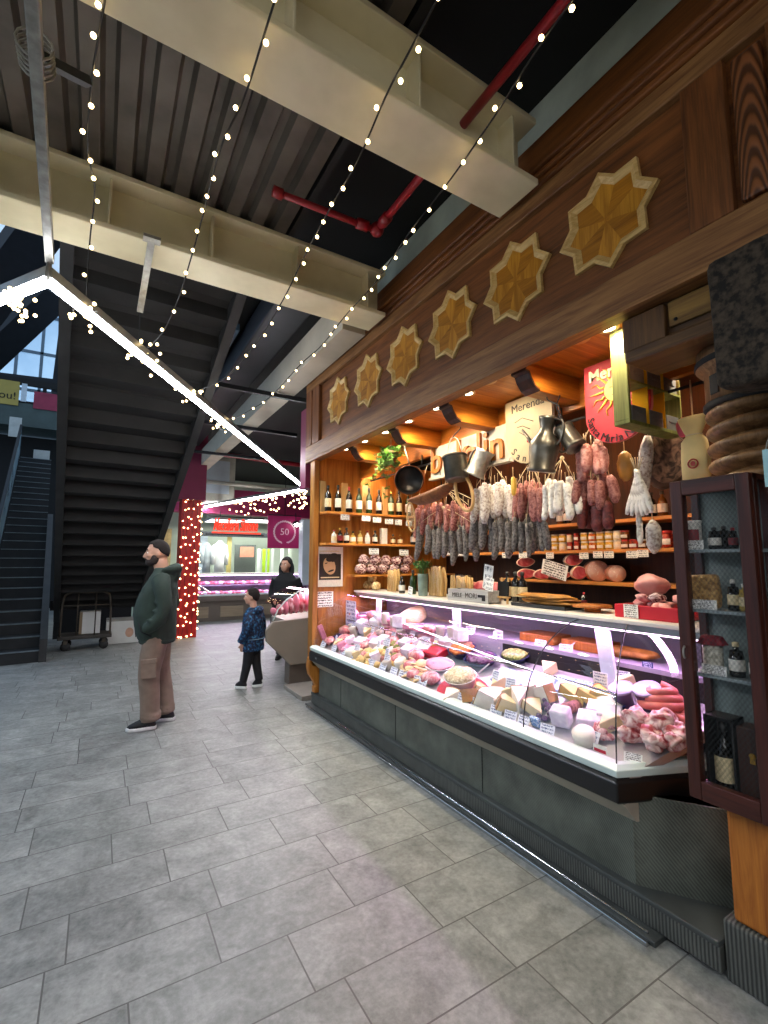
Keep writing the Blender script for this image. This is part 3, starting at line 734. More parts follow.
# trays and inner steps
MB().loft([[(x, (Y1 - .01) if k else (Y0 - .385 * (x - 2.0)), z) for x, z in ((2.06, .61), (2.6, .85), (2.6, .79), (2.06, .58))] for k in (1, 0)], sm=False).build('display_deck', M_inox, t)
MB().bx(2.60, 2.64, .98, 2.6, .62, .95).build('riser', M_black, t)
MB().bx(2.60, 2.64, 2.6, Y1, .62, .95).build('riser', M_whitep, t, label='white rear riser')
MB().bx(2.60, 3.0, .98, Y1, .95, .975).build('work_shelf', M_whitep, t)
MB().bx(2.97, 3.0, .98, Y1, .14, 1.2).build('back_panel', M_whitep, t)
MB().bx(2.53, 3.02, .98, Y1 + .01, 1.205, 1.228).build('counter_top', M_whitesh, t, bevel=.005)
MB().bx(2.54, 2.60, 1.05, Y1 - .02, 1.17, 1.205).build('lamp_housing', M_alu, t)
MB().bx(2.55, 2.585, 1.1, Y1 - .1, 1.160, 1.172).build('lamp_strip', M_pinkled, t, label='glowing pinkish lamp strip')
d = lamp('case_strip_glow', 'AREA', (2.56, 3.0, 1.155), 25, (.97, .50, 1), '', (0, radians(22), 0), .04, 3.7)
MB().tube([(2.42, Y1 - .02, .91), (2.22, 1.46, .90)], .006, 8).build('glass_rail', M_chrome, t)
MB().bx(2.40, 2.6, 2.75, Y1 - .02, .918, .926).build('glass_shelf', M_cglass, t)
M_arm = mat('white_support_arm', '#c6c9d8', .35, .2)
for px, py in ((378, 610), (455, 622), (600, 645)):
    y = pX(px, py, 2.58).y; MB().bar((2.6, y, 1.2), (2.5, y - .12, .78), .09, .02, (1, 0, 0)).build('support_arm', M_arm, t)

# ================================================================== NEAR PILLAR : beam, press screw, block
W_bm = wood('old_walnut_beam', '#3a2410', '#6d4d26', 'Y', 1, .5, .3)
W_bmz = wood('old_walnut_upright', '#3a2410', '#63431f', 'Z', 1, .5, .3)
W_scr = wood('turned_press_wood', '#50341a', '#94704a', 'Z', 1.1, .45, .25)
t = thing('timber_lintel', 'dark timber lintel with lighter inset board below the fascia near the screw column', 'lintel', (2.2, .8, 2.45))
MB().bx(2.1, 2.32, .3, 1.20, 2.53, 2.71).build('core', W_bm, t, bevel=.006)
MB().bx(2.07, 2.11, 1.04, 1.235, 2.53, 2.69).build('end_block', W_bmz, t, bevel=.006)
MB().bx(2.085, 2.1, .3, 1.03, 2.575, 2.69).build('inset_board', wood('inset_pine', '#5a3d16', '#8a6a30', 'Y', 1, .5, .2), t, bevel=.004)
MB().bx(2.06, 2.34, .3, 1.225, 2.475, 2.535).build('lower_moulding', W_bm, t, bevel=.01)
mb = MB()
for y, z in ((1.0, 2.60), (.80, 2.61)): mb.sph((2.083, y, z), .008, 8, 6)
mb.split('peg', M_black, t)
CXp, CYp = 2.36, .85
t = thing('press_screw_column', 'thick turned wooden press screw column with deep spiral threads above the cabinet', 'column', (CXp, CYp, 0))
MB().lathe([(.165, 2.24), (.165, 2.375), (.185, 2.39), (.195, 2.405), (.195, 2.43), (.19, 2.45), (.19, 2.472)], 32, TR(CXp, CYp, 0)).build('capital', W_scr, t)
MB().lathe([(.197, 2.405), (.199, 2.408), (.199, 2.428), (.197, 2.432)], 32, TR(CXp, CYp, 0)).lathe([(.172, 2.215), (.176, 2.22), (.176, 2.238), (.172, 2.242)], 32, TR(CXp, CYp, 0)).split('iron_band', M_black, t, label='black iron band')
an = radians(152); MB().box((0, 0, 0), (.02, .045, .085), TR(CXp + .158 * cos(an), CYp + .158 * sin(an) , 2.31) @ RZ(an)).build('mortise', M_black, t, label='dark square mortise')
# helical thread
mb = MB(); pitch = .075; z0, z1 = 1.6, 2.215; nA = 28; prof = [(.105, 0), (.118, .008), (.165, .022), (.172, .034), (.172, .044), (.165, .054), (.118, .068), (.105, .075)]
turns = (z1 - z0) / pitch; steps = int(turns * nA); rings = []
for i in range(steps + 1):
    a = 2 * pi * i / nA; zz = z0 + pitch * i / nA; rings.append([(CXp + r * cos(a), CYp + r * sin(a), zz + h) for r, h in prof])
mb.grid([list(r) for r in rings]); mb.cyl(.107, .665, 2.26, 24, TR(CXp, CYp, 0))
for v_ in []: pass
mb.build('threaded_shaft', W_scr, t)
# rough hewn block hanging in front of the capital
mb = MB(); n = 9; random.seed(3)
def blob_box(x0, x1, y0, y1, z0, z1, k, amp, cut=None):
    me = MB()
    bm = bmesh.new(); bmesh.ops.create_cube(bm, size=1); bmesh.ops.subdivide_edges(bm, edges=bm.edges[:], cuts=k, use_grid_fill=True)
    vs = [v.co.copy() for v in bm.verts]; bm.verts.ensure_lookup_table(); fs = [tuple(v.index for v in f.verts) for f in bm.faces]; bm.free()
    from mathutils import noise
    out = []
    for v in vs:
        p = Vector((x0 + (v.x + .5) * (x1 - x0), y0 + (v.y + .5) * (y1 - y0), z0 + (v.z + .5) * (z1 - z0)))
        q = p * 9; out.append(p + Vector((noise.noise(q), noise.noise(q + Vector((9, 2, 4))), noise.noise(q + Vector((1, 7, 5))))) * amp)
    me.add(out, fs, sm=True); return me
M_bark = speck('rough_dark_bark', '#120f0c', '#43392d', 40, .5, .12, .9, 1.0, detail=6)
tag(blob_box(1.86, 2.03, .30, .775, 2.165, 2.655, 9, .016).build('rough_wood_block', M_bark, sub=1), 'rough dark bark-like wood block in front of the screw capital under the fascia', 'wood block')
# pillar below the cabinet
W_blk = wood('orange_burl_block', '#8a4a14', '#b8722a', 'Z', .8, .5, .2, 2.5)
tag(MB().bx(2.105, 2.52, .35, .955, .217, .655).build('orange_wood_block', W_blk, bevel=.012), 'orange grained wood block under the wire cabinet at the right edge', 'wood block')
tag(MB().bx(2.085, 2.55, .3, .985, 0, .215).build('stone_footing', M_rib, bevel=.01), 'ribbed dark stone footing under the orange wood block', 'footing')
# paper sheet hung on the column
# ================================================================== WIRE CABINET
W_cab = wood('mahogany_frame', '#2c130d', '#4f241a', 'Z', 1.2, .4, .2); W_caby = wood('mahogany_rail', '#2c130d', '#4f241a', 'Y', 1.2, .4, .2)
M_cabin = mat('grey_green_lining', '#74817f', .6, 0, .12, 6); M_shelfg = mat('grey_shelf', '#7f8a8c', .5, 0, .06, 6)
def mesh_mat():
    T = NT('hexagonal_wire_mesh'); tc = T.n('ShaderNodeTexCoord'); sp = T.n('ShaderNodeSeparateXYZ'); T.l(tc.outputs['Object'], sp.inputs[0])
    u = T.math('ADD', sp.outputs['Y'], sp.outputs['X']); a = T.math('MULTIPLY', u, 62); b = T.math('MULTIPLY', sp.outputs['Z'], 42)
    def line(k): return T.math('LESS_THAN', T.math('ABSOLUTE', T.math('SUBTRACT', T.math('FRACT', k), .5)), .027)
    f = T.math('MAXIMUM', line(T.math('ADD', a, b)), line(T.math('SUBTRACT', a, b)))
    tr = T.n('ShaderNodeBsdfTransparent'); d = T.n('ShaderNodeBsdfPrincipled'); d.inputs['Base Color'].default_value = (.05, .055, .055, 1); d.inputs['Roughness'].default_value = .45; d.inputs['Metallic'].default_value = .6
    mx = T.n('ShaderNodeMixShader'); T.l(f, mx.inputs[0]); T.l(tr.outputs[0], mx.inputs[1]); T.l(d.outputs[0], mx.inputs[2]); T.l(mx.outputs[0], T.out.inputs['Surface']); return T.m
M_mesh = mesh_mat()
cy0, cy1, cz0, cz1, cx0, cx1 = .745, 1.02, .66, 1.875, 2.0, 2.17
cab = t = thing('wire_cabinet', 'tall narrow mahogany wall cabinet with wire mesh, holding bottles and jars', 'cabinet', (2.0, .88, cz0))
fw = .045
d_ = MB(); d_.bx(cx0 - .02, cx0 + .012, cy1 - fw, cy1, cz0, cz1).bx(cx0 - .02, cx0 + .012, cy0, cy0 + fw, cz0, cz1)
drs = d_.split('door_stile', W_cab, t, bevel=.005); dr = drs[0]
MB().bx(cx0 - .02, cx0 + .012, cy0 + fw, cy1 - fw, cz1 - .06, cz1).bx(cx0 - .02, cx0 + .012, cy0 + fw, cy1 - fw, cz0, cz0 + .07).split('door_rail', W_caby, t, bevel=.004)
MB().bx(cx0 - .004, cx0 - .001, cy0 + fw, cy1 - fw, cz0 + .07, cz1 - .06).build('mesh_pane', M_mesh, t, label='fine hexagonal wire mesh')
MB().tube([(cx0 - .03, cy1 - .022, 1.27 + .03 * cos(a) * .6) if False else (cx0 - .026 - .012 * sin(a), cy1 - .022, 1.2 + .022 * cos(a)) for a in [k * pi / 6 for k in range(7)]], .004, 6).build('latch', M_galv, dr)
mb = MB()
for x in (cx0 + .02, cx1 - .03): mb.bx(x, x + .03, cy0, cy0 + .03, cz0, cz1)
for x in (cx0 + .02, cx1 - .03): mb.bx(x, x + .03, cy1 - .03, cy1, cz0, cz1)
mb.split('frame_post', W_cab, t, bevel=.003)
MB().bx(cx0 + .012, cx1, cy0, cy1, cz1 - .02, cz1).bx(cx0 + .012, cx1, cy0, cy1, cz0, cz0 + .03).split('end_board', W_caby, t)
MB().bx(cx1 - .012, cx1, cy0 + .03, cy1 - .03, cz0 + .03, cz1 - .02).build('back_board', M_cabin, t)
MB().bx(cx0 + .05, cx1 - .03, cy0 + .008, cy0 + .011, cz0 + .03, cz1 - .02).build('side_mesh', M_mesh, t, label='wire mesh side')
SHZ = [pX(735, 549, 2.06).z, pX(735, 611, 2.06).z, pX(740, 678, 2.06).z]
for z in SHZ: MB().bx(cx0 + .02, cx1 - .012, cy0 + .01, cy1 - .005, z - .012, z).build('shelf', M_shelfg, t)
t = thing('blue_paper_sheet', 'pale blue paper sheet hanging at the right edge beside the cabinet', 'paper', pX(766, 480, 2.02))
a = pX(762, 450, 1.95); MB().bx(a.x, a.x + .003, a.y - .16, a.y, a.z - .13, a.z, M=None).build('sheet', mat('pale_blue_paper', '#9fc9d0', .7), t)
MB().tube([a + Vector((0, -.01, 0)), a + Vector((.02, -.04, .12))], .0025, 5).build('string', M_galv, t)
# ================================================================== GOODS
ORD = ['leftmost', 'second', 'third', 'fourth', 'fifth', 'sixth', 'seventh', 'eighth', 'ninth', 'tenth', 'eleventh', 'twelfth', 'thirteenth', 'fourteenth', 'fifteenth', 'sixteenth', 'seventeenth']
def ordl(i): return 'leftmost' if i == 0 else ORD[i] + ' from the left'
def mpp(p): return (Vector(p) - Vector((0, 0, H))).dot(_fw) / F      # metres per pixel at p
C_paper = card('white_price_card', '#f0efe9', '#3b4250', 3, .52); C_blue = card('blue_ink_card', '#eceef6', '#33437f', 4, .5)
C_note = card('typed_notice', '#f2f1ec', '#3a3030', 6, .48); C_lilac = card('lilac_notice', '#d9d0ee', '#5a4a90', 9, .5); C_slate = card('chalk_board', '#20242a', '#c9ccd0', 4, .55)
C_dblue = card('navy_card', '#1d2c66', '#dfe4f4', 4, .5)
def card_mesh(m): return MB().bx(-.5, .5, -.02, .02, 0, 1).mesh('card', m)
CARDME = {}
def cardobj(name, p, w, h, m, label, cat='card', group=None, rz=-pi / 2, tilt=0, roll=0):
    """card standing on / hanging at base point p, facing the aisle (rz=-90deg => local x runs towards the viewer)"""
    if m.name not in CARDME: CARDME[m.name] = card_mesh(m)
    o = bpy.data.objects.new(name, CARDME[m.name]); COL.objects.link(o); o.location = p; o.scale = (w, .06, h); o.rotation_euler = (tilt, roll, rz); return tag(o, label, cat, group)
# --- shelves
M_shb = wood('shelf_pine', '#a8641e', '#d3934a', 'Y', 1, .45, .15); M_shbx = wood('shelf_pine_cross', '#a8641e', '#d3934a', 'X', 1, .45, .15); M_slat = wood('pale_rack_slat', '#b98a4e', '#dcb67a', 'Z', 1, .5, .1)
LY = 4.70
ZU = pY(330, 511, LY).z; ZL = pY(340, 543, LY).z; ZM = 1.405
t = thing('bottle_rack_shelf', 'upper wooden side shelf with pale upright slats behind the wine bottles', 'shelf', (2.9, 4.8, ZU))
MB().bx(2.1, 3.9, LY, 4.898, ZU - .025, ZU).build('board', M_shbx, t, bevel=.003)
for px in (322, 344, 364, 384, 398):
    x = pY(px, 495, 4.9).x; MB().bx(x - .035, x + .035, 4.872, 4.898, ZU, ZU + .36).build('slat', M_slat, t)
tag(MB().bx(2.1, 3.9, LY, 4.898, ZL - .025, ZL).build('side_shelf', M_shbx, bevel=.003), 'middle wooden side shelf carrying small jars and sauce bottles', 'shelf')
tag(MB().bx(2.45, 3.9, LY, 4.898, ZM - .02, ZM).build('side_shelf', M_shbx, bevel=.003), 'low wooden side shelf with vacuum packed meats near the glass counter end', 'shelf')
BX = 3.58; ZJ = pX(600, 549.5, BX).z; ZH = pX(600, 582, BX).z; ZT = pX(645, 517, BX).z
for z, a, b, lb in ((ZJ, .9, 4.7, 'long wooden back shelf carrying the rows of jars'), (ZH, .9, 3.6, 'lower wooden back shelf carrying hams and mortadella'), (ZT, .9, 4.7, 'upper wooden back shelf behind the hanging sausages')):
    tag(MB().bx(BX, 3.92, a, b, z - .028, z).build('back_shelf', M_shb, bevel=.003), lb, 'shelf')
for y in (1.7, 3.2): pass
# --- bottles
M_bdark = mat('dark_bottle_glass', '#15120f', .12, 0, .1, 5, 0, .6); M_bgreen = mat('green_bottle_glass', '#24361a', .12, 0, .15, 5, 0, .6); M_bamber = mat('amber_bottle_glass', '#6a3d12', .15, 0, .2, 5); M_bpale = mat('pale_oil', '#b79a4e', .15, 0, .15, 5); M_bclear = mat('clear_flask', '#c9cfc9', .1, 0, .1, 5)
L_white = mat('white_paper_label', '#dcd8ce', .7, 0, .08, 60); L_cream = mat('cream_paper_label', '#d9c79c', .7, 0, .1, 60); L_red = mat('dark_red_label', '#7c1c22', .6, 0, .1, 40); L_black = mat('black_cap', '#141414', .4); L_gold = mat('gold_cap', '#a98232', .35, .6); L_redcap = mat('red_cap', '#96181c', .4)
def bottle_parts(root, h, r, glassm, labm, capm, neck=.38, lab=(.18, .5)):
    p = [(r * .92, 0), (r, .01), (r, h * (1 - neck) - .02), (r * .8, h * (1 - neck) + .02), (r * .36, h * (1 - neck * .55)), (r * .32, h * .93), (r * .4, h * .935), (r * .4, h * .985)]
    MB().lathe(p, 14).build('body', glassm, root, world=False)
    if labm: MB().lathe([(r * 1.015, h * lab[0]), (r * 1.02, h * lab[0] + .002), (r * 1.02, h * lab[1]), (r * 1.015, h * lab[1] + .002)], 14, cap=False).build('label', labm, root, world=False)
    if capm: MB().lathe([(r * .42, h * .88), (r * .43, h * .89), (r * .43, h), (r * .2, h + .002)], 12).build('cap', capm, root, world=False)
def bottle(p, h, r, g, l, c, label, group=None, neck=.38, lab=(.18, .5), rz=0, name='bottle', cat='bottle'):
    t = thing(name, label, cat, p, rz, group); bottle_parts(t, h, r, g, l, c, neck, lab); return t
gn = {M_bdark: 'dark', M_bgreen: 'green', M_bamber: 'amber', M_bpale: 'pale', M_bclear: 'clear'}
ln = {L_white: 'white', L_cream: 'cream', L_red: 'red'}
top = [(328, M_bdark, L_cream, L_black), (338, M_bdark, L_white, L_black), (349, M_bdark, L_white, L_redcap), (359, M_bgreen, L_white, L_black), (369, M_bgreen, L_white, L_black), (379, M_bdark, L_white, L_black), (391, M_bgreen, L_cream, L_gold), (399, M_bdark, L_cream, L_black), (408, M_bgreen, L_white, L_gold)]
for i, (px, g, l, c) in enumerate(top):
    p = pY(px, 505, 4.80); p.z = ZU; bottle(p, .30 + .015 * (i % 3 == 1), .037, g, l, c, '%s wine bottle with %s label, %s on the upper side shelf' % (gn[g], ln[l], ordl(i)), 'wine bottles on the upper side shelf')
low = [(334, M_bclear, L_cream, L_redcap, .15), (340, M_bdark, L_red, L_gold, .17), (346.5, M_bdark, L_white, L_black, .18), (353, M_bpale, L_white, L_black, .14), (360, M_bpale, L_cream, L_gold, .15), (367.5, M_bclear, L_white, L_redcap, .15), (375, M_bdark, L_white, L_black, .16), (393, M_bamber, L_cream, L_black, .12), (400, M_bamber, L_cream, L_gold, .12), (413, M_bdark, L_white, L_black, .2), (420, M_bdark, L_white, L_black, .2)]
for i, (px, g, l, c, h) in enumerate(low):
    p = pY(px, 540, 4.79); p.z = ZL; bottle(p, h, .032, g, l, c, 'small %s sauce bottle with %s label, %s on the middle side shelf' % (gn[g], ln[l], ordl(i)), 'sauce bottles on the middle side shelf', .45)
p = pY(383.5, 540, 4.79); p.z = ZL; tag(MB().box((0, 0, .095), (.075, .06, .19)).build('carton', L_white, world=False, loc=p, bevel=.003), 'tall plain white carton among the sauce bottles on the middle side shelf', 'carton')
for (px, py, w), lb in zip(((345, 514, .11), (366, 515, .11), (377, 516.5, .11), (389, 518, .11), (398.5, 519, .1), (409, 520, .09)), range(6)):
    p = pY(px, py + 6, LY - .01); cardobj('price_card', p, w, .062, C_paper, 'white price card clipped under the wine bottles, %s on the shelf' % ordl(lb), 'price card', 'price cards on the side shelves', 0)
for i, (px, py) in enumerate(((374, 548), (404, 549))):
    p = pY(px, py + 6.5, LY - .01); cardobj('price_card', p, .13, .07, C_paper, 'white price card hanging from the middle side shelf, %s one' % ('left' if i == 0 else 'right'), 'price card', 'price cards on the side shelves', 0)
# vacuum packed meats on low side shelf
M_vac = speck('vacuum_packed_meat', '#5a1420', '#e3c6c4', 26, .5, .1, .15, .6, c3='#efe2dc', dist=1.5); M_net = speck('bagged_bread_rings', '#a67d42', '#e3cb98', 45, .48, .12, .3, .9)
def lumpy(rx, ry, rz, seed, amp=.25, nu=18, nv=12, fr=1.6):
    from mathutils import noise
    mb = MB(); mb.sph((0, 0, 0), 1, nu, nv); out = []
    for v in mb.v:
        k = 1 + amp * noise.noise(v * fr + Vector((seed * 3.1, seed * 1.7, seed))); out.append(Vector((v.x * rx * k, v.y * ry * k, v.z * rz * k)))
    mb.v = out; zmin = min(v.z for v in out); mb.v = [Vector((v.x, v.y, v.z - zmin)) for v in out]; return mb
random.seed(11)
k = 0
for row, (ys, n, z) in enumerate(((4.79, 5, ZM), (4.78, 5, ZM + .10))):
    for i in range(n):
        p = pY(361 + i * 11 + row * 3, 570, ys); p.z = z + .002
        o = lumpy(.075, .05, .06, k).build('packed_meat', M_vac, world=False, loc=p); k += 1
        tag(o, 'vacuum packed dark red cured meat with white fat, %s row on the low side shelf' % ('bottom' if row == 0 else 'top'), 'packed meat', 'packed meats %s row' % ('bottom' if row == 0 else 'top'))
# poster and paper notice on the end wall
p = pY(329.5, 587, 4.898); t = thing('poster', 'white framed portrait poster of a smiling face on the end wall', 'poster', p)
q0 = pY(316.5, 587, 4.898); q1 = pY(342.5, 547, 4.898)
MB().bx(q0.x, q1.x, 4.885, 4.898, q0.z, q1.z).build('sheet', L_white, t)
a = pY(319, 580, 4.883); b = pY(341, 554, 4.883); MB().bx(a.x, b.x, 4.882, 4.886, a.z, b.z).build('photo_ground', mat('dark_photo_print', '#241c18', .4), t, label='dark photo area')
M_face = mat('printed_face_tone', '#b8936c', .5); M_skinp = M_face
c = (Vector((a.x + b.x, 0, a.z + b.z)) / 2); w = (b.x - a.x)
XZ = lambda x, y, z: Matrix(((1, 0, 0, x), (0, 0, -1, y), (0, 1, 0, z), (0, 0, 0, 1)))     # local xy -> world x,z facing -Y
el = lambda rx, ry, n=24, a0=0: [(rx * cos(2 * pi * i / n) * cos(a0) - ry * sin(2 * pi * i / n) * sin(a0), rx * cos(2 * pi * i / n) * sin(a0) + ry * sin(2 * pi * i / n) * cos(a0)) for i in range(n)]
MB().prism(el(w * .27, w * .37, 24, .35), .001, XZ(c.x - .01, 4.882, c.z + .01)).build('face', M_face, t, label='printed face')
mb = MB(); mb.prism(el(w * .29, w * .16, 24, .4), .0015, XZ(c.x + .02, 4.881, c.z + .105)); mb.build('hair', mat('printed_dark_hair', '#1a120e', .5), t)
mb = MB()
for dx, dz, rx, rz in ((-.05, .04, .018, .006), (.035, .06, .018, .006), (.01, -.045, .04, .01)): mb.prism(el(rx, rz, 12, .3), .0018, XZ(c.x + dx, 4.881, c.z + dz))
mb.build('features', mat('printed_dark_hair', '#1a120e'), t)
MB().bx(a.x + .02, b.x - .02, 4.880, 4.882, a.z + .02, a.z + .032).bx(q0.x + .03, q1.x - .05, 4.881, 4.885, b.z + .025, b.z + .035).build('caption_line', L_cream, t)
p = pY(324.5, 607, 4.893); cardobj('paper_notice', p, .21, .17, C_note, 'small typed paper notice on the end wall below the portrait poster', 'notice', None, 0)

# --- jars on the back shelf
M_jy = speck('yellow_pickles', '#b7891e', '#dcb850', 40, .5, .1, .2, .1, 0); M_jo = speck('orange_pickles', '#a34412', '#cf7a2c', 40, .5, .1, .2, .1); M_jr = speck('red_peppers', '#6a1510', '#a83a22', 40, .5, .1, .2, .1); M_jb = speck('brown_antipasto', '#4a2712', '#7c4a22', 40, .5, .1, .2, .1); M_jc = speck('cream_sauce', '#d9c69a', '#eadfc0', 30, .5, .1, .3, .1)
L_lid = mat('pale_jar_lid', '#d8d2c2', .35, .3); L_lidr = mat('red_jar_lid', '#a0231f', .35, .2)
JP = {}
def jar(p, h, r, m, lid, label, group):
    key = (m.name, lid.name, round(h, 3), round(r, 3))
    if key in JP: return dup(JP[key], p, None, label, group)
    t = thing('preserve_jar', label, 'jar', p, 0, group); JP[key] = t
    MB().lathe([(r * .9, 0), (r, .006), (r, h * .78), (r * .86, h * .86)], 14).build('jar_body', m, t, world=False)
    MB().lathe([(r * .92, h * .84), (r * .95, h * .85), (r * .95, h), (r * .8, h + .001)], 14).build('lid', lid, t, world=False)
    MB().lathe([(r * 1.01, h * .2), (r * 1.02, h * .21), (r * 1.02, h * .52), (r * 1.01, h * .53)], 10, cap=False, arc=2.0, M=RZ(pi - 1.0)).build('label', L_white, t, world=False)
    return t
jn = {M_jy: 'yellow', M_jo: 'orange', M_jr: 'red', M_jb: 'brown', M_jc: 'cream'}
lowj = [(547, M_jy, L_lid), (555.4, M_jy, L_lid), (563, M_jc, L_lid), (570, M_jr, L_lidr), (577, M_jr, L_lidr), (585, M_jy, L_lid), (593, M_jo, L_lid), (601, M_jy, L_lid), (609.6, M_jy, L_lid), (618, M_jc, L_lid), (625.5, M_jb, L_lidr), (634, M_jr, L_lidr), (643, M_jb, L_lid)]
upj = [(547, M_jy, L_lid), (555.4, M_jy, L_lid), (563, M_jy, L_lid), (570, M_jc, L_lidr), (577, M_jr, L_lidr), (585, M_jy, L_lid), (593, M_jo, L_lid), (601, M_jy, L_lid), (609.6, M_jy, L_lid), (618, M_jc, L_lid), (625.5, M_jb, L_lidr)]
for rown, lst, dz in (('bottom', lowj, 0), ('top', upj, .078)):
    for i, (px, m, lid) in enumerate(lst):
        p = pX(px, 545, 3.68); p.z = ZJ + dz; jar(p, .076, .034 if not 566 < px < 580 else .026, m, lid, '%s preserve jar, %s in the %s row on the back shelf' % (jn[m], ordl(i), rown), 'preserve jars on the back shelf')
for i, (px, m) in enumerate(((654, M_jb), (667, M_jr))):
    p = pX(px, 545, 3.66); p.z = ZJ; jar(p, .13, .046, m, L_lidr, 'taller dark preserve jar, %s at the right end of the back shelf' % ('left one' if i == 0 else 'right one'), 'tall jars on the back shelf')
p = pX(663, 525, 3.68); p.z = ZT; 
for i, px in enumerate((560, 567, 640, 652, 663)):
    p = pX(px, 515, 3.7); p.z = ZT; bottle(p, .2, .035, M_bdark if i % 2 else M_bamber, L_white, L_black, 'dark bottle on the upper back shelf, %s' % ordl(i), 'bottles on the upper back shelf', .4)
for i, (px, py, w) in enumerate(((506, 555, 9), (523, 555, 9), (550, 555.5, 8), (584, 556, 9), (598, 555, 9), (609, 555, 9), (632, 555, 10), (643, 554, 10), (441, 551, 8), (449, 552, 7), (463, 553, 13))):
    p = pX(px, py + 3, BX - .012); cardobj('price_card', p, w * mpp(p) * 1.15, .055, C_paper, 'white price card under the jar shelf, %s' % ('one of the eight' if i < 8 else 'near the hanging dark sausages'), 'price card', 'price cards under the jar shelf' if i < 8 else 'price cards left of the jar shelf')
# --- hams and mortadella on the lower back shelf
M_ham = speck('ham_cut_face', '#a83a46', '#d9868a', 9, .55, .18, .3, .1, c3='#efd2cc', dist=1.5); M_fat = mat('ham_fat_rind', '#e6cbb8', .4, 0, .1, 10); M_mort = speck('mortadella_face', '#e8b9a8', '#f6e6da', 70, .62, .05, .35, .05, c3='#fff4ea'); M_rind = mat('mortadella_casing', '#c98a72', .4)
def ham(px, py, wpx, hpx, label, X=3.62):
    p = pX(px, py + hpx / 2, X); p.z = max(p.z, ZH + .001); s = mpp(p); p.x += .04; t = thing('ham_piece', label, 'ham', p, .75, 'cut hams on the lower back shelf')
    rx, rz = wpx * s / 2 * 1.05, hpx * s / 2
    poly = [(rx * cos(a) * (1 + .12 * sin(2 * a + .5)), rz * sin(a) * (1 - .1 * cos(a))) for a in [2 * pi * i / 28 for i in range(28)]]
    M_ = FX(0, 0, rz); MB().prism(poly, .18, TR(.16, 0, 0) @ M_, sm=True).build('rind', M_fat, t, world=False, bevel=.012)
    MB().prism([(x * .88, y * .88) for x, y in poly], .006, TR(-.02, 0, 0) @ M_, sm=True).build('cut_face', M_ham, t, world=False, label='pink cut face')
for px, py, w, h, lb in ((523, 562, 16, 10, 'pink cut ham at the left end of the lower back shelf, on top'), (524, 574, 18, 10, 'pink cut ham at the left end of the lower back shelf, underneath'), (541, 574.5, 18, 10, 'pink cut ham left below the tilted white card'), (557, 575, 20, 9, 'pink cut ham below the middle of the tilted white card'), (571, 560, 16, 12, 'pink cut ham above the right end of the tilted white card'), (577, 573, 14, 14, 'dark pink cut ham left of the large mortadella')): ham(px, py, w, h, lb)
def mort(px, py, rpx, label, X=3.6):
    p = pX(px, py, X); s = mpp(p); r = rpx * s; p.z = ZH + r; p.x += .07; t = thing('mortadella', label, 'mortadella', p, .8)
    MB().cyl(r, 0, .2, 28, RY(pi / 2)).build('casing', M_rind, t, world=False); MB().cyl(r * .97, 0, .004, 28, TR(-.004, 0, 0) @ RY(pi / 2)).build('cut_face', M_mort, t, world=False, label='pale pink speckled cut face')
mort(593, 570, 10.5, 'large round mortadella cut face on the lower back shelf'); mort(612, 573, 8.5, 'smaller round mortadella cut face right of the large one')
p = pX(553, 577, 3.5); cardobj('tilted_card', p, 31 * mpp(p), 15 * mpp(p), C_note, 'tilted white handwritten card propped before the hams on the back shelf', 'card', None, -pi / 2, 0, radians(14))

# --- on the counter top
ZC = 1.2285
def ct(px, X=2.72):   # a point on the counter top below pixel column px
    d = ray(px, 600); return Vector((X, d.y * X / d.x, ZC))
M_bread = mat('focaccia_crust', '#b0782c', .6, 0, .35, 14, .4); M_tray = mat('black_tray', '#151517', .4); M_redt = mat('red_plastic_tray', '#c01622', .3, 0, .05, 5)
p = ct(548, 2.78); t = thing('bread_tray', 'flat black tray under the pile of focaccia', 'tray', p); y0 = ct(578, 2.78).y; y1 = ct(524, 2.78).y
MB().bx(2.64, 2.92, y0, y1, ZC, ZC + .012).build('base', M_tray, t, bevel=.003); MB().bx(2.64, 2.65, y0, y1, ZC + .01, ZC + .025).build('rim', M_tray, t)
random.seed(5)
for i in range(6):
    z = ZC + .014 + (i // 2) * .022 + (i % 2) * .006; y = (y0 + y1) / 2 + (.06 if i % 2 else -.07) + random.uniform(-.03, .03)
    tag(lumpy(.10, .17, .017, i + 3, .35, 20, 8).build('focaccia', M_bread, world=False, loc=(2.77 + random.uniform(-.02, .02), y, z)), 'flat golden focaccia bread in the pile on the black tray', 'bread', 'focaccia pile on the counter')
p = ct(592, 2.76); t = thing('wooden_board', 'round wooden serving board on the counter beside the focaccia', 'board', p)
MB().cyl(.12, .03, .045, 28, TR(0, 0, 0)).build('disc', W_blk, t, world=False); MB().cyl(.05, 0, .03, 16).build('foot', W_blk, t, world=False)
bottle(ct(584, 2.9) , .11, .02, M_bdark, L_red, L_redcap, 'tiny dark bottle behind the round wooden board on the counter', None)
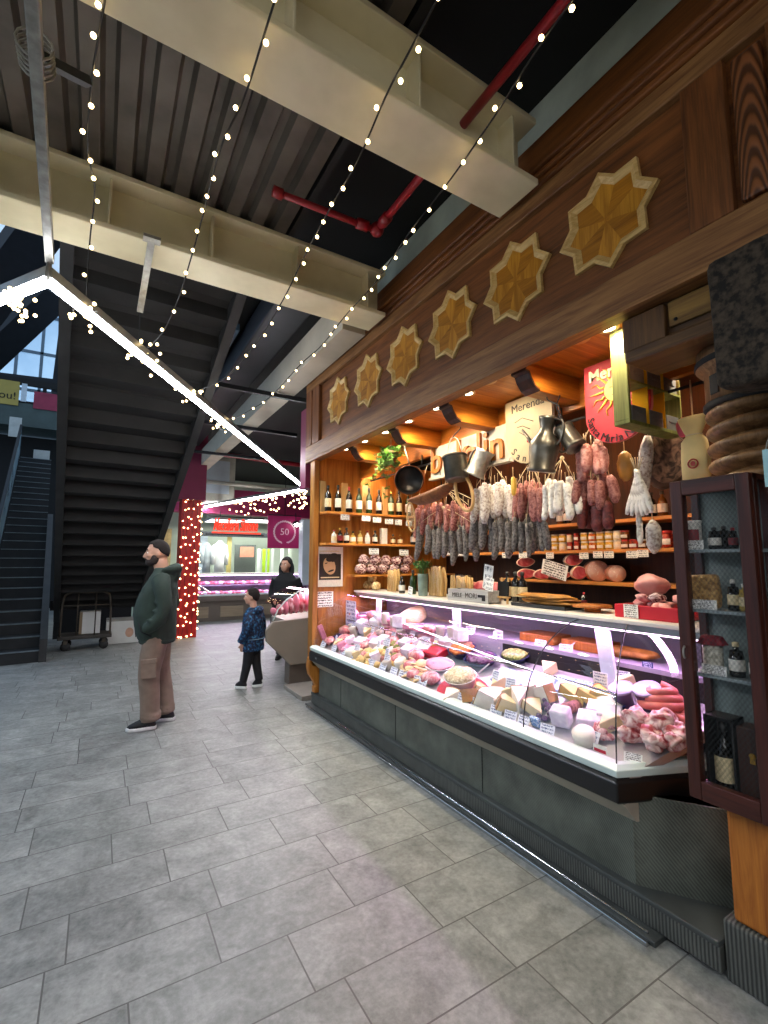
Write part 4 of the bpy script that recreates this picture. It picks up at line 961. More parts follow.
# red tray of meats
y0, y1 = ct(678, 2.64).y, ct(615, 2.64).y
t = thing('red_tray', 'red plastic tray heaped with cured meats at the near end of the counter', 'tray', (2.76, (y0 + y1) / 2, ZC))
mb = MB(); hh = .075
mb.bx(2.63, 2.645, y0, y1, ZC, ZC + hh).bx(2.90, 2.915, y0, y1, ZC, ZC + hh).bx(2.645, 2.9, y0, y0 + .012, ZC, ZC + hh).bx(2.645, 2.9, y1 - .012, y1, ZC, ZC + hh).bx(2.645, 2.9, y0, y1, ZC, ZC + .01)
mb.build('tray_body', M_redt, t, bevel=.004)
cardobj('tray_card', Vector((2.622, ct(630, 2.62).y, ZC + .004)), .085, .075, C_note, 'handwritten white card leaning on the red meat tray', 'card')
M_cure = speck('mixed_cured_meat', '#b0505a', '#e3b4ae', 22, .5, .15, .35, .4, c3='#f1ded4', dist=1); M_pink = speck('cooked_pink_ham', '#cf7f78', '#e6aaa0', 8, .5, .2, .35, .25); M_whitecase = mat('white_mould_casing', '#d5cdc4', .7, 0, .12, 30, .2)
ym = (y0 + y1) / 2
tag(lumpy(.085, .095, .062, 2, .25, 24, 14).build('cooked_ham', M_pink, world=False, loc=(2.80, ct(652, 2.8).y, ZC + .115)), 'large smooth pink cooked ham on top of the red tray', 'ham')
random.seed(9)
for i in range(16):
    y = y0 + .03 + (y1 - y0 - .05) * ((i * 5) % 16) / 16; x = random.uniform(2.67, 2.88); z = ZC + .055 + .035 * (i // 8)
    o = lumpy(random.uniform(.03, .045), random.uniform(.035, .05), random.uniform(.02, .028), i + 20, .3, 14, 8).build('meat_piece', (M_cure, M_pink, M_vac)[i % 3 if i % 5 else 0], world=False, loc=(x, y, z)); o.rotation_euler = (random.uniform(-.4, .4), random.uniform(-.4, .4), random.uniform(0, 3))
    tag(o, 'small piece of cured meat in the heap on the red tray', 'meat', 'meat pieces on the red tray')
def salami(L, r, m, label, cat='salami', loc=None, rot=None, group=None, string=True, bend=.05, lump=.08, tip=.45, seed=0, name='salami'):
    """hanging sausage: local origin at the top knot, hangs down -Z"""
    from mathutils import noise
    t = thing(name, label, cat, loc or (0, 0, 0), 0, group)
    mb = MB(); n = 9; pts = []; rr = []
    for i in range(n):
        u = i / (n - 1); k = max(.12, (1 - abs(2 * u - 1) ** 3.2)) ** tip
        pts.append((bend * L * sin(pi * u), 0, -.02 - L * u)); rr.append(r * k * (1 + lump * noise.noise(Vector((u * 6, seed * 2.3, 0))) * 2))
    mb.tube(pts, rr, 10).build('casing', m, t, world=False)
    if string:
        s = MB().tube([(0, 0, .05), (0, 0, -.02)], .0025, 4)
        for u in (.08, .9): s.tube([(bend * L * sin(pi * u) + r * .55 * cos(a), r * .55 * sin(a), -.02 - L * u) for a in [i * pi / 4 for i in range(9)]], .002, 4)
        s.split('string', M_twine, t, world=False)
    if rot: t.rotation_euler = rot
    return t
M_twine = mat('butcher_twine', '#cdbb94', .8)
S_pale = speck('pale_mould_salami', '#8d7468', '#d8cfc4', 55, .45, .12, .8, .5, detail=4); S_red = speck('red_brown_salami', '#6b2a26', '#b0766a', 60, .5, .14, .6, .5, detail=4); S_grey = speck('dark_grey_sausage', '#3a3433', '#7e7772', 60, .5, .15, .75, .6, detail=4); S_white = speck('white_mould_sausage', '#a79c8e', '#ebe6dc', 45, .42, .12, .85, .5, detail=4); S_pink = speck('pink_fresh_salami', '#a85a50', '#dca396', 50, .5, .14, .5, .4, detail=4); S_dred = speck('dark_red_speck', '#3b100d', '#74302a', 40, .5, .15, .5, .5, detail=4)
SP = {}
def hang(px, y0, y1, wpx, X, m, label, group, tilt=0, seed=0, bend=.03, tip=.4):
    p = pX(px, y0, X); s = mpp(p); L = (y1 - y0) * s; r = wpx * s / 2
    key = (m.name, round(L, 2), round(r, 3), seed % 3, tip)
    if key in SP:
        t = dup(SP[key], p, (tilt, 0, random.uniform(0, 6) if not tilt else 0), label, group)
    else:
        t = salami(L, r, m, label, loc=p, rot=(tilt, 0, 0), group=group, seed=seed % 3, bend=bend, tip=tip); SP[key] = t
    return t
random.seed(21)
t = thing('hanging_rail', 'dark iron rail with hooks from which the cured meats hang over the counter', 'rail', (2.6, 3, 2.47))
MB().tube([(2.6, 1.0, 2.47), (2.6, 4.6, 2.47)], .009, 8).build('rod', M_dsteel, t)
for y in (1.1, 2.0, 2.8, 3.6, 4.5): MB().tube([(2.6, y, 2.47), (2.6, y, 2.58)], .006, 6).build('rod_hanger', M_dsteel, t)
def bunch(lst, X, m, label, group, tilt=0, bend=.03, tip=.4):
    """two loose layers of sausages; twine gathers them to a hook on the rail"""
    tops = []
    for lay in range(2):
        for i, (px, a, b, w) in enumerate(lst):
            if lay and i == len(lst) - 1: continue
            j = random.uniform(-4, 4); mid = sum(q[0] for q in lst) / len(lst)
            t = hang(px + lay * 3.5 + random.uniform(-1.5, 1.5), a + j - lay * 3, b + j - lay * 3 + random.uniform(-3, 3), w * random.choice((.88, 1, 1, 1.14)), X + (.06 if lay else -.02) + random.uniform(-.03, .03), m, label, group, tilt + (mid - px) * .006 + random.uniform(-.10, .10), i, bend * random.choice((1, 2, 3)), tip); tops.append(t.location.copy())
    c = sum(tops, Vector()) / len(tops); hk_ = Vector((2.6, c.y, 2.462)); kn = Vector(((c.x + 2.6) / 2, c.y, min(2.4, c.z + .14)))
    r = thing('twine_bundle', 'gathered white twine holding the ' + group, 'twine', kn)
    MB().tube([hk_, hk_ + Vector((-.02, .01, -.05)), kn], .004, 5).build('iron_hook', M_dsteel, r)
    mb = MB()
    for q in tops[::2]: mb.tube([kn, kn.lerp(q, .5) + Vector((0, 0, .01)), q], .0026, 4)
    mb.sph(tuple(kn), .014, 8, 6); mb.build('strands', M_twine, r)
rng = lambda a, b, n: [a + (b - a) * i / (n - 1) for i in range(n)]
bunch([(x, 504 + random.uniform(-3, 3), 529 + random.uniform(-3, 3), 7) for x in rng(417, 472, 9)], 2.62, S_red, 'reddish brown dried sausage in the upper row under the wooden trough', 'red dried sausages under the wooden trough')
bunch([(x, 524 + random.uniform(-3, 3), 555 + random.uniform(-4, 6), 7) for x in rng(420, 470, 9)], 2.6, S_grey, 'dark grey dried sausage in the lower row under the wooden trough', 'dark sausages under the wooden trough')
bunch([(x, 482 + random.uniform(-2, 3), 519 + random.uniform(-3, 3), 9.5) for x in (476, 484, 491, 498, 508)], 2.56, S_pale, 'big pale mould-dusted salami hanging below the wooden letter sign', 'pale salami below the letter sign')
bunch([(x, 515 + random.uniform(-3, 3), 550 + random.uniform(-4, 4), 8) for x in rng(474, 508, 6)], 2.6, S_grey, 'dark grey sausage hanging below the big pale salami', 'dark sausages below the pale salami')
bunch([(x, 484 + random.uniform(-2, 2), 519, 7.5) for x in rng(517, 540, 5)], 2.55, S_red, 'red brown salami in the tight cluster below the pewter pitcher', 'red salami below the pitcher')
bunch([(x, 517 + random.uniform(-2, 2), 549, 7) for x in rng(514, 543, 6)], 2.57, S_grey, 'dark grey sausage hanging below the red brown salami cluster', 'dark sausages below the red salami')
bunch([(x, 480 + random.uniform(-3, 3), 514 + random.uniform(-3, 2), 8.5) for x in rng(544, 574, 5)], 2.5, S_white, 'short whitish mould-coated sausage right of the pewter pitcher', 'whitish sausages right of the pitcher', tip=.3)
bunch([(x, 444 + random.uniform(-2, 2), 473, 10) for x in (579, 587, 594, 602)], 2.5, S_pink, 'plump pink sausage in the top tier left of the red sign point', 'pink sausages top tier', tip=.35)
bunch([(x, 473 + random.uniform(-2, 2), 500, 9) for x in (577, 584, 592, 600, 608)], 2.52, S_red, 'plump reddish sausage in the second tier below the pink ones', 'reddish sausages second tier', tip=.35)
bunch([(x, 498 + random.uniform(-2, 2), 527, 12) for x in (583, 596, 606)], 2.55, S_dred, 'dark red cured piece in the lowest tier above the jars', 'dark red pieces lowest tier', tip=.3)
for i, (px, tl) in enumerate(((628, .42), (631, .25), (636, .1), (641, -.08), (646, -.28), (649, -.45))):
    hang(636 + (px - 636) * .3, 466, 513, 6.5, 2.5 + i * .012, S_white, 'long thin white salami in the fanned bunch beneath the red sign', 'thin white salami fan', -tl * .75, i)
hang(648, 432, 500, 13, 2.62, S_pale, 'long thick grey salami behind the fanned white ones', None, .18, 1)
hang(638, 508, 541, 6, 2.62, S_white, 'single pale sausage hanging low before the jars', None, 0, 2)
hang(652, 516, 550, 14, 2.66, S_pale, 'rounded grey cured piece hanging low before the right jars', None, 0, 1, .03, .7)
M_prov = mat('smoked_provolone', '#a2702a', .4, 0, .2, 10, .2)
hang(624, 448, 478, 15, 2.6, M_prov, 'brown smoked provolone hanging under the left edge of the red sign', None, 0, 0, .02, .6)
M_yel = mat('yellow_provola', '#c9a23a', .4, 0, .15, 10)
hang(513, 474, 493, 5.5, 2.48, M_yel, 'small yellow provola cheese hanging left of the red brown salami', None, 0, 0)
# hanging cured ham with round cut face
p = pX(664, 458, 2.72); s = mpp(p); t = thing('cured_ham', 'large dark cured ham with veined brown face hanging behind the white salami fan', 'ham', p, .7)
poly = [(23 * s * cos(a) * (1 + .15 * cos(a)), 27 * s * sin(a) * (1 - .12 * cos(2 * a))) for a in [2 * pi * i / 26 for i in range(26)]]
MB().prism(poly, .11, TR(.1, 0, 0) @ FX(0, 0, 0), sm=True).build('rind', mat('dark_ham_rind', '#4a2f22', .6, 0, .3, 12, .3), t, world=False, bevel=.03, seg=3)
MB().prism([(x * .86, y * .86) for x, y in poly], .006, TR(-.012, 0, 0) @ FX(0, 0, 0)).build('face', speck('veined_ham_face', '#3a2418', '#8a6650', 14, .5, .12, .6, .4, c3='#a88a70', dist=2), t, world=False)
MB().tube([(.04, 0, 26 * s), (0, 0, 26 * s + .1)], .004, 5).build('string', M_twine, t, world=False)
# --- metal ware, trough, plant
M_pew = mat('tarnished_pewter', '#5f5c54', .35, .85, .25, 9, .1); M_pewd = mat('dark_iron_pot', '#3b3833', .4, .8, .3, 8, .1); M_cop = mat('aged_copper', '#7a4a30', .35, .8, .3, 8, .1); M_inn = mat('dark_pan_inside', '#33302e', .4, .6, .3, 12)
def hook(root, a, b):
    a = Vector(a); b = Vector(b); d = b - a
    MB().tube(curve_pts([a, a + d * .25 + Vector((0, .02, 0)), a + d * .55 - Vector((0, .03, 0)), a + d * .85, b], 5), .004, 6).build('hook', M_dsteel, root)
# oil pitcher
p = pX(541, 472, 2.36); s = mpp(p); t = thing('pewter_pitcher', 'large tarnished pewter pitcher with long spout hanging before the cream sign', 'pitcher', p)
PM = TR(*p) @ RX(radians(12)); h = 55 * s
MB().lathe([(.24 * h, 0), (.25 * h, .02 * h), (.25 * h, .06 * h), (.225 * h, .08 * h), (.27 * h, .42 * h), (.25 * h, .55 * h), (.13 * h, .70 * h), (.115 * h, .80 * h), (.16 * h, .95 * h), (.17 * h, 1.0 * h), (.155 * h, 1.0 * h), (.1 * h, .82 * h)], 24, PM).build('body', M_pew, t)
MB().tube([PM @ Vector(q) for q in ((0, .22 * h, .46 * h), (0, .36 * h, .58 * h), (0, .58 * h, .78 * h))], [.05 * h, .035 * h, .022 * h], 10).build('spout', M_pew, t)
MB().tube(curve_pts([PM @ Vector(q) for q in ((0, -.15 * h, .96 * h), (0, -.33 * h, .9 * h), (0, -.36 * h, .65 * h), (0, -.26 * h, .48 * h))], 5), .02 * h, 8).build('handle', M_pew, t)
hook(t, pX(547, 392, 2.36), PM @ Vector((0, -.28 * h, .93 * h)))
p = pX(570, 438, 2.42); s = mpp(p); t = thing('pewter_mug', 'tilted dark pewter mug hanging right of the large pitcher', 'mug', p); h = 27 * s
PM = TR(*p) @ RX(radians(-32)) @ TR(0, 0, -h / 2)
MB().lathe([(.36 * h, 0), (.4 * h, .05 * h), (.36 * h, .1 * h), (.34 * h, .85 * h), (.38 * h, h), (.34 * h, h), (.31 * h, .5 * h)], 20, PM).build('body', M_pew, t)
MB().tube(curve_pts([PM @ Vector(q) for q in ((0, .33 * h, .9 * h), (0, .62 * h, .8 * h), (0, .6 * h, .35 * h), (0, .36 * h, .2 * h))], 5), .05 * h, 8).build('handle', M_pew, t)
hook(t, pX(560, 395, 2.4), PM @ Vector((0, .5 * h, .85 * h)))
# grey pot under the letter sign
p = pX(457, 480, 2.42); s = mpp(p); t = thing('iron_pot', 'worn grey cooking pot with dark rim hanging before the wooden letter sign', 'pot', p)
h = 25 * s; r = 12 * s; PM = TR(*p) @ RX(radians(-7))
MB().lathe([(r * .92, 0), (r, .01), (r * 1.0, h * .85), (r * 1.08, h * .9), (r * 1.08, h), (r * .98, h), (r * .9, h * .3), (.0, h * .15)], 24, PM).build('body', M_pew, t)
MB().lathe([(r * 1.085, h * .9), (r * 1.1, h * .91), (r * 1.1, h * .99), (r * 1.085, h)], 24, PM, cap=False).build('rim', M_pewd, t)
MB().tube(curve_pts([PM @ Vector((0, r, h)), PM @ Vector((0, r * .6, h * 1.6)), PM @ Vector((0, 0, h * 1.8)), PM @ Vector((0, -r * .6, h * 1.6)), PM @ Vector((0, -r, h))], 5), .004, 6).build('bail_handle', M_galv, t)
hook(t, pX(465, 418, 2.36), PM @ Vector((0, 0, h * 1.8)))
p = pX(480, 463, 2.5); s = mpp(p); t = thing('metal_jug', 'dented bright metal jug hanging tilted before the letters at the sign centre', 'jug', p); h = 27 * s
PM = TR(*p) @ RX(radians(28)) @ RY(radians(10)) @ TR(0, 0, -h * .5)
MB().lathe([(.42 * h, 0), (.44 * h, .04 * h), (.38 * h, .1 * h), (.30 * h, .6 * h), (.34 * h, .9 * h), (.38 * h, h), (.34 * h, h), (.28 * h, .5 * h)], 20, PM).build('body', M_galv, t)
MB().tube(curve_pts([PM @ Vector(q) for q in ((0, .3 * h, .95 * h), (0, .6 * h, .8 * h), (0, .55 * h, .3 * h), (0, .38 * h, .15 * h))], 5), .04 * h, 8).build('handle', M_pewd, t)
MB().tube([PM @ Vector((0, 0, h)), Vector((2.6, p.y, 2.46))], .004, 5).build('hook', M_dsteel, t)
# copper pan
p = pX(409, 480, 2.40); s = mpp(p); t = thing('copper_pan', 'aged copper pan hanging with its dark open mouth towards the aisle', 'pan', p)
PM = TR(*p) @ RZ(radians(48)) @ RY(radians(-104)); r = 14.5 * s; dp = .13
MB().lathe([(r * .9, -dp), (r * .97, -dp * .9), (r * 1.0, 0), (r * 1.04, .004), (r * .98, .004)], 28, PM, cap=False).build('pan_wall', M_cop, t)
MB().lathe([(r * .98, .003), (r * .95, -dp * .5), (r * .86, -dp * .92), (.0, -dp * .93)], 28, PM, cap=False).build('inside', M_inn, t, label='dark inside')  # inside coloured darker than the pan wall
MB().tube([PM @ Vector((r * .99, -.01, -.01)), PM @ Vector((r * 1.25, 0, -.02)), pX(404, 445, 2.36)], .006, 6).build('iron_loop', M_galv, t)
# wooden trough
a = pX(412, 503, 2.48); b = pX(452, 487, 2.56); t = thing('wooden_trough', 'carved brown wooden trough hanging above the dark sausages left of the pot', 'trough', (a + b) / 2)
dirv = b - a; FRM = frame((a + b) / 2, dirv, (0, 0, 1)); Lh = dirv.length / 2 * 1.1
mb = MB(); rows = []
for i in range(13):
    u = -1 + 2 * i / 12; w = .075 * max(.15, (1 - abs(u) ** 2.5)) ** .5; rows.append([(u * Lh, w * cos(pi + pi * j / 10), .10 * max(.1, 1 - abs(u) ** 3) * sin(pi + pi * j / 10) * .8 + .02 + .02 * u * u) for j in range(11)])
mb.grid(rows, FRM).build('bowl', wood('trough_wood', '#4c2c14', '#80512a', 'X', 1.2, .5, .3), t, solid=.016)
for q in (-.6, .6): MB().tube([FRM @ Vector((q * Lh, 0, .02)), Vector((2.6, (FRM @ Vector((q * Lh, 0, 0))).y, 2.46))], .003, 4).build('cord', M_twine, t)
# bent wood frame and collar
def loop(px, py, w, h, X, th, m, label, name, cat, tilt, open_top=True):
    p = pX(px, py, X); s = mpp(p); t = thing(name, label, cat, p); pts = []
    for i in range(21):
        a = -pi * 1.5 + 2 * pi * i / 20 * (.86 if open_top else 1) + (.14 * pi if open_top else 0); pts.append(Vector((0, w * s / 2 * cos(a), h * s / 2 * sin(a))))
    Mx = TR(*p) @ RX(tilt); MB().tube([Mx @ q for q in pts], th, 8, closed=not open_top).build('bent_frame', m, t)
    MB().tube([Mx @ Vector((0, 0, h * s * .45)), Vector((2.6, p.y, 2.46))], .003, 4).build('cord', M_twine, t); return t, Mx, s
W_bent = wood('bent_ash', '#9a7642', '#cbaa74', 'Z', 1, .5, .2)
loop(464, 492, 22, 42, 2.46, .014, W_bent, 'pale bent wooden collar loop hanging beside the grey pot', 'wooden_collar', 'collar', radians(-24))
t, Mx, s = loop(411, 517, 13, 30, 2.5, .008, W_bent, 'oval bent wood frame with netting hanging below the copper pan', 'netted_frame', 'frame', radians(-12), False)
mb = MB()
for k in range(-2, 3): mb.tube([Mx @ Vector((0, k * 2.2 * s, -11 * s)), Mx @ Vector((0, k * 2.2 * s, 11 * s))], .002, 4).tube([Mx @ Vector((0, -5.5 * s, k * 4.5 * s)), Mx @ Vector((0, 5.5 * s, k * 4.5 * s))], .002, 4)
mb.build('netting', M_twine, t)
# leaves
M_leaf = speck('plant_leaf', '#2f5a1c', '#6f9a3a', 9, .5, .2, .45, .2); M_leaf2 = speck('dark_herb_leaf', '#1d4519', '#4f8432', 12, .5, .2, .5, .2); M_stem = mat('green_stem', '#4a6a2a', .6)
def leaf(mb, p, d, L, w, mi=0):
    d = Vector(d).normalized(); side = d.cross(Vector((random.uniform(-.4, .4), random.uniform(-.4, .4), 1))).normalized(); nn = d.cross(side); p = Vector(p)
    L1, L2 = p + d * L * .45 + side * w / 2 + nn * w * .15, p + d * L * .45 - side * w / 2 + nn * w * .15
    mb.add([p, L1, p + d * L - nn * L * .15, L2, p + d * L * .48], [(0, 4, 1), (1, 4, 2), (2, 4, 3), (3, 4, 0)], None, mi)
random.seed(4)
c = pX(391, 462, 2.36); t = thing('hanging_plant', 'bright green trailing leafy plant hanging from the stall ceiling beside the copper pan', 'plant', c)
mb = MB(); st_ = MB()
for k in range(16):
    a = random.uniform(0, 2 * pi); q = [c + Vector((0, 0, .10))]; d = Vector((cos(a) * .5, sin(a), random.uniform(-.1, .5)))
    for j in range(5): q.append(q[-1] + d * .045); d += Vector((0, 0, -.35)) + Vector((random.uniform(-.2, .2), random.uniform(-.2, .2), 0))
    st_.tube(q, .0025, 4)
    for pt in q[1:]:
        for _ in range(3): leaf(mb, pt, (random.gauss(0, 1), random.gauss(0, 1), random.gauss(-.2, .7)), random.uniform(.05, .085), random.uniform(.035, .055))
for pix in ((372, 478), (368, 483), (385, 495)):
    q = [c.lerp(pX(*pix, 2.36), u) + Vector((0, 0, .03 * sin(pi * u))) for u in (.2, .5, .8, 1)]; st_.tube(q, .002, 4)
    for pt in q: 
        for _ in range(4): leaf(mb, pt, (random.gauss(0, 1), random.gauss(0, 1), random.gauss(-.4, .6)), .055, .035)
mb.build('foliage', M_leaf, t); st_.build('stems', M_stem, t)
MB().lathe([(.04, 0), (.07, .09), (.075, .1), (.07, .1)], 16, TR(c.x, c.y, c.z)).build('pot', mat('plant_pot', '#5a3a24', .6), t)
MB().tube([c + Vector((0, 0, .1)), Vector((c.x, c.y, 2.745))], .004, 5).build('cord', mat('white_cord', '#e8e4da', .7), t)
# --- signs
M_sgn = speck('whitewashed_board', '#8a8375', '#b3ac9d', 6, .42, .12, .7, .3); W_branch = wood('yellow_branch_wood', '#7a3b05', '#b06a10', 'Z', 2, .5, .3)
a = pX(432, 478, 2.60); b = pX(512, 428, 2.60); z0 = pX(470, 468, 2.60).z - .015; z1 = pX(470, 441, 2.60).z
z0, z1 = pX(432, 479, 2.6).z, pX(432, 449, 2.6).z
t = thing('letter_sign', 'whitewashed plank sign with raised honey coloured branch letters above the hanging salami', 'sign', (2.59, (a.y + b.y) / 2, z0))
MB().bx(2.585, 2.612, b.y, a.y, z0, z1).build('plank', M_sgn, t, bevel=.006); MB().bx(2.56, 2.612, b.y, a.y, z0 - .02, z0).build('ledge', M_sgn, t)
Wd = a.y - b.y
for ch, px in (('b', 437), ('r', 448.5), ('o', 455), ('k', 463), ('o', 472), ('l', 480), ('i', 487), ('n', 498)):
    yy = pX(px, 455, 2.58).y; MB().text(ch, .33, FX(2.576, yy, (z0 + z1) / 2 + (.0 if ch in 'blki' else -.02)), .014, bold=.004).build('letter', W_branch, t, bevel=0, label='honey coloured letter')
M_cream = mat('cream_sign_paint', '#b8a57e', .6, 0, .1, 6); M_inkb = mat('sign_ink', '#3a3028', .6); M_redp = mat('sign_red', '#a02a20', .6)
def shield(px0, px1, ytop, ybot, X, m, label, name, edge=None):
    yl = pX(px0, 440, X).y; yr = pX(px1, 400, X).y; w = yl - yr; zt = pX(px0, ytop, X).z; zb_ = pX((px0 + px1) / 2, ybot, X).z
    zs = zb_ + w * .48; poly = [(-w / 2, zt), (w / 2, zt)] + [(w / 2 * cos(a), zs + (zs - zb_) * sin(a)) for a in [-pi * i / 16 for i in range(17)]]
    t = thing(name, label, 'sign', (X, (yl + yr) / 2, zb_)); MB().prism([(x, z) for x, z in poly], .014, FX(X, (yl + yr) / 2, 0)).build('board', m, t)
    if edge: MB().prism([(x * 1.03, z if z < zs else z) for x, z in poly], .01, FX(X + .004, (yl + yr) / 2, 0)).build('edge', edge, t)
    return t, (yl + yr) / 2, w, zt, zb_, zs
t, yc, w, zt, zb_, zs = shield(507.5, 553, 404, 463, 2.56, M_cream, 'cream rounded shield sign with ink lettering hanging behind the pewter pitcher', 'cream_sign', mat('pale_sign_edge', '#c9c0ae'))
def arc_text(root, txt, size, yc, zc, R, a0, a1, m, X, name='lettering', lower=True, th=.002):
    mb = MB()
    for i, ch in enumerate(txt):
        a = a0 + (a1 - a0) * i / max(1, len(txt) - 1); M_ = FX(X, yc, zc) @ RZ(a + pi / 2 if lower else a - pi / 2) @ TR(0, -R if lower else R, 0)
        if ch != ' ': mb.text(ch, size, FX(X, yc, zc) @ TR(R * cos(a), R * sin(a), 0) @ RZ(a + pi / 2 if lower else a - pi / 2), th)
    return mb.build(name, m, root)
Xf = 2.545
MB().text('Merenda', .085, FX(Xf, yc, zt - .07), .002).build('lettering', M_inkb, t, label='ink lettering')
MB().text('Merenda', .085, FX(Xf, yc, zt - .07), .002) if False else None
arc_text(t, 'Sante', .075, yc, zs, w * .40, -pi * .80, -pi * .35, M_inkb, Xf)
mb = MB()
for k in range(3): mb.tube([(Xf, yc + .12 - .02 * k, zt - .17 - .04 * k), (Xf, yc + .05, zt - .15 - .06 * k), (Xf, yc - .05 + .03 * k, zt - .2 - .05 * k)], .003, 5)
mb.build('ink_drawing', M_inkb, t); MB().prism(el(.022, .016), .003, FX(Xf, yc - .01, zt - .33)).build('red_mark', M_redp, t)
M_redsign = mat('red_sign_paint', '#b81f28', .5, 0, .08, 5)
t, yc, w, zt, zb_, zs = shield(588.5, 652, 368, 442, 2.46, M_redsign, 'red rounded shield sign with yellow sun hanging behind the green crate', 'red_sign', mat('pink_edge', '#d97a74', .5))
Xf = 2.443; M_sun = mat('sun_yellow', '#d9ac3c', .5, 0, .08, 10)
sc_ = .062; zc = (zt + zb_) / 2 + .06
mb = MB(); mb.prism(el(sc_, sc_ * 1.1), .005, FX(Xf, yc - .0, zc))
mb.build('sun_disc', M_sun, t)
mb = MB()
for k in range(16):
    a = 2 * pi * k / 16
    if k % 2: mb.tube([FX(Xf, yc, zc) @ Vector((r * cos(a + .08 * sin(r * 90)), r * sin(a + .08 * sin(r * 90)), .002)) for r in [sc_ * 1.12 + i * .012 for i in range(8)]], [.007 - .0007 * i for i in range(8)], 5)
    else: mb.tube([FX(Xf, yc, zc) @ Vector((r * cos(a), r * sin(a), .002)) for r in (sc_ * 1.12, sc_ * 2.5)], [.008, .002], 5)
mb.split('sun_ray', M_sun, t)
mb = MB()
for dy, dz, rx, rz in ((.022, .015, .010, .005), (-.022, .015, .010, .005), (0, -.03, .018, .005), (0, -.005, .005, .013)): mb.prism(el(rx, rz, 12), .0065, FX(Xf, yc - dy, zc + dz))
mb.build('sun_face', mat('sun_face_ink', '#7a4a14'), t)
MB().text('Mercato', .095, FX(Xf, yc, zt - .075), .003, bold=.002).build('lettering', mat('cream_lettering', '#e9d9b0', .6), t, label='cream lettering')
arc_text(t, 'Santa Maria Novella', .062, yc, zs, w * .42, -pi * .96, -pi * .06, mat('dark_lettering', '#2a1614', .6), Xf)
def translucent(name, c):
    T = NT(name); a = T.n('ShaderNodeBsdfTranslucent'); b = T.n('ShaderNodeBsdfDiffuse'); a.inputs[0].default_value = b.inputs[0].default_value = (*lin(c), 1)
    mx = T.n('ShaderNodeMixShader'); mx.inputs[0].default_value = .5; T.l(a.outputs[0], mx.inputs[1]); T.l(b.outputs[0], mx.inputs[2]); T.l(mx.outputs[0], T.out.inputs['Surface']); return T.m
# --- green crate with tins, hung behind the lintel
M_grw = wood('green_stained_crate', '#4f5320', '#7f8340', 'Z', 1, .6, .25); M_yb = translucent('yellow_crate_back', '#d9ac2a'); M_tin = mat('grey_tin_box', '#6b6c6c', .5, .3, .15, 12)
Yc = 1.31; q0 = pY(632, 419, Yc); q1 = pY(682, 430, Yc); X0, X1 = q0.x, q1.x; zc0 = q0.z; zc1 = zc0 + .42
t = thing('hanging_crate', 'green stained wooden crate with six compartments hanging behind the lintel', 'crate', ((X0 + X1) / 2, Yc + .05, zc0))
dpt = .085
MB().bx(X0 - .018, X0, Yc, Yc + dpt, zc0, zc1 + .06).build('side_board', M_grw, t, bevel=.003)
MB().bx(X1, X1 + .012, Yc, Yc + dpt, zc0, zc1 - .12).build('side_board', M_grw, t, bevel=.003)
MB().bx(X0 - .018, X1 + .018, Yc, Yc + dpt, zc0 - .02, zc0).build('bottom_board', M_grw, t, bevel=.003)
MB().bx(X0, X1, Yc, Yc + dpt, zc0 + .2, zc0 + .212).build('middle_board', M_grw, t)
for k in (1, 2): x = X0 + (X1 - X0) * k / 3; MB().bx(x - .003, x + .003, Yc + .002, Yc + dpt, zc0, zc1 - .04).build('divider', M_yb, t, label='yellow divider')
for r_ in range(2):
    for k in range(3):
        x = X0 + (X1 - X0) * (k + .5) / 3; w_ = (X1 - X0) / 3 * .78
        o = MB().box((0, 0, .04), (w_, .05, .08)).box((0, -.026, .045), (w_ * .6, .005, .012)).build('grey_tin', M_tin, world=False, loc=(x, Yc + .03, zc0 + .001 + r_ * .212), bevel=.004)
        tag(o, 'grey tin box in the %s row of the green crate, %s compartment' % (('lower', 'upper')[r_], ('left', 'middle', 'right')[k]), 'tin', 'tins in the green crate')
MB().tube([(X0 + .1, Yc + .05, zc1), (X0 + .1, Yc + .05, 2.745)], .006, 6).build('hanger', M_dsteel, t)
# cream cloth bag with red stamp
p = pX(697, 478, 2.56); s = mpp(p); t = thing('cloth_bag', 'cream cloth bag with a round red stamp hanging left of the screw column', 'bag', p)
M_cloth = mat('cream_cloth', '#d8c083', .8, 0, .08, 8, .2)
mb = MB(); rings = []
for z, ww, dd in ((0, 13, 5), (20, 13.5, 5.5), (38, 12, 5), (44, 7, 4), (48, 9, 5), (60, 14, 6), (63, 14, 6)):
    rings.append([(dd * s * cos(a), ww * s * sin(a) * (1 + .06 * sin(5 * a + z)), z * s) for a in [2 * pi * i / 24 for i in range(24)]])
mb.loft(rings).build('sack', M_cloth, t, world=False)
rg = MB(); rg.tube([(-6.1 * s, 4.5 * s * cos(a), 14 * s + 4.5 * s * sin(a)) for a in [2 * pi * i / 20 for i in range(20)]], .004, 5, closed=True).prism(el(2.2 * s, 2.6 * s), .003, FX(-5.9 * s, 0, 14 * s)); rg.build('red_stamp', M_redp, t, world=False)
MB().tube([(7 * s * .6 * cos(a), 7.3 * s * sin(a), 44 * s) for a in [2 * pi * i / 14 for i in range(14)]], .004, 5, closed=True).tube([(0, 0, 62 * s), (0, 0, 62 * s + .2)], .004, 4).build('tie_cord', M_twine, t, world=False)
o = MB(); 
tag(lumpy(.03, .035, .05, 4, .2).build('pink_ribbon_bow', mat('pink_ribbon', '#c2475c', .5), world=False, loc=pX(684, 437, 2.6)), 'pink ribbon bow beside the cream cloth bag', 'bow')
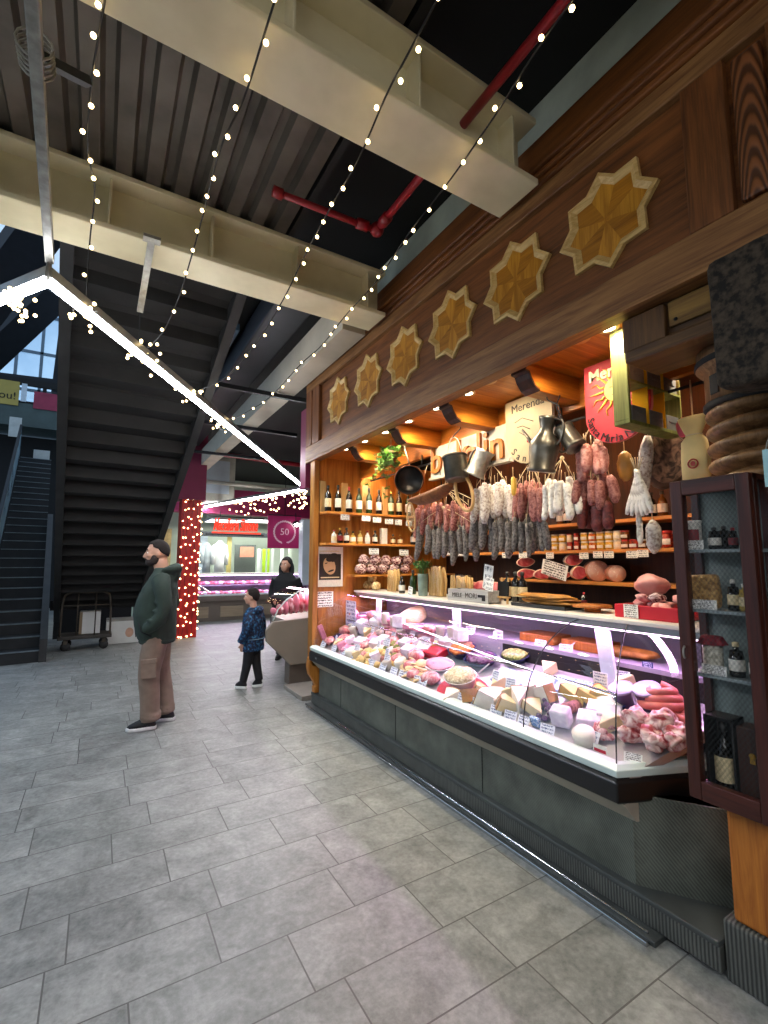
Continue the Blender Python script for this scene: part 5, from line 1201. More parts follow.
# ================================================================== CABINET CONTENTS
XC = 2.075
def cabpt(px, z, X=XC):
    p = pX(px, 600, X); return Vector((X, p.y, z + .001))
s1, s2, s3 = SHZ
def cyl_tin(p, r, h, body, band, label, name, cat):
    t = thing(name, label, cat, p); MB().lathe([(r, 0), (r, h * .93), (r * 1.04, h * .94), (r * 1.04, h), (r * .9, h)], 18).build('body', body, t, world=False)
    MB().lathe([(r * 1.01, h * .22), (r * 1.02, h * .23), (r * 1.02, h * .68), (r * 1.01, h * .69)], 14, RZ(pi - 1.1), cap=False, arc=2.2).build('label', band, t, world=False, label='dark red label'); return t
cyl_tin(cabpt(698, s1), .030, .118, L_white, L_red, 'white tin with dark red label on the top shelf of the wire cabinet', 'tin', 'tin')
bottle(cabpt(719, s1), .085, .022, M_bdark, L_white, L_black, 'squat dark bottle with white label, left of two on the cabinet top shelf', None, .4)
bottle(cabpt(729, s1, 2.11), .09, .02, M_bdark, None, L_black, 'plain dark bottle behind the squat one on the cabinet top shelf', None, .4)
bottle(cabpt(738, s1), .08, .016, M_bdark, L_red, L_redcap, 'small dark bottle with red label at the right of the cabinet top shelf', None, .4)
bottle(cabpt(734, s2), .115, .021, M_bdark, L_cream, L_white, 'dark bottle with cream label and white cap on the second cabinet shelf', None, .4)
bottle(cabpt(745, s2), .10, .019, M_bpale, L_cream, L_white, 'pale yellow bottle with white cap on the second cabinet shelf', None, .4)
bottle(cabpt(732, s3), .125, .026, M_bdark, L_white, L_cream, 'dark round-shouldered bottle with white label on the third cabinet shelf', None, .4)
bottle(cabpt(750, s3), .115, .02, M_bdark, L_white, L_black, 'slim dark bottle at the right of the third cabinet shelf', None, .4)
M_pasta = speck('packed_dried_pasta', '#8a6232', '#c79e60', 60, .5, .12, .35, .4)
o = MB().prism([(-.05, 0), (.05, 0), (.055, .05), (.048, .135), (-.05, .13), (-.054, .05)], .04, FX(.02, 0, 0)).build('pasta_packet', M_pasta, world=False, loc=cabpt(706, s2, 2.085), bevel=.012, seg=3); tag(o, 'clear packet of brownish dried pasta on the second cabinet shelf', 'packet')
p = cabpt(709, s3); t = thing('cloth_topped_jar', 'glass jar with frilled red cloth cover on the third cabinet shelf', 'jar', p)
MB().lathe([(.030, 0), (.034, .008), (.034, .10), (.028, .115)], 16).build('jar_body', speck('pale_beans', '#a9a494', '#d8d3c4', 70, .5, .1, .3, .2), t, world=False)
rr = [[((.036 + .012 * u + .006 * u * sin(9 * a)) * cos(a), (.036 + .012 * u + .006 * u * sin(9 * a)) * sin(a), .138 - .03 * u) for a in [2 * pi * i / 36 for i in range(36)]] for u in (0, .5, 1)]
MB().loft([[(x * .05, y * .05, .142) for x, y, z in rr[0]]] + rr, cap=False).build('cloth_cover', mat('dark_red_cloth', '#7a1d2a', .8, 0, .3, 60, .2), t, world=False)
for px, z, w, lb in ((697, s1, .075, 'white price card on the cabinet top shelf before the tin'), (703, s2, .095, 'white price card on the second cabinet shelf before the pasta packet'), (709, s3, .085, 'white price card on the third cabinet shelf before the cloth-topped jar')):
    cardobj('price_card', cabpt(px, z, 2.03), w, .036, C_note, lb, 'price card', None, -pi / 2, radians(0))
M_blackbox = mat('black_gift_box', '#15100e', .5, 0, .2, 10); M_brownbox = wood('dark_box_wood', '#24120b', '#43261a', 'Z', 1, .5, .1)
z4 = cz0 + .031
t = thing('open_bottle_box', 'open black wine box holding one bottle in the cabinet bottom', 'box', (2.09, .935, z4))
MB().bx(2.13, 2.14, .885, .985, z4, z4 + .27).build('back_panel', M_blackbox, t); MB().bx(2.05, 2.14, .975, .985, z4, z4 + .27).build('side_panel', M_blackbox, t); MB().bx(2.05, 2.14, .885, .892, z4, z4 + .27).build('side_panel', M_blackbox, t); MB().bx(2.05, 2.14, .885, .985, z4 + .262, z4 + .27).build('top_panel', M_blackbox, t)
bottle((2.085, .935, z4), .245, .034, M_bdark, L_cream, L_black, 'dark wine bottle with large cream label inside the open black box', None, .4, (.14, .5))
t = thing('wooden_wine_box', 'closed dark wooden wine box with brass clasp in the cabinet bottom', 'box', (2.09, .83, z4)); MB().bx(2.055, 2.14, .785, .878, z4, z4 + .255).build('box_body', M_brownbox, t, bevel=.004)
MB().sph((2.052, .83, z4 + .16), (.006, .012, .012), 10, 8).bx(2.05, 2.054, .822, .838, z4 + .135, z4 + .165).build('clasp', L_gold, t)

# ================================================================== COUNTER TOP, far end
M_stick = wood('breadstick_crust', '#b58a4a', '#e0bd80', 'Z', 3, .6, .2)
random.seed(31)
def bag_of_sticks(px, X, hpx, wpx, label):
    p = ct(px, X); s = mpp(p); t = thing('breadstick_bag', label, 'bread', p); mb = MB(); w = wpx * s
    for i in range(13):
        y = -w / 2 + w * (i % 7) / 6 * .95; x = -.02 + .04 * (i // 7); mb.tube([(x, y, .005), (x + .01, y + random.uniform(-.01, .01), hpx * s * .55), (x, y + random.uniform(-.018, .018), hpx * s * random.uniform(.9, 1.0))], [w / 15, w / 13, w / 17], 7)
    mb.split('breadstick', M_stick, t, world=False)
    MB().loft([[((.045 if z else .04) * cos(a), w * .56 * sin(a), z * hpx * s) for a in [2 * pi * k / 16 for k in range(16)]] for z in (0, .5, 1.02)], cap=False).build('clear_wrap', M_wrap, t, world=False)
M_wrap = glass('clear_film', (.97, .97, .97), .12, .12)
bag_of_sticks(393, 2.74, 23, 14, 'wrapped bundle of breadsticks left of the glass vase'); bag_of_sticks(437, 2.72, 30, 20, 'tall wrapped bundle of breadsticks right of the glass vase'); bag_of_sticks(461, 2.76, 23, 26, 'wide low bundle of breadsticks behind the grey sign box')
for i, (px, X, w) in enumerate(((358, 2.7, .09), (367, 2.72, .09), (376, 2.72, .085), (363, 2.74, .08), (372, 2.76, .08))):
    p = ct(px, X); p.z += 0 if i < 3 else .085
    tag(lumpy(.05, w * .75, .05, i + 40, .2).build('bread_ring_bag', M_net, world=False, loc=p), 'clear bag of small beige bread rings at the far counter end', 'bread', 'bags of bread rings')
for px, X, h, g, l, lb in ((402, 2.68, .17, M_bdark, L_white, 'small dark bottle beside the green bottle on the counter'), (413, 2.72, .24, M_bgreen, None, 'green bottle behind the vase on the counter')): bottle(ct(px, X), h, .034, g, l, L_black, lb)
p = ct(423, 2.66); t = thing('herb_vase', 'glass vase with bunch of dark green herbs on the counter top', 'vase', p)
MB().lathe([(.04, 0), (.045, .01), (.05, .15), (.052, .21)], 18, cap=False).lathe([(.0, .003), (.04, .003)], 18).build('vase_body', mat('vase_glass', '#7d9086', .1, 0, .3, 8), t, world=False)
mb = MB(); st_ = MB()
for k in range(34):
    a = random.uniform(0, 6.28); b = random.uniform(.1, .8); tip = Vector((sin(b) * cos(a) * .11, sin(b) * sin(a) * .13, .21 + cos(b) * .12)); st_.tube([(0, 0, .05), tip * .7 + Vector((0, 0, .05)), tip], .002, 4)
    for _ in range(6): leaf(mb, tip.lerp(Vector((0, 0, .2)), random.uniform(0, .4)), (random.gauss(0, 1), random.gauss(0, 1), random.gauss(.2, .6)), random.uniform(.03, .05), .025)
mb.build('herb_leaves', M_leaf2, t, world=False); st_.build('stems', M_stem, t, world=False)
# grey sign box
q = ct(468, 2.56); y0, y1 = ct(488, 2.56).y, ct(448, 2.56).y; s = mpp(q)
t = thing('sign_box', 'whitewashed grey wooden box with dark painted lettering on the counter top', 'box', (2.62, q.y, ZC)); M_gw = wood('greywashed_board', '#8b8a86', '#b9b7b1', 'Y', 1.5, .7, .2)
hb = .098
MB().bx(2.56, 2.575, y0, y1, ZC, ZC + hb).build('front_board', M_gw, t, bevel=.002); MB().bx(2.575, 2.70, y0, y0 + .015, ZC, ZC + hb).build('side_board', M_gw, t); MB().bx(2.575, 2.70, y1 - .015, y1, ZC, ZC + hb).build('side_board', M_gw, t); MB().bx(2.69, 2.70, y0, y1, ZC, ZC + hb).build('back_board', M_gw, t); MB().bx(2.575, 2.69, y0, y1, ZC, ZC + .01).build('bottom_board', M_gw, t)
MB().text('MIELE', .05, FX(2.559, y1 - .12, ZC + hb * .5), .001, sx=1.0).build('lettering', M_inkb, t); MB().text('MORI', .058, FX(2.559, y1 - .29, ZC + hb * .52), .001).build('lettering', M_inkb, t)
MB().bx(2.555, 2.56, y0 + .03, y0 + .11, ZC + .045, ZC + .065).bx(2.555, 2.56, y0 + .03, y0 + .065, ZC + .02, ZC + .045).build('dark_clip', M_black, t)
# easel with slate, cards
q = ct(503, 2.68); t = thing('slate_easel', 'small wooden easel with chalk slate on the counter top', 'easel', q)
for dy in (-.045, .045): MB().bar((0, dy, 0), (.03, dy * .7, .20), .012, .012, (1, 0, 0)).build('easel_leg', M_slat, t, world=False)
MB().bx(-.02, .02, -.06, .06, .045, .058).build('ledge', M_slat, t, world=False); MB().bx(-.012, 0, -.055, .055, .058, .17, RY(radians(6))).build('slate', M_black, t, world=False)
for px, X, w, h, m, lb in ((489, 2.60, .085, .10, C_paper, 'white handwritten card clipped above the grey sign box'), (410, 2.58, .07, .085, C_paper, 'white card leaning before the glass vase'), (487, 2.70, .10, .2, C_paper, 'larger white card standing behind the sign box near the easel')):
    p = ct(px, X); p.z += (.10 if px == 489 else .10 if px == 487 else 0); cardobj('counter_card', p, w, h, m, lb, 'card', None, -pi / 2, 0, radians(10))
for px, py, r, lb in ((494, 558, 9, 'red cut salami face beside the easel'), (472, 566, 8, 'mortadella half behind the breadsticks'), (481, 575, 9, 'cut ham half behind the grey sign box')):
    p = pX(px, py, 2.86); s = mpp(p); p.z = ZC + r * s; t = thing('cut_ham_half', lb, 'ham', p, .8); MB().cyl(r * s, 0, .09, 22, RY(pi / 2)).build('casing', M_rind, t, world=False); MB().cyl(r * s * .95, 0, .004, 22, TR(-.004, 0, 0) @ RY(pi / 2)).build('cut_face', M_ham, t, world=False)
for i, px in enumerate((508, 516, 523)): bottle(ct(px, 2.92), .24, .036, M_bdark, L_cream, L_black, 'dark wine bottle behind the easel on the counter, %s of three' % ordl(i), None)

# ================================================================== IN THE DISPLAY CASE
def dz(x): return .61 + (.24 / .54) * (x - 2.06) + .002
def deckpt(px, py):
    d = ray(px, py); o = Vector((0, 0, H)); k = .24 / .54   # z = .63 + k (x-2.06)
    t_ = (.612 - k * 2.06 - H) / (d.z - k * d.x); return o + d * t_
DT = math.atan(.24 / .54)
M_cheese = mat('pale_cheese', '#e6d3a0', .45, 0, .08, 12); M_chw = mat('white_cheese', '#ece5d6', .5, 0, .06, 12); M_chy = mat('yellow_cheese', '#d6b45c', .45, 0, .1, 12); M_rindb = mat('brown_cheese_rind', '#a5793e', .6, 0, .2, 20); M_wrapw = speck('paper_wrapped', '#cfc3d6', '#f1ebf4', 14, .45, .15, .4, .5); M_pinkp = mat('pink_pack', '#d98ca6', .35, 0, .15, 12); M_redp2 = mat('red_pack', '#c0203a', .3, 0, .1, 8); M_orp = mat('orange_pack', '#c9502a', .35, 0, .15, 10)
M_bluef = speck('blue_dotted_film', '#4a86c8', '#cfe3f2', 120, .5, .05, .25, .1); M_bowlw = mat('white_bowl', '#e9e6e4', .25, 0, .03, 6); M_bowlb = mat('dark_blue_bowl', '#2a2f5c', .25, 0, .1, 6); M_grated = speck('grated_salad', '#b99a6a', '#eadab4', 70, .5, .12, .6, .6); M_orsal = speck('orange_salad', '#c2541c', '#eb9a55', 60, .5, .12, .5, .6); M_purp = speck('purple_olives', '#3a1f3c', '#6d4a70', 50, .5, .12, .25, .4); M_greens = speck('green_olives', '#5c6a2a', '#9aa05a', 60, .5, .12, .3, .4)
M_saus = mat('raw_sausage', '#cf6f66', .3, 0, .12, 18, .1); M_roast = speck('marbled_roast', '#a13a40', '#e9cdc6', 18, .5, .12, .3, .5, c3='#f6ece6', dist=1.2); M_past = mat('egg_pasta', '#d9b878', .6, 0, .12, 14); M_slice = mat('pale_sliced_cheese', '#d8bb8c', .5, 0, .1, 14); M_clothr = mat('red_cloth', '#b31f34', .8, 0, .15, 40)
random.seed(17)
OCC = []
def on_deck(o, p, rz=0):
    OCC.append((p.x, p.y))
    o.location = p; o.rotation_euler = (0, -DT, rz); return o
def wedge(px, py, r, h, ang, m, label, rz=0, group=None, rind=True):
    p = deckpt(px, py); t = thing('cheese_wedge', label, 'cheese', p, 0, group); on_deck(t, p, rz)
    poly = [(0, 0)] + [(r * cos(a), r * sin(a)) for a in [-ang / 2 + ang * i / 6 for i in range(7)]]
    MB().prism(poly, h, TR(-r * .6, 0, 0)).build('paste', m, t, world=False, bevel=.003)
    if rind:
        po = [(r * cos(a), r * sin(a)) for a in [-ang / 2 + ang * i / 6 for i in range(7)]]; po += [((r + .006) * cos(a), (r + .006) * sin(a)) for a in [ang / 2 - ang * i / 6 for i in range(7)]]
        MB().prism(po, h, TR(-r * .6, 0, 0)).build('rind', M_rindb, t, world=False)
    return t
def block(px, py, w, d, h, m, label, name='wrapped_piece', cat='cheese', rz=0, group=None, lift=0):
    p = deckpt(px, py); p.z += lift; o = MB().box((0, 0, h / 2), (d, w, h)).build(name, m, world=False, bevel=min(w, d, h) * .18, seg=3); on_deck(o, p, rz); return tag(o, label, cat, group)
def wheel(px, py, r, h, m, label, name='round_cheese', cat='cheese', lift=0, group=None):
    p = deckpt(px, py); p.z += lift; o = MB().lathe([(r * .92, 0), (r, h * .2), (r, h * .8), (r * .9, h), (0, h)], 22).build(name, m, world=False); on_deck(o, p); return tag(o, label, cat, group)
def bowl(px, py, rx, ry, h, m, fill, label, rz=0, name='salad_bowl', fname='contents'):
    p = deckpt(px, py); t = thing(name, label, 'bowl', p); on_deck(t, p, rz); OCC.extend([(p.x + a_ * rx * .7, p.y + b_ * ry * .8) for a_ in (-1, 1) for b_ in (-1, 1)]); OCC.append((p.x - rx - .03, p.y))
    MB().lathe([(.6, 0), (.7, .03), (.97, .92), (1.03, 1.0), (.97, 1.0), (.9, .85), (.62, .12), (0, .1)], 28, SCL(rx, ry, h)).build('bowl_body', m, t, world=False)
    lm = lumpy(rx * .88, ry * .88, h * .5, int(px), .3, 24, 12, 3); MB().add(lm.v, lm.f, TR(0, 0, h * .5), 0, True).build(fname, fill, t, world=False); return t
# far left: packs, wrapped cheeses
p = deckpt(349, 634); cardobj('lilac_notice', p + Vector((.02, 0, 0)), .24, .36, C_lilac, 'large lilac printed notice standing in the far end of the deli case', 'notice')
block(331, 636, .11, .08, .12, M_orp, 'orange red packet at the far left end of the deli case', 'packet', 'packet'); block(325, 641, .07, .06, .2, M_pinkp, 'tall pink packet at the far left end of the deli case', 'packet', 'packet'); block(339, 640, .10, .08, .06, M_bowlb, 'dark blue packet below the lilac notice', 'packet', 'packet')
for i, (px, py, m) in enumerate(((366, 633, M_wrapw), (380, 631, M_wrapw), (392, 630, M_pinkp), (404, 630, M_wrapw))): block(px, py, .14, .1, .15, m, 'paper wrapped upright cheese, %s in the row right of the lilac notice' % ordl(i), 'wrapped_cheese', 'cheese', random.uniform(-.3, .3))
wheel(415, 631, .13, .10, M_cheese, 'round pale yellow cheese wheel at the back of the deli case', lift=.1)
for i, (px, py, m) in enumerate(((362, 645, M_wrapw), (375, 644, M_pinkp), (385, 643, M_wrapw), (352, 643, M_wrapw), (344, 648, M_pinkp))): block(px, py, .13, .1, .07, m, 'small wrapped piece in the middle row at the far end, %s' % ordl(i), 'wrapped_piece', 'cheese', random.uniform(-.6, .6))
# pasta pile
def pile(px0, px1, py0, py1, n, r, m, label, name, cat, group, hmax=.05, el_=(1, 1, .7), alts=None):
    base = None
    for i in range(n):
        u, v = random.random(), random.random(); p = deckpt(px0 + (px1 - px0) * u, py0 + (py1 - py0) * v); p.z += hmax * sin(pi * u) * sin(pi * min(1, v + .15)) * random.uniform(.3, 1)
        if base is None or (alts and i < len(alts)):
            o = lumpy(r * el_[0], r * el_[1], r * el_[2], i + 7, .35, 10, 7).build(name, (alts[i % len(alts)] if alts else m), world=False); base = base or [];  base.append(o)
        else: o = base[i % len(base)].copy(); COL.objects.link(o)
        o.location = p; o.rotation_euler = (random.uniform(-.5, .5), random.uniform(-.5, .5), random.uniform(0, 6)); tag(o, label, cat, group)
pile(352, 396, 655, 668, 46, .034, M_past, 'small piece of beige filled pasta in the heap near the far front glass', 'filled_pasta', 'pasta', 'heap of filled pasta')
pile(386, 424, 646, 662, 18, .045, None, 'cut round of salami or small cheese in the cluster at the middle of the case', 'cured_piece', 'salami', 'cluster of cut rounds', .05, (1, 1, .8), [M_greens, M_orp, M_chw, M_roast])
pile(404, 428, 664, 684, 26, .045, M_slice, 'slice of pale brown cheese in the stacked pile left of the white oval bowl', 'cheese_slice', 'cheese', 'pile of cheese slices', .06, (1.2, 1, .3))
block(437, 656, .2, .12, .06, M_redp2, 'red vacuum packed ham at the middle of the deli case', 'red_pack', 'ham'); block(433, 646, .14, .12, .10, M_pinkp, 'pink wrapped ham behind the red pack', 'pink_pack', 'ham')
bowl(464, 655, .10, .13, .06, M_bowlb, M_orsal, 'dark blue bowl of orange carrot salad in the deli case'); bowl(482, 663, .10, .15, .045, M_bowlb, M_purp, 'dark blue bowl of purple olives right of the orange salad'); bowl(440, 667, .09, .16, .03, M_bowlw, M_pinkp, 'low white dish of pink slices before the red pack')
bowl(517, 660, .09, .12, .05, M_bowlb, M_greens, 'dark blue bowl of green olives at the back of the deli case')
o = MB().prism(el(.15, .22, 24), .006).build('red_cloth', M_clothr, world=False, bevel=.002); on_deck(o, deckpt(462, 690)); tag(o, 'red cloth spread under the large white oval bowl', 'cloth')
bowl(463, 685, .10, .145, .075, M_bowlw, M_grated, 'large white oval bowl heaped with grated salad on the red cloth')
MB
for i, (px, py) in enumerate(((511, 679), (540, 684), (570, 688))):
    o = MB().box((0, 0, .012), (.15, .26, .024)).build('blue_film_tray', M_bluef, world=False, bevel=.008); q_ = deckpt(px, py); on_deck(o, q_); OCC.extend([(q_.x + a_, q_.y + b_) for a_ in (-.05, .05) for b_ in (-.1, .1)]); tag(o, 'pale blue dotted tray in the back row, %s of three' % ordl(i), 'tray')
# cheeses in front
for i, (px, py, r, a, m) in enumerate(((452, 700, .13, .9, M_chw), (468, 703, .14, .8, M_cheese), (483, 706, .13, .9, M_chw), (497, 700, .14, .8, M_chw), (505, 711, .14, .9, M_cheese), (520, 706, .15, .7, M_chw), (533, 712, .13, .9, M_cheese), (530, 698, .14, .8, M_chw), (548, 703, .13, .8, M_chw), (480, 694, .12, .9, M_cheese))):
    wedge(px, py, r, .06 + .02 * (i % 3), a, m, '%s cheese wedge in the front row of cheeses, %s' % ('white' if m is M_chw else 'pale yellow', ordl(i)), random.uniform(0, 6), 'cheese wedges in the front row')
for i, (px, py) in enumerate(((572, 699), (590, 703), (603, 701))): wedge(px, py, .17, .06, .6, M_chy, 'long yellow cheese wedge behind the paper wrapped cheese, %s of three' % ordl(i), 1.2 + i * .3)
pile(540, 556, 706, 722, 14, .022, M_purp, 'dark olive or mussel in the small dark heap between the cheese and wrapped parcel', 'olive', 'olive', 'dark heap')
block(563, 724, .10, .08, .10, M_wrapw, 'octagonal paper wrapped white cheese parcel near the front glass', 'cheese_parcel', 'cheese', .3); block(537, 726, .06, .02, .055, M_bluef, 'small blue packet at the front glass left of the wrapped parcel', 'blue_packet', 'packet')
p = deckpt(585, 744); cardobj('large_card', p, .13, .075, C_blue, 'large white handwritten card in front of the wrapped parcel', 'card', None, -pi / 2, radians(-30))
for i, (px, py) in enumerate(((590, 722), (600, 712), (610, 716))): block(px, py, .12, .09, .045, M_wrapw, 'clear film wrapped cheese behind the large white card, %s of three' % ordl(i), 'film_wrapped_cheese', 'cheese', random.uniform(-.5, .5))
pile(596, 612, 728, 742, 14, .024, M_roast, 'small red meat cube in the heap by the corner seam', 'meat_cube', 'meat', 'red meat cubes')
# tubs
def tub(px, py, r, h, label):
    p = deckpt(px, py); t = thing('plastic_tub', label, 'tub', p); on_deck(t, p); OCC.extend([(p.x - .09, p.y), (p.x - .05, p.y + .06), (p.x - .05, p.y - .06)])
    MB().lathe([(r * .85, 0), (r * .97, h * .9), (r, h * .92), (r, h), (r * .9, h), (r * .88, h * .8), (0, h * .8)], 22).build('tub_body', mat('smoky_tub', '#5a4b78', .2, 0, .1, 8), t, world=False); MB().lathe([(r * 1.05, h * .96), (r * 1.05, h * 1.06), (r * .96, h * 1.07), (0, h * 1.05)], 22).build('lid', mat('pale_lid', '#a9a0c4', .2), t, world=False, label='pale translucent lid')
tub(626, 704, .062, .095, 'purple-grey plastic tub at the corner seam, left of two'); tub(652, 706, .066, .10, 'purple-grey plastic tub beside the sausage coil, right of two')
bowl(611, 706, .07, .09, .03, mat('blue_dish', '#4a63b8', .3), M_chw, 'low blue dish of white cheese left of the tubs')
def coil(px, py, label):
    p = deckpt(px, py); t = thing('sausage_coil', label, 'sausage', p); pts = []
    for i in range(60):
        a = i * .33; r = .11 - .0011 * i; pts.append((r * cos(a) * .8, r * sin(a), .025 + .0016 * i + .006 * sin(a * 2)))
    MB().tube(pts, .021, 10).build('coil', M_saus, t, world=False); return t
coil(664, 712, 'thick coil of raw pink sausage behind the tubs')
for i, (px, py) in enumerate(((668, 720), (676, 722), (682, 718), (687, 724))):
    p = deckpt(px, py); o = MB().tube([(0, -.06, .024), (.015, 0, .026), (0, .06, .024)], [.014, .021, .014], 10).sph((0, -.06, .024), .014, 8, 6).sph((0, .06, .024), .014, 8, 6).build('raw_sausage', M_saus, world=False); on_deck(o, p, random.uniform(-.4, .9)); tag(o, 'plump raw pink sausage beside the marbled roast', 'sausage', 'raw sausages beside the roast')
for i, (px, py, a, b, c_) in enumerate(((640, 732, .09, .10, .07), (660, 735, .08, .10, .075), (650, 748, .09, .11, .06), (672, 746, .08, .10, .07), (634, 744, .06, .09, .05), (680, 752, .07, .08, .05))):
    o = lumpy(a * .7, b * .7, c_ * .8, i + 60, .45, 26, 16, 2).build('marbled_meat', M_roast, world=False); on_deck(o, deckpt(px, py), i); tag(o, 'large red and white marbled meat chunk in the near corner of the case', 'meat', 'marbled meat chunks')
p = deckpt(649, 690); cardobj('navy_card', p + Vector((0, 0, .11)), .06, .04, C_dblue, 'navy blue price card above the sausage coil', 'card'); p = deckpt(601, 694); cardobj('blue_ink_card', p + Vector((0, 0, .05)), .09, .07, C_blue, 'white card with blue ink beside the corner support arm', 'card')
p = deckpt(633, 764); cardobj('near_card', p, .075, .045, C_note, 'white price card before the marbled meat at the near corner', 'card', None, -pi / 2 + .35, radians(-20))
# sticker on the glass
p = pX(600, 750, 2.036); t = thing('glass_sticker', 'red and white sticker low on the front glass near the corner', 'sticker', p); MB().bx(-.001, .001, -.035, .035, -.012, .022).build('white_sheet', L_white, t, world=False); MB().bx(-.0015, .0, -.03, .03, -.01, .004).build('red_band', M_redp2, t, world=False)
# price tags
TG = 'white blue-ink price tag standing along the front glass of the deli case'
for px, py in ((322, 648), (333, 652), (342, 655), (352, 659), (361, 663), (370, 668), (380, 673), (390, 678), (399, 682), (409, 688), (418, 690)):
    p = deckpt(px, py); p.x = max(2.085, min(p.x, 2.2)); p.z = dz(p.x); cardobj('price_tag', p, .11, .075, C_blue, TG + ', far half', 'price tag', 'price tags far half', -pi / 2 + random.uniform(-.15, .15), radians(-22))
for px, py in ((456, 707), (469, 713), (489, 722), (504, 727), (516, 733), (545, 738)):
    p = deckpt(px, py); p.x = max(2.085, min(p.x, 2.2)); p.z = dz(p.x); cardobj('price_tag', p, .085, .065, C_blue, TG + ', near half', 'price tag', 'price tags near half', -pi / 2 + random.uniform(-.15, .15), radians(-22))
for px, py in ((372, 641), (398, 640), (425, 655), (448, 652), (470, 645), (497, 651), (540, 662), (566, 668), (386, 655), (412, 645)):
    p = deckpt(px, py); cardobj('price_tag', p + Vector((0, 0, .08)), .09, .07, C_blue, 'white blue-ink price tag stuck among the food mid-case', 'price tag', 'price tags among the food', -pi / 2 + random.uniform(-.3, .3), radians(-15))
p = deckpt(500, 655); cardobj('tall_tag', p + Vector((0, 0, .05)), .07, .13, C_blue, 'tall pinkish-white price tag standing behind the olives in the case', 'price tag')
for i, (px, py) in enumerate(((476, 684), (449, 655), (560, 664))):
    p = deckpt(px, py); p.z += .06; t = thing('serving_spoon', 'white serving spoon handle rising from the %s' % ('grated salad bowl', 'orange salad bowl', 'back trays')[i], 'spoon', p); MB().bar((0, 0, 0), (.03, -.10, .09), .016, .006).build('handle', M_bowlw, t, world=False); MB().sph((0, 0, 0), (.02, .03, .008), 10, 6).build('spoon_bowl', M_bowlw, t, world=False)
# --- further goods filling the gaps of the tray
M_film = speck('film_wrapped_ham', '#b85a66', '#e6b9b6', 20, .5, .15, .15, .4, dist=1)
kinds = []
def fill_items():
    P_ = []
    P_.append((MB().box((0, 0, .04), (.09, .12, .08)), 'wrapped_cheese', M_wrapw, 'paper wrapped cheese block among the packed goods in the deli case', 'cheese'))
    P_.append((MB().lathe([(.05, 0), (.055, .01), (.055, .06), (.045, .07), (0, .07)], 18), 'small_round_cheese', M_chw, 'small round white cheese among the packed goods in the deli case', 'cheese'))
    P_.append((lumpy(.06, .08, .035, 3, .25, 16, 10), 'film_wrapped_ham', M_film, 'film wrapped pink ham piece among the packed goods in the deli case', 'ham'))
    P_.append((MB().tube([(0, -.09, .033), (0, -.08, .033), (0, .08, .033), (0, .09, .033)], [.012, .033, .033, .012], 12), 'short_salami', S_red, 'short reddish salami lying among the packed goods in the deli case', 'salami'))
    P_.append((MB().prism([(0, 0), (.11, -.05), (.11, .05)], .07, TR(-.06, 0, 0)), 'cut_cheese', M_cheese, 'pale yellow cut cheese among the packed goods in the deli case', 'cheese'))
    P_.append((MB().box((0, 0, .02), (.10, .13, .04)), 'flat_pack', M_pinkp, 'flat pink packet among the packed goods in the deli case', 'packet'))
    P_.append((MB().lathe([(.034, 0), (.04, .06), (.042, .065), (.042, .075), (0, .075)], 16), 'small_tub', mat('cream_tub', '#d9cfc4', .3), 'small cream tub among the packed goods in the deli case', 'tub'))
    return P_
FI = fill_items(); base = {}
def put_fill(k, p, rz, tilt=True):
    mb, nm_, m, lb, ct_ = FI[k]
    if k not in base: o = mb.build(nm_, m, world=False, bevel=.006 if k in (0, 4, 5) else 0); base[k] = o
    else: o = base[k].copy(); COL.objects.link(o)
    o.location = p; o.rotation_euler = (0, -DT if tilt else 0, rz); o.scale = (1, 1, random.uniform(1.0, 1.5) if p.x > 2.3 else 1); tag(o, lb, ct_, nm_.replace('_', ' ') + ' pieces filling the case')
random.seed(77)
for _ in range(1600):
    y = random.uniform(1.5, 4.78); x = random.uniform(2.14, 2.56)
    if all((x - a) ** 2 + ((y - b) * .85) ** 2 > .0078 for a, b in OCC):
        OCC.append((x, y)); k = random.choice((0, 1, 2, 2, 3, 4, 4, 5, 6) if y > 3 else (1, 2, 3, 4, 4, 6)); put_fill(k, Vector((x, y, dz(x))), random.uniform(-.6, .6) + (1.2 if k == 3 else 0))
        if random.random() < .3: cardobj('price_tag', Vector((x - .03, y, dz(x) + .06)), .075, .06, C_blue, 'white blue-ink price tag stuck among the packed goods', 'price tag', 'price tags among the packed goods', -pi / 2 + random.uniform(-.3, .3), radians(-15))
y = 4.76
while y > 2.85:      # upper glass shelf at the far half
    put_fill(random.choice((0, 0, 1, 2, 5, 6)), Vector((2.5 + random.uniform(-.03, .03), y, .9265)), random.uniform(-.4, .4), False); y -= random.uniform(.135, .17)
# things on the staff side seen through the glass
for i, (px, py, m) in enumerate(((545, 640, M_blk if False else W_blk), (590, 642, W_blk))):
    p = pX(px, py, 2.8); p.z = .976; o = MB().box((0, 0, .03), (.2, .3, .06)).build('cutting_block', m, world=False, loc=p, bevel=.006); tag(o, 'wooden cutting block on the inner work shelf, %s one' % ('left', 'right')[i], 'cutting board')
for i, px in enumerate((616, 628, 640)): 
    p = pX(px, 642, 2.75); p.z = .976; tag(lumpy(.06, .10, .03, i + 3, .3).build('bread_roll', M_bread, world=False, loc=p), 'golden flat roll on the inner work shelf, %s of three' % ordl(i), 'bread')
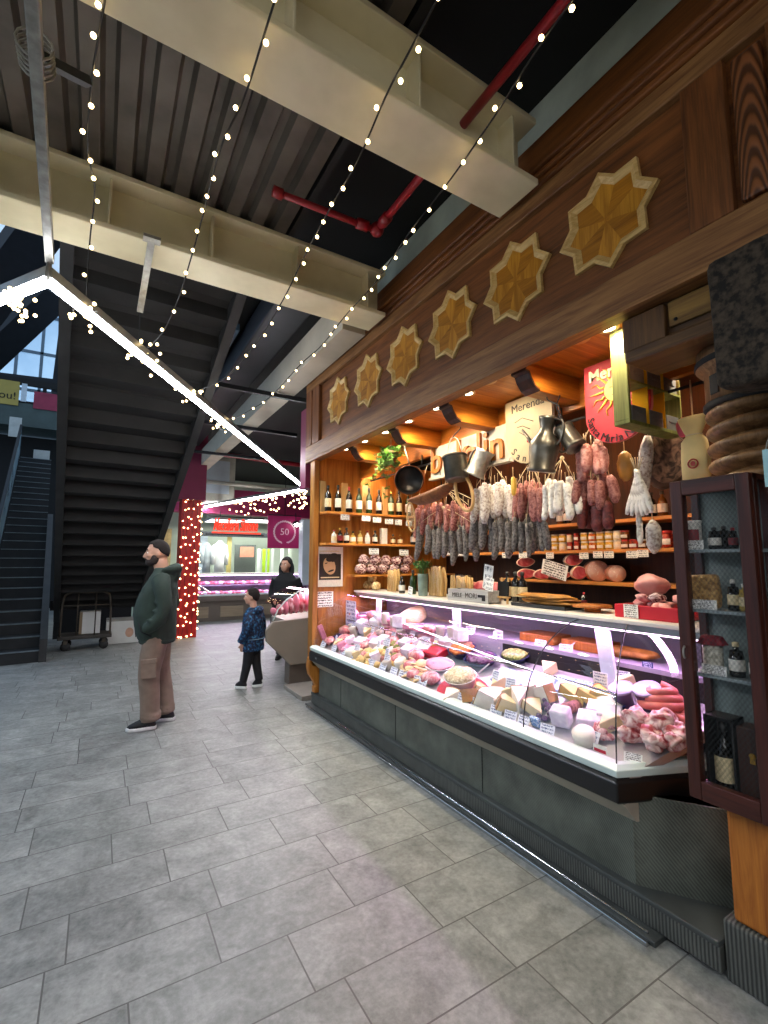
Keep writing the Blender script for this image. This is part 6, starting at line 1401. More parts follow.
# ================================================================== BACKGROUND
struct(MB().bx(.6, 8, 4.3, 17, 4.36, 4.5).build('ceiling_far', M_black))
M_bw = mat('pale_green_wall', '#b9c4b4', .7, 0, .08, 1)
struct(MB().bx(.7, 8, 16.4, 16.6, 0, 4.4).build('wall_far_stall', M_bw))
struct(MB().bx(2.65, 8, 5.12, 5.3, 0, 4.36).build('wall_stall_back', M_black))
struct(MB().bx(8, 8.2, -7, 17, 0, 4.4).build('wall_right_far', M_wall))
M_duct = mat('grey_duct', '#3b3c40', .5, .4, .15, 3, .1); M_bluep = mat('blue_grey_glazing', '#5a7488', .3, .1, .3, 1.5); M_hv = mat('weathered_hvac', '#aeab9e', .5, .2, .15, 4)
tag(MB().bx(1.3, 1.68, 3.8, 13, 4.02, 4.3).build('ceiling_duct', M_duct, bevel=.02), 'long dark duct under the ceiling right of the overhead stair', 'duct')
tag(MB().bx(.86, 1.24, 5.3, 11, 4.22, 4.3).build('glazed_strip', M_bluep), 'blue grey glazed ceiling strip beside the overhead stair', 'glazing')
struct(MB().bx(1.74, 1.97, 3.6, 12, 3.62, 3.95).build('trim_10', M_beamd))
for i, (y, lb) in enumerate(((5.4, 'nearest thin dark bar crossing under the beige beam'), (7.0, 'middle thin dark bar crossing under the beige beam'), (9.0, 'farthest thin dark bar crossing under the beige beam'))): tag(MB().bx(.9, 2.6, y, y + .05, 3.55, 3.6).build('cross_bar', M_dsteel), lb, 'bar', None)
p = pY(215, 478, 12.2); t = thing('air_handling_unit', 'weathered grey air handling unit under the ceiling above the magenta beam', 'air unit', p)
q = onY(196, 236, 457, 500, 12.2); MB().bx(q[0], q[1], 12.2, 13, q[4], q[5]).build('casing', M_hv, t, bevel=.02); MB().bx(q[0] + .2, q[1] - .15, 12.17, 12.2, q[4] + .2, q[5] - .15).build('louvre_panel', M_whiteb, t); MB().tube([(q[0] - .1, 12.15, q[4] + .1), (q[0] - .1, 12.15, q[5] - .1), (q[0] + .3, 12.15, q[5] + .05)], .04, 8).build('bent_pipe', M_hv, t)
z = pY(260, 458, 11.5).z; tag(MB().tube([(1.7, 11.5, z), (6, 11.5, z - .1)], .06, 8).build('far_red_pipe', M_redpipe), 'distant dark red pipe crossing above the far meat counter', 'pipe')
tag(MB().tube([(1.7, 12, z - .62), (6, 12, z - .7)], .05, 8).build('far_grey_pipe', M_hv), 'distant grey pipe above the magenta beam', 'pipe')
tag(MB().bx(2.09, 2.4, 5.32, 5.5, 2.45, 3.45).build('plum_side_panel', mat('plum_panel', '#6a2040', .5, 0, .06, 2)), 'plum coloured panel of the next stall beyond the wooden fascia end', 'panel')
struct(MB().bx(1.4, 8, 13.0, 13.25, 2.84, 3.52).build('trim_11', M_maroon)); 
bulb_me2 = MB().sph((0, 0, 0), .015, 6, 4).mesh('bulb', M_bulb)
# red column with light net
cA = pZ(180, 640, 0); Yc_ = 10.5
t = thing('red_column', 'red square column wound with rows of warm fairy lights behind the standing man', 'column', (1.6, Yc_ + .2, 0))
M_redc = mat('red_column_paint', '#a3120f', .45, 0, .15, 3)
MB().bx(1.40, 1.79, Yc_, Yc_ + .42, 0, 2.86).build('shaft', M_redc, t, bevel=.01); MB().bx(1.2, 1.86, Yc_ - .05, Yc_ + .5, 2.86, 4.3).build('upper_block', mat('dark_maroon', '#74183a', .6, 0, .1, 2), t, label='dark maroon upper part')
t = thing('column_lights', 'net of warm fairy lights wrapped round the red column', 'string lights', (1.6, Yc_ - .02, 0)); random.seed(12)
mb = MB(); pts = []
for k in range(5):
    x = 1.44 + .085 * k; col = [(x + random.uniform(-.025, .025), Yc_ - .02, z) for z in [.05 + j * .2 + random.uniform(-.06, .06) + .03 * k for j in range(15)]]; mb.tube(col, .004, 4); pts += col
pts += [(1.81, Yc_ + .05 + random.uniform(0, .2), .03 + .14 * j) for j in range(20)]
mb.build('cable', M_wire, t); bulbs(t, pts, bulb_me2, .02)
# ---- far meat counter
M_cbase = mat('taupe_counter_base', '#6f655c', .5, 0, .08, 3); M_cpan = wood('far_counter_panel', '#8b7b66', '#a89880', 'X', .6, .5, .1); M_pur = emit('purple_case_lamp', (.86, .62, 1), 9)
t = thing('far_meat_counter', 'distant meat counter glowing purple and pink below the red script sign', 'meat counter', (3.6, 13.4, 0))
x0, x1 = 1.75, 6.2
MB().bx(x0, x1, 13.05, 14, 0, .52).build('base', M_cbase, t); 
for k in range(5): MB().bx(x0 + .15 + k * .9, x0 + .75 + k * .9, 13.02, 13.05, .1, .38).build('base_panel', M_cpan, t)
MB().bx(x0, x1, 12.96, 13.1, .52, .66).build('front_rail', M_cbase, t, bevel=.01); MB().bx(x0, x1, 13.0, 13.06, .66, .70).build('white_edge', M_wtrim, t)
MB().bx(x0, x1, 13.1, 13.95, .62, .66).build('lower_tray', M_whitep, t); MB().bx(x0, x1, 13.5, 13.95, .9, .92).build('upper_tray', M_whitep, t); MB().bx(x0, x1, 13.93, 13.97, .6, 1.2).build('back_panel', M_whitep, t)
MB().bx(x0, x1, 13.35, 14.05, 1.2, 1.24).build('top', M_whitesh, t); MB().bx(x0 + .05, x1 - .05, 13.38, 13.42, 1.175, 1.2).build('lamp_strip', M_pur, t, label='glowing purple lamp strip')
MB().grid([[(x, 13.02, .70), (x, 13.06, .9), (x, 13.2, 1.1), (x, 13.36, 1.21)] for x in (x0, x1)]).build('glass_pane', M_cglass, t)
lamp('far_case_glow', 'AREA', (4.0, 13.4, 1.17), 70, (.88, .55, 1), '', (radians(-25), 0, 0), 4.2, .05)
random.seed(8); bases = []
M_fm = speck('distant_cut_meat', '#b33a4c', '#e8a9b0', 14, .5, .15, .35, .2); M_fm2 = mat('distant_pink_meat', '#d9798c', .4); M_fm3 = mat('distant_white_tray', '#e6dde6', .3)
for i in range(52):
    x = x0 + .15 + (x1 - x0 - 1.6) * (i % 26) / 26 + random.uniform(-.03, .03); up_ = i >= 26
    if i < 3: o = lumpy(.085, .09, .05, i + 2, .3, 12, 8).build('cut_meat', (M_fm, M_fm2, M_fm3)[i], world=False); bases.append(o)
    else: o = bases[(i * 7) % 3].copy(); COL.objects.link(o)
    o.location = (x, 13.6 if up_ else 13.3, .921 if up_ else .661); o.rotation_euler = (0, 0, random.uniform(0, 6)); tag(o, 'small pink or pale cut of meat on the %s tray of the distant meat counter' % ('upper' if up_ else 'lower'), 'meat', 'meat on the %s tray of the far counter' % ('upper' if up_ else 'lower'))
# sign
M_neon = emit('red_script_sign_glow', (1, .055, .03), 1.5); M_frame = mat('black_sign_frame', '#16161a', .5)
q = onY(208, 262, 519, 534, 12.9); t = thing('script_sign', 'red script sign on a dark frame hanging above the far meat counter', 'sign', ((q[0] + q[1]) / 2, 12.9, q[4]))
zc_ = (q[4] + q[5]) / 2; w_ = q[1] - q[0]
for a, b in ((q[4] - .02, q[4] + .02), (q[5], q[5] + .03)): MB().bx(q[0] - .05, q[1] + .08, 12.92, 12.96, a, b).build('frame_bar', M_frame, t)
MB().text('Macelleria Simone', .46, XZ((q[0] + q[1]) / 2, 12.9, zc_ + .02), .03, sx=w_ / 4.1, shear=.35, bold=.008).build('lettering', M_neon, t, label='glowing red script lettering')
MB().bx(q[0] + .1, q[1] - .02, 12.9, 12.93, q[4] + .03, q[4] + .07).build('underline', M_neon, t)
for x in (q[0] + .3, q[1] - .3): MB().tube([(x, 12.94, q[5]), (x, 12.94, 2.9)], .012, 5).build('hanger', M_frame, t)
# magenta banner
q = onY(267.5, 301, 517, 548, 12.5); t = thing('magenta_banner', 'square magenta banner with pale wreath emblem right of the red script sign', 'banner', ((q[0] + q[1]) / 2, 12.5, q[4]))
MB().bx(*q).build('sheet', mat('magenta_cloth', '#a3155c', .6, 0, .08, 3), t); c_ = ((q[0] + q[1]) / 2, (q[4] + q[5]) / 2); M_pale2 = mat('pale_emblem', '#dcb6c4', .6); mb = MB()
for k in range(26):
    a = -pi / 2 + .35 + (2 * pi - .7) * k / 25; mb.prism(el(.05, .022, 10, a + 1.2), .004, XZ(c_[0] + .30 * cos(a), 12.497, c_[1] + .30 * sin(a)))
mb.build('wreath', M_pale2, t); MB().text('50', .26, XZ(c_[0], 12.497, c_[1]), .003).build('lettering', M_pale2, t); MB().tube([(q[0], 12.5, q[5] + .02), (q[1], 12.5, q[5] + .02)], .015, 6).build('rod', M_frame, t); MB().tube([(c_[0], 12.5, q[5]), (c_[0], 12.5, 4.36)], .01, 5).build('cord', M_wire, t)
t = thing('small_spotlight', 'bright round spotlight beside the magenta banner', 'spotlight', (pY(296, 524, 12.3))); p = pY(296, 524, 12.3)
MB().lathe([(.05, .1), (.09, 0), (.10, -.01)], 12, TR(*p) @ RX(radians(70))).build('shade', M_frame, t); MB().sph(tuple(p + Vector((0, -.04, -.01))), .07, 10, 8).build('lamp_globe', emit('bright_lamp', (1, .95, .9), 20), t); MB().tube([p, (p.x, p.y + .05, 2.9)], .012, 5).build('stem', M_frame, t)
tag(MB().bx(*onY(302, 313, 520, 585, 12.0, .3)).build('white_pillar_panel', M_whiteb), 'pale blue-white pillar panel between the magenta banner and the wooden stall post', 'panel')
# inside the far stall: bright ceiling lamps, coats, strips
for i, (px, lb) in enumerate(((225, 'left'), (262, 'right'))):
    p = pY(px, 521, 14.6); t = thing('ceiling_panel_light', '%s bright ceiling panel light inside the far meat stall' % lb, 'light', p); MB().bx(p.x - .5, p.x + .5, 14.2, 15.2, p.z, p.z + .05).build('housing', M_whiteb, t); MB().bx(p.x - .46, p.x + .46, 14.24, 15.16, p.z - .01, p.z).build('diffuser', emit('far_panel_glow', (.96, 1, .95), 5), t)
lamp('far_stall_glow', 'AREA', (4.2, 14.7, 2.75), 190, (.95, 1, .93), '', (0, 0, 0), 3.6, 1.2)
M_coat = mat('white_coat_cloth', '#d3d6d2', .8, 0, .06, 6); M_frost = mat('frosted_door', '#93a79c', .4, 0, .1, 2)
q = onY(198, 214, 535, 575, 15.8); 
for i, (a, b, y0_, y1_, m, lb, nm_) in enumerate(((196, 208, 532, 577, M_whiteb, 'tall white door leaf at the left of the far stall', 'white_door_leaf'), (226, 232, 536, 577, mat('ochre_door_frame', '#a99a5c', .6), 'ochre door frame behind the far counter', 'door_frame'), (234, 256, 545, 577, mat('grey_louvre', '#4c524e', .5, .2, .1, 40), 'grey louvred shutter behind the far counter', 'shutter'), (196, 290, 534, 536, M_dsteel, 'dark horizontal rail across the back of the far stall', 'rail'))):
    q = onY(a, b, y0_, y1_, 15.7 - .1 * i); tag(MB().bx(*q).build(nm_, m), lb, nm_.split('_')[-1])
q = onY(240, 254, 547, 557, 15.2); tag(MB().bx(*q).build('terracotta_plaque', mat('terracotta', '#b0705a', .7)), 'terracotta plaque on the shutter behind the far counter', 'plaque')
def coat(px, py0, py1, wpx, Y, m, label):
    p = pY(px, py1, Y); s = mpp(p); h = (py1 - py0) * s; t = thing('hanging_coat', label, 'coat', p)
    rings = [[(w * wpx * s / 2 * cos(a) * (1 + .12 * sin(6 * a)), .10 * sin(a), z * h) for a in [2 * pi * k / 24 for k in range(24)]] for z, w in ((0, .95), (.4, .85), (.75, .9), (.88, 1.0), (.95, .6), (1, .25))]
    mb = MB(); mb.loft(rings); 
    mb.build('coat_body', m, t, world=False)
    for sg in (-1, 1): MB().tube([(sg * wpx * s * .42, 0, h * .88), (sg * wpx * s * .58, -.02, h * .6), (sg * wpx * s * .55, -.04, h * .34)], [.07, .06, .06], 8).build('sleeve', m, t, world=False)
coat(219, 541, 577, 11, 15.0, M_coat, 'white butcher coat hanging left in the far stall')
coat(206, 543, 575, 8, 15.1, mat('pale_grey_coat', '#aab2b4', .8), 'pale grey coat hanging by the white door leaf in the far stall')
for i, (a, b, m) in enumerate(((257, 261, M_coat), (262, 266, mat('lime_green_strip', '#a6cf2c', .6)), (267, 270, mat('lime_green_strip', '#a6cf2c')), (271, 274, M_coat), (280, 284, M_coat), (288, 292, M_bw))):
    q = onY(a, b, 549, 578, 14.9); tag(MB().bx(q[0], q[1], 14.9, 14.94, q[4], q[5]).build('hanging_strip', m, bevel=.01), '%s cloth strip hanging behind the far counter, %s' % ('lime green' if i in (1, 2) else 'pale', ordl(i)), 'cloth')
# ---- neighbouring counter end
M_nb = mat('greige_side_panel', '#8e8579', .45, 0, .06, 3); M_stripe = speck('striped_meat_slab', '#a31f35', '#e9b8bc', 16, .5, .15, .3, .2)
t = thing('next_stall_counter', 'end of the next meat counter with greige side panel beyond the wooden post', 'meat counter', (2.3, 6.2, 0))
YW = lambda y: Matrix(((1, 0, 0, 0), (0, 0, 1, y), (0, 1, 0, 0), (0, 0, 0, 1)))
MB().prism([(1.80, .58), (1.80, .72), (1.88, .81), (2.9, .87), (2.9, .26), (2.12, .26)], .06, YW(5.78)).build('side_panel', M_nb, t, bevel=.012)
MB().prism([(2.1, .6), (2.1, .8), (2.9, .85), (2.9, .3), (2.3, .3)], .7, YW(5.84)).build('counter_body', M_nb, t)
MB().bx(2.14, 2.5, 5.88, 6.05, .0, .27).build('foot', M_cbase, t); MB().grid([[(x, y, z) for x, z in ((1.89, .82), (1.95, .95), (2.06, 1.07), (2.2, 1.16), (2.4, 1.22))] for y in (5.8, 6.5)]).build('glass_pane', M_cglass, t)
MB().tube([(1.885, 5.8, .82), (1.945, 5.8, .955), (2.055, 5.8, 1.075), (2.2, 5.8, 1.165), (2.4, 5.8, 1.225)], .008, 6).build('glass_edge', M_wtrim, t)
for k in range(8):
    x = 1.95 + k * .075; z = .86 + .004 * k; h_ = min(.30, .10 + .038 * k) ; o = lumpy(.03, .12, h_ / 2, k + 5, .15, 14, 10).build('meat_slab', M_stripe if k % 2 else M_fm2, world=False, loc=(x, 5.98, z)); tag(o, 'striped pink meat slab standing upright in the next counter, %s' % ordl(k), 'meat', 'meat slabs in the next counter')
lamp('next_case_glow', 'AREA', (2.35, 6.3, 1.2), 9, (1, .75, .85), '', (0, radians(15), 0), .1, 1.2)
tag(MB().bx(2.02, 2.6, 5.13, 5.74, 0, .05).build('stone_step_slab', mat('beige_step', '#8b847a', .6, 0, .1, 6), bevel=.006), 'low beige stone slab on the floor between the two counters', 'step')
# ---- platform cart and boxes under the stair
M_cart = mat('cart_steel', '#4a4238', .5, .5, .2, 10); M_cartd = mat('cart_deck', '#35302a', .7, 0, .2, 10); M_tyre = mat('grey_rubber', '#2a2928', .8)
p = pZ(82, 648, 0); yb = 10.25; xa, xb = pY(58, 640, yb).x, pY(111, 640, yb).x
t = thing('platform_cart', 'metal platform trolley with tall hoop rail parked under the stairs', 'trolley', ((xa + xb) / 2, yb, 0))
MB().bx(xa, xb, yb - .3, yb + .3, .2, .26).build('deck', M_cartd, t, bevel=.01)
zt_ = pY(80, 592, yb).z
for y in (yb - .27,):
    MB().tube(curve_pts([(xa + .03, y, .24), (xa + .05, y, zt_ - .15), (xa + .14, y, zt_), ((xa + xb) / 2, y, zt_), (xb - .14, y, zt_), (xb - .05, y, zt_ - .15), (xb - .03, y, .24)], 6), .017, 8).build('hoop_rail', M_cart, t)
    MB().tube([(xa + .05, y, zt_ - .22), (xb - .05, y, zt_ - .22)], .012, 6).build('cross_rail', M_cart, t)
    for k in (1, 2): MB().tube([(xa + (xb - xa) * k / 3, y, .24), (xa + (xb - xa) * k / 3, y, zt_)], .012, 6).build('upright_rail', M_cart, t)
for x in (xa + .12, xb - .12):
    for y in (yb - .22, yb + .22):
        w = MB().cyl(.075, -.02, .02, 16, TR(x, y, .077) @ RX(pi / 2)).build('wheel', M_tyre, t); MB().bx(x - .03, x + .03, y - .03, y + .03, .12, .2).build('fork', M_cart, w)
M_card = mat('white_carton', '#c9c8c4', .7, 0, .06, 4); M_brown = mat('brown_cardboard', '#7d6a52', .8, 0, .1, 5)
q = onY(79, 101, 611, 634, yb); t = thing('white_carton', 'white carton standing on the platform trolley', 'carton', ((q[0] + q[1]) / 2, yb, .262)); MB().bx(q[0], q[1], yb - .1, yb + .2, .262, .262 + q[5] - q[4]).build('carton_body', M_card, t, bevel=.006); MB().bx(q[0] - .005, q[0] + .04, yb - .103, yb + .2, .262, .26 + q[5] - q[4]).build('brown_side', M_brown, t)
p = pZ(127, 643, 0); t = thing('open_top_carton', 'white carton with brown print on the floor behind the standing man', 'carton', (p.x, p.y + .2, 0)); w_ = .36
MB().bx(p.x - w_, p.x + .28, p.y, p.y + .45, .002, .42).build('carton_body', M_card, t, bevel=.006); MB().bx(p.x - w_, p.x + .28, p.y, p.y + .45, .42, .45).build('carton_lid', mat('grey_lid', '#8e8c86', .7), t); MB().prism(el(.07, .09), .004, XZ(p.x + .03, p.y - .001, .2)).build('brown_print', mat('peach_print', '#b98f78', .7), t)
tag(MB().prism([(0, 0), (.14, 0), (.1, .45), (.06, .45)], .02, XZ(pZ(136, 640, 0).x + .02, 10.95, .0)).build('leaning_white_board', M_card), 'narrow white board leaning behind the floor carton', 'board')
# distant bright stall between stair and column
t = thing('distant_stall_front', 'distant lit stall glimpsed between the stair flight and the red column', 'stall', (1.3, 15.6, 0))
MB().bx(.2, 1.9, 15.6, 15.9, 0, 1.0).build('counter', M_frost, t); MB().bx(.2, 1.9, 16.2, 16.25, 1.0, 2.6).build('back_board', mat('warm_board', '#b09a6c', .7, 0, .3, 5), t)
bulbs(t, [(random.uniform(.9, 1.7), 15.9, random.uniform(1.3, 2.7)) for _ in range(40)], bulb_sm, .01)
# ================================================================== PEOPLE
M_skin = mat('skin', '#c4937a', .5, 0, .06, 20); M_hair = mat('dark_brown_hair', '#1a110d', .95, 0, .3, 60, .3); M_beard = mat('dark_beard', '#2a1d17', .8, 0, .3, 80, .4)
def lp(a, b, u): return tuple(x + (y - x) * u for x, y in zip(a, b))
def fingers(mb, wrist, d, side, s=1.0, curl=.4):
    """palm + five bent fingers; d = hand direction, side = towards the thumb"""
    d = Vector(d).normalized(); side = Vector(side); side = (side - d * side.dot(d)).normalized(); n = d.cross(side); w = Vector(wrist)
    fr = Matrix((side, n, d)).transposed().to_4x4(); fr.translation = w
    mb.sph((0, 0, .045 * s), (.042 * s, .018 * s, .055 * s), 12, 8, fr)
    for i, (o, L) in enumerate(((.03, .072), (.01, .082), (-.011, .076), (-.03, .06))):
        a = fr @ Vector((o * s, 0, .082 * s)); b = a + (d * L * .5 + n * L * .1 * curl) * s; c = b + (d * L * .42 + n * L * .45 * curl) * s; mb.tube([a - d * .02 * s, a, b, c], [.010 * s, .0098 * s, .009 * s, .0075 * s], 8)
    a = fr @ Vector((.034 * s, 0, .03 * s)); b = a + (side * .022 + d * .03) * s; c = b + (side * .006 + d * .032) * s; mb.tube([a, b, c], [.013 * s, .011 * s, .009 * s], 8)
def head_parts(mb, hc, k, yaw=0):
    """skull, jaw, nose, ears in local coordinates, facing +X (turned by yaw)"""
    T_ = TR(*hc) @ RZ(yaw) @ SCL(k, k, k)
    mb.sph((-.005, 0, .02), (.098, .077, .105), 20, 14, T_); mb.sph((.03, 0, -.045), (.068, .062, .072), 16, 12, T_); mb.sph((.062, 0, -.082), (.034, .038, .03), 12, 8, T_)
    mb.tube([(.088, 0, .02), (.107, 0, -.012), (.117, 0, -.03), (.095, 0, -.04)], [.010, .013, .016, .012], 10, T_)
    mb.sph((.083, 0, .028), (.018, .055, .012), 12, 6, T_); mb.sph((.09, 0, -.062), (.016, .026, .007), 10, 6, T_); mb.sph((.088, 0, -.073), (.016, .024, .008), 10, 6, T_)
    for sg in (-1, 1): mb.sph((-.008, sg * .078, -.01), (.02, .010, .032), 10, 8, T_ @ TR(0, 0, 0)); mb.sph((.065, sg * .042, -.02), (.03, .026, .024), 10, 6, T_)
    return T_
def eyes(root, T_, dark):
    mb = MB()
    for sg in (-1, 1): mb.sph((.084, sg * .034, .005), (.010, .014, .008), 10, 8, T_)
    mb.split('eye', mat('eye_white', '#d9d2c8', .3), root, world=False)
    mb = MB()
    for sg in (-1, 1): mb.sph((.0905, sg * .034, .005), (.0055, .007, .007), 8, 6, T_)
    mb.split('iris', mat('dark_iris', '#2a1a10', .3), root, world=False)
    mb = MB()
    for sg in (-1, 1): mb.tube([(.092, sg * .014, .03), (.093, sg * .034, .036), (.082, sg * .056, .03)], [.004, .0055, .003], 6, T_)
    mb.split('eyebrow', dark, root, world=False)
def shoe(root, a, yaw, L, up_m, sole_m, lift=0, pitch=0):
    T_ = TR(*a) @ RZ(yaw) @ RY(pitch)
    out = [(-.28 * L, -.14 * L), (-.32 * L, 0), (-.28 * L, .14 * L), (.0, .15 * L), (.35 * L, .19 * L), (.58 * L, .14 * L), (.68 * L, .0), (.58 * L, -.14 * L), (.35 * L, -.18 * L), (0, -.14 * L)]
    s = MB().prism(out, .035, T_, sm=True).build('sole', sole_m, root, world=False, bevel=.008, label='pale sole')
    mb = MB(); rings = []
    for z, fx, kk in ((.033, 1.0, .95), (.055, .97, .9), (.075, .80, .8), (.092, .55, .72), (.115, .22, .66)):
        rings.append([((x if x < 0 else x * fx) * kk + (0 if x < 0 else 0), y * kk, z) for x, y in out])
    mb.loft(rings, T_).build('upper', up_m, s, world=False)
    lc = MB()
    for i in range(4): lc.tube([T_ @ Vector((.12 * L + .07 * L * i, -.05 * L, .104 - .009 * i)), T_ @ Vector((.12 * L + .07 * L * i, .05 * L, .104 - .009 * i))], .003, 5)
    lc.build('laces', sole_m, s, world=False)
# ---------------------------------------------------------------- man in green hoodie
rz = atan2(.517, -.856)
fp = pZ(153, 725, 0); man = thing('person', 'bearded person in dark green hooded jacket and beige cargo trousers standing in profile', 'person', fp, radians(166))
M_jac = mat('dark_green_jacket', '#26342c', .85, 0, .15, 14, .25); M_trs = mat('beige_cargo_trousers', '#7f6c5e', .85, 0, .1, 14, .2); M_blk_s = mat('black_shoe', '#121214', .6); M_sole = mat('white_sole', '#e3e3e0', .5)
hc = (.035, 0, 1.635)
b = MB(); HT = head_parts(b, hc, 1.04, .12); b.tube([(-.02, 0, 1.40), (-.01, 0, 1.47), (.01, 0, 1.57)], [.085, .070, .066], 14)
b.loft([[(dx + rx * cos(a), ry * sin(a), z) for a in [2 * pi * k / 20 for k in range(20)]] for z, rx, ry, dx in ((.85, .11, .15, 0), (1.0, .13, .155, .02), (1.2, .12, .16, .0), (1.38, .09, .15, -.02), (1.45, .06, .08, -.02))])
for sg in (-1, 1):
    b.tube([(-.02, sg * .15, 1.39), (-.05, sg * .215, 1.14), (.01, sg * .175, .96)], [.042, .036, .026], 10); b.tube([(0, sg * .09, .9), (.02, sg * .10, .5), (-.01, sg * .10, .10)], [.075, .055, .04], 10)
    fingers(b, (.01, sg * .165, .955), (.72, -sg * .5, -.1), (0, -sg * .3, 1), .9)
body = organic(b, .011, 3).build('body', M_skin, man, world=False)
eyes(man, HT, M_hair)
j = MB(); R20 = [2 * pi * k / 24 for k in range(24)]
j.loft([[(dx + rx * cos(a), ry * sin(a) * (1 + .02 * sin(5 * a + z * 20)), z) for a in R20] for z, rx, ry, dx in ((.79, .155, .185, .0), (.83, .175, .195, .005), (.95, .19, .205, .022), (1.06, .195, .21, .03), (1.18, .18, .213, .02), (1.30, .158, .218, -.005), (1.39, .125, .20, -.025), (1.45, .095, .13, -.03), (1.495, .082, .088, -.022))])
for sg in (-1, 1):
    j.tube(curve_pts([(-.03, sg * .165, 1.40), (-.055, sg * .235, 1.30), (-.085, sg * .26, 1.12), (-.02, sg * .255, .99), (.075, sg * .20, .925)], 4), [.085 - .0022 * i for i in range(17)], 12)
    for u, (x, z) in enumerate(((-.075, 1.16), (-.06, 1.08), (-.02, 1.0))): j.tube([(x + .075 * cos(a), sg * (.258 + .07 * sin(a) * .6), z + .02 * cos(a)) for a in R20[::3]], .014, 6, closed=True)
j.tube([(-.06 - .085 * cos(a * 1.0) * 1, .125 * sin(a), 1.475 + .012 * cos(a)) for a in [-1.9 + 3.8 * k / 12 for k in range(13)]], [.02 + .034 * sin(pi * k / 12) for k in range(13)], 12); j.sph((-.135, 0, 1.43), (.05, .10, .075), 14, 10)
jm = organic(j, .012, 3).build('jacket', M_jac, man, world=False)
MB().loft([[(.0 + (.158 + dd) * cos(a), (.188 + dd) * sin(a), z) for a in R20] for z, dd in ((.775, -.004), (.785, .004), (.81, .006), (.82, -.002))]).build('hem_band', M_jac, jm, world=False)
MB().tube([(.19, 0, .83), (.216, 0, 1.0), (.198, 0, 1.2), (.128, 0, 1.34), (.062, 0, 1.46)], .004, 6).build('zip', M_black, jm, world=False)
for sg in (-1, 1): MB().tube([(.02, sg * .208, .86), (.11, sg * .195, .90), (.15, sg * .15, .99)], .006, 6).build('pocket_edge', M_black, jm, world=False)
tr_ = MB(); tr_.sph((-.005, 0, .86), (.145, .165, .11), 18, 12)
fl = {1: (.045, .0), -1: (-.03, .02)}
for sg in (-1, 1):
    ox = .035 if sg == 1 else -.075
    tr_.tube(curve_pts([(-.01, sg * .085, .86), (.015 + ox * .3, sg * .10, .66), (.02 + ox * .6, sg * .105, .48), (-.005 + ox * .8, sg * .105, .28), (-.02 + ox, sg * .105, .075)], 4), [.108, .110, .110, .109, .108, .104, .10, .097, .095, .093, .091, .089, .088, .086, .085, .084, .083], 14)
    for z, g in ((.14, .012), (.11, .014)): tr_.tube([(-.02 + ox * .85 + .083 * cos(a), sg * .105 + .083 * sin(a), z + .012 * sin(2 * a)) for a in R20[::2]], g, 6, closed=True)
tm = organic(tr_, .011, 3).build('trousers', M_trs, man, world=False)
MB().box((0, 0, 0), (.13, .02, .16), TR(.03, .215, .56) @ RY(.06)).build('cargo_pocket', M_trs, tm, world=False, bevel=.006); MB().box((0, 0, 0), (.14, .026, .045), TR(.03, .216, .635) @ RY(.06)).build('pocket_flap', M_trs, tm, world=False, bevel=.006)
shoe(man, (.015 + .02, .115, 0), .12, .26, M_blk_s, M_sole); shoe(man, (-.10, -.105, 0), -.1, .26, M_blk_s, M_sole)
def hair_cap(root, T_, m, top=.012, back=True, fringe=0, name='hair', sides=0.0):
    mb = MB()
    from mathutils import noise
    nu, nv = 28, 16; vs = []; fs = []
    for jv in range(nv + 1):
        ph = pi / 2 * jv / nv * 1.62
        for iu in range(nu):
            a = 2 * pi * iu / nu; front = cos(a)
            lim = (1.12 if front > .55 else 1.55 + .25 * (-front)) if back else 1.3
            lim = .92 + sides * .2 + (1.12 + sides) * max(0, (.62 - front) / 1.62) ** .62 - .22 * max(0, 1 - abs(front - .05) / .3) - fringe * 0 + (fringe if front > .4 else 0)
            p_ = min(ph, lim); k = 1.0 + top * 4.5 * (1 if ph <= lim else .90); n_ = 1 + .05 * noise.noise(Vector((a * 4, p_ * 9, 1)))
            vs.append(((-.005 + .098 * sin(p_) * cos(a) * k * n_), .077 * sin(p_) * sin(a) * k * n_, .02 + .105 * cos(p_) * k * n_))
    for jv in range(nv):
        for iu in range(nu):
            i2 = (iu + 1) % nu; fs.append((jv * nu + iu, (jv + 1) * nu + iu, (jv + 1) * nu + i2, jv * nu + i2))
    mb.add(vs, fs, T_, 0, True); return mb.build(name, m, root, world=False, solid=.004)
hair_cap(man, HT, M_hair)
bd = MB(); bd.sph((.05, 0, -.082), (.054, .060, .044), 18, 12, HT); bd.sph((.02, .05, -.055), (.04, .03, .05), 10, 8, HT); bd.sph((.02, -.05, -.055), (.04, .03, .05), 10, 8, HT); bd.tube([(.097, -.03, -.055), (.107, 0, -.049), (.097, .03, -.055)], [.006, .008, .006], 8, HT)
organic(bd, .009, 2).build('beard', M_beard, man, world=False)
# ---------------------------------------------------------------- child in blue printed coat
fc = pZ(251, 688, 0); aw = Vector((fc.x, fc.y, 0)).normalized(); lf = Vector((-aw.y, aw.x, 0)); f = aw * .55 + lf * .83
kid = thing('person', 'child in blue leaf-print coat and black trousers walking away beside the next counter', 'person', fc, atan2(f.y, f.x))
M_kc = speck('blue_print_coat', '#0a1730', '#1c4a75', 34, .52, .06, .7, .2, c3='#3f7f9c', detail=3); M_kt = mat('black_trousers', '#15151a', .8, 0, .2, 12)
hk = (.02, 0, 1.115)
b = MB(); KT = head_parts(b, hk, .86, .35); b.tube([(-.01, 0, .93), (.0, 0, 1.0), (.01, 0, 1.07)], [.05, .042, .042], 12); b.loft([[(rx * cos(a), ry * sin(a), z) for a in R20] for z, rx, ry in ((.55, .07, .1), (.75, .075, .1), (.9, .07, .1), (.96, .04, .05))])
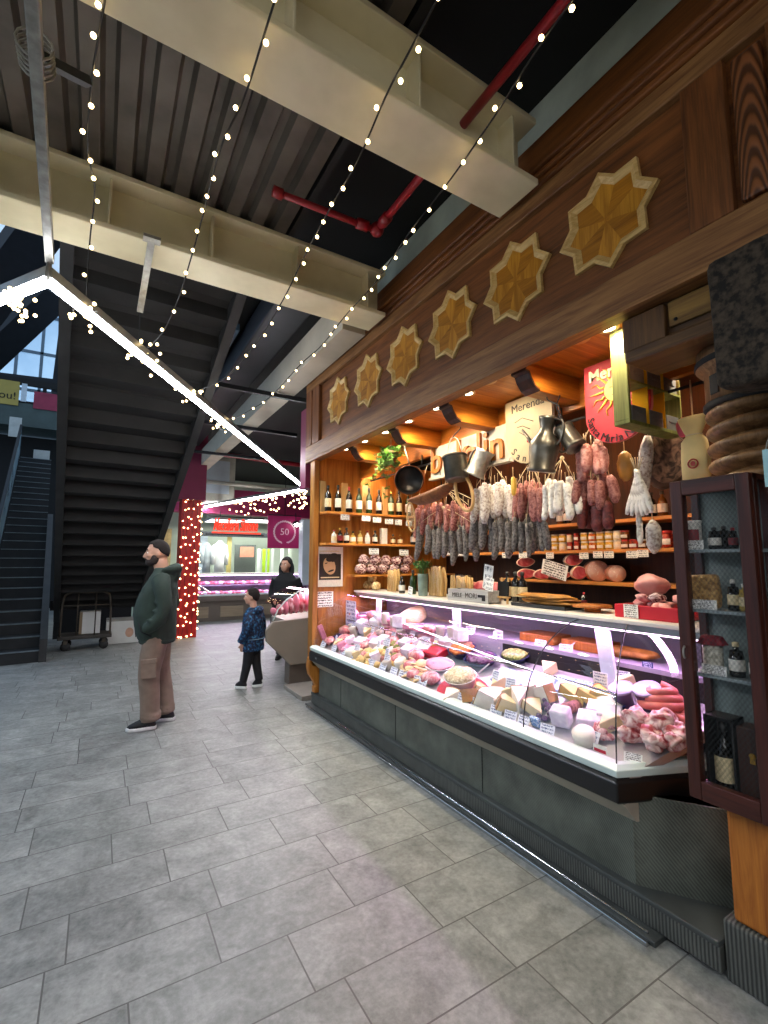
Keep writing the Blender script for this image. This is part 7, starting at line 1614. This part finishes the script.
for sg in (-1, 1):
    b.tube([(-.01, sg * .11, .91), (-.03 - sg * .02, sg * .165, .73), (.01 + sg * .03, sg * .16, .56)], [.03, .026, .02], 8); fingers(b, (.01 + sg * .03, sg * .16, .56), (.1, 0, -1), (1, 0, 0), .68); b.tube([(0, sg * .055, .55), (sg * .03, sg * .055, .30), (sg * .08, sg * .055, .1)], [.045, .035, .028], 8)
organic(b, .009, 3).build('body', M_skin, kid, world=False); eyes(kid, KT, M_hair)
j = MB(); j.loft([[(rx * cos(a), ry * sin(a) * (1 + .03 * sin(4 * a)), z) for a in R20] for z, rx, ry in ((.46, .135, .165), (.5, .14, .168), (.64, .128, .155), (.78, .12, .15), (.88, .105, .145), (.94, .085, .105), (.985, .065, .062))])
for sg in (-1, 1): j.tube(curve_pts([(-.01, sg * .115, .91), (-.03 - sg * .015, sg * .175, .76), (.005 + sg * .03, sg * .185, .575)], 4), [.062, .062, .061, .06, .058, .056, .055, .054, .053], 12)
j.sph((-.085, 0, .95), (.05, .085, .06), 12, 8)
km = organic(j, .010, 3).build('coat', M_kc, kid, world=False)
MB().loft([[((.133 + d) * cos(a), (.16 + d) * sin(a), z) for a in R20] for z, d in ((.60, -.006), (.602, .004), (.607, .004), (.609, -.006))]).build('waist_seam', mat('pale_seam', '#6f93a8', .7), km, world=False)
tr_ = MB(); tr_.sph((0, 0, .50), (.10, .115, .1), 14, 10)
for sg, o1, o2 in ((1, .03, .08), (-1, -.03, -.08)): tr_.tube(curve_pts([(0, sg * .055, .52), (o1, sg * .055, .30), (o2, sg * .055, .085)], 4), [.072, .07, .067, .063, .058, .055, .052, .05, .048], 10)
organic(tr_, .010, 3).build('trousers', M_kt, kid, world=False)
shoe(kid, (.08, .055, 0), .1, .165, M_blk_s, M_sole); shoe(kid, (-.08, -.055, .008), -.1, .155, M_blk_s, M_sole, pitch=.18)
hair_cap(kid, KT, M_hair, .014, sides=.35)
# ---------------------------------------------------------------- person in black coat behind the next counter
pw = Vector((2.62, 7.45, 0)); f = Vector((-.55, -.83, 0)); wom = thing('person', 'person in black hooded coat standing behind the next counter with only the upper half showing', 'person', pw, atan2(f.y, f.x))
M_bc = mat('black_coat', '#0c0c0f', .85, 0, .3, 14, .2)
hw = (.03, 0, 1.50); b = MB(); WT = head_parts(b, hw, .95, -.25); b.tube([(-.01, 0, 1.28), (.0, 0, 1.44)], [.055, .05], 12); b.loft([[(rx * cos(a), ry * sin(a), z) for a in R20] for z, rx, ry in ((.8, .12, .16), (1.0, .11, .14), (1.25, .1, .16), (1.33, .05, .08))])
for sg in (-1, 1): b.tube([(-.01, sg * .15, 1.27), (-.03, sg * .2, 1.02), (.14, sg * .14, .9)], [.04, .034, .024], 8); fingers(b, (.14, sg * .14, .9), (.9, -sg * .4, 0), (0, 0, 1), .85); b.tube([(0, sg * .08, .85), (0, sg * .08, .08)], [.07, .04], 8)
organic(b, .011, 3).build('body', M_skin, wom, world=False); eyes(wom, WT, M_hair)
j = MB(); j.loft([[(rx * cos(a), ry * sin(a), z) for a in R20] for z, rx, ry in ((.35, .2, .25), (.6, .19, .235), (.9, .17, .21), (1.1, .15, .2), (1.25, .13, .2), (1.33, .10, .14), (1.38, .085, .09))])
for sg in (-1, 1): j.tube(curve_pts([(-.01, sg * .16, 1.28), (-.03, sg * .225, 1.05), (.13, sg * .16, .91)], 4), [.075, .074, .073, .072, .07, .066, .062, .06, .058], 12)
hd = WT @ Vector((0, 0, 0)); j.tube([(-.03 + .0, .088 * cos(a) * 1.1, 1.42 + .17 * sin(a)) for a in [-.5 + (pi + 1.0) * k / 14 for k in range(15)]], [.035] * 15, 10); j.sph((-.06, 0, 1.51), (.085, .10, .135), 16, 12)
organic(j, .012, 3).build('coat', M_bc, wom, world=False)
tr_ = MB()
for sg in (-1, 1): tr_.tube([(0, sg * .08, .6), (0, sg * .08, .08)], [.085, .06], 10)
tr_.sph((0, 0, .62), (.12, .15, .1), 12, 8); organic(tr_, .012, 2).build('trousers', M_kt, wom, world=False)
shoe(wom, (.0, .08, 0), .1, .2, M_blk_s, M_blk_s); shoe(wom, (0, -.08, 0), -.1, .2, M_blk_s, M_blk_s)
hair_cap(wom, WT, M_hair, .014, sides=.3)
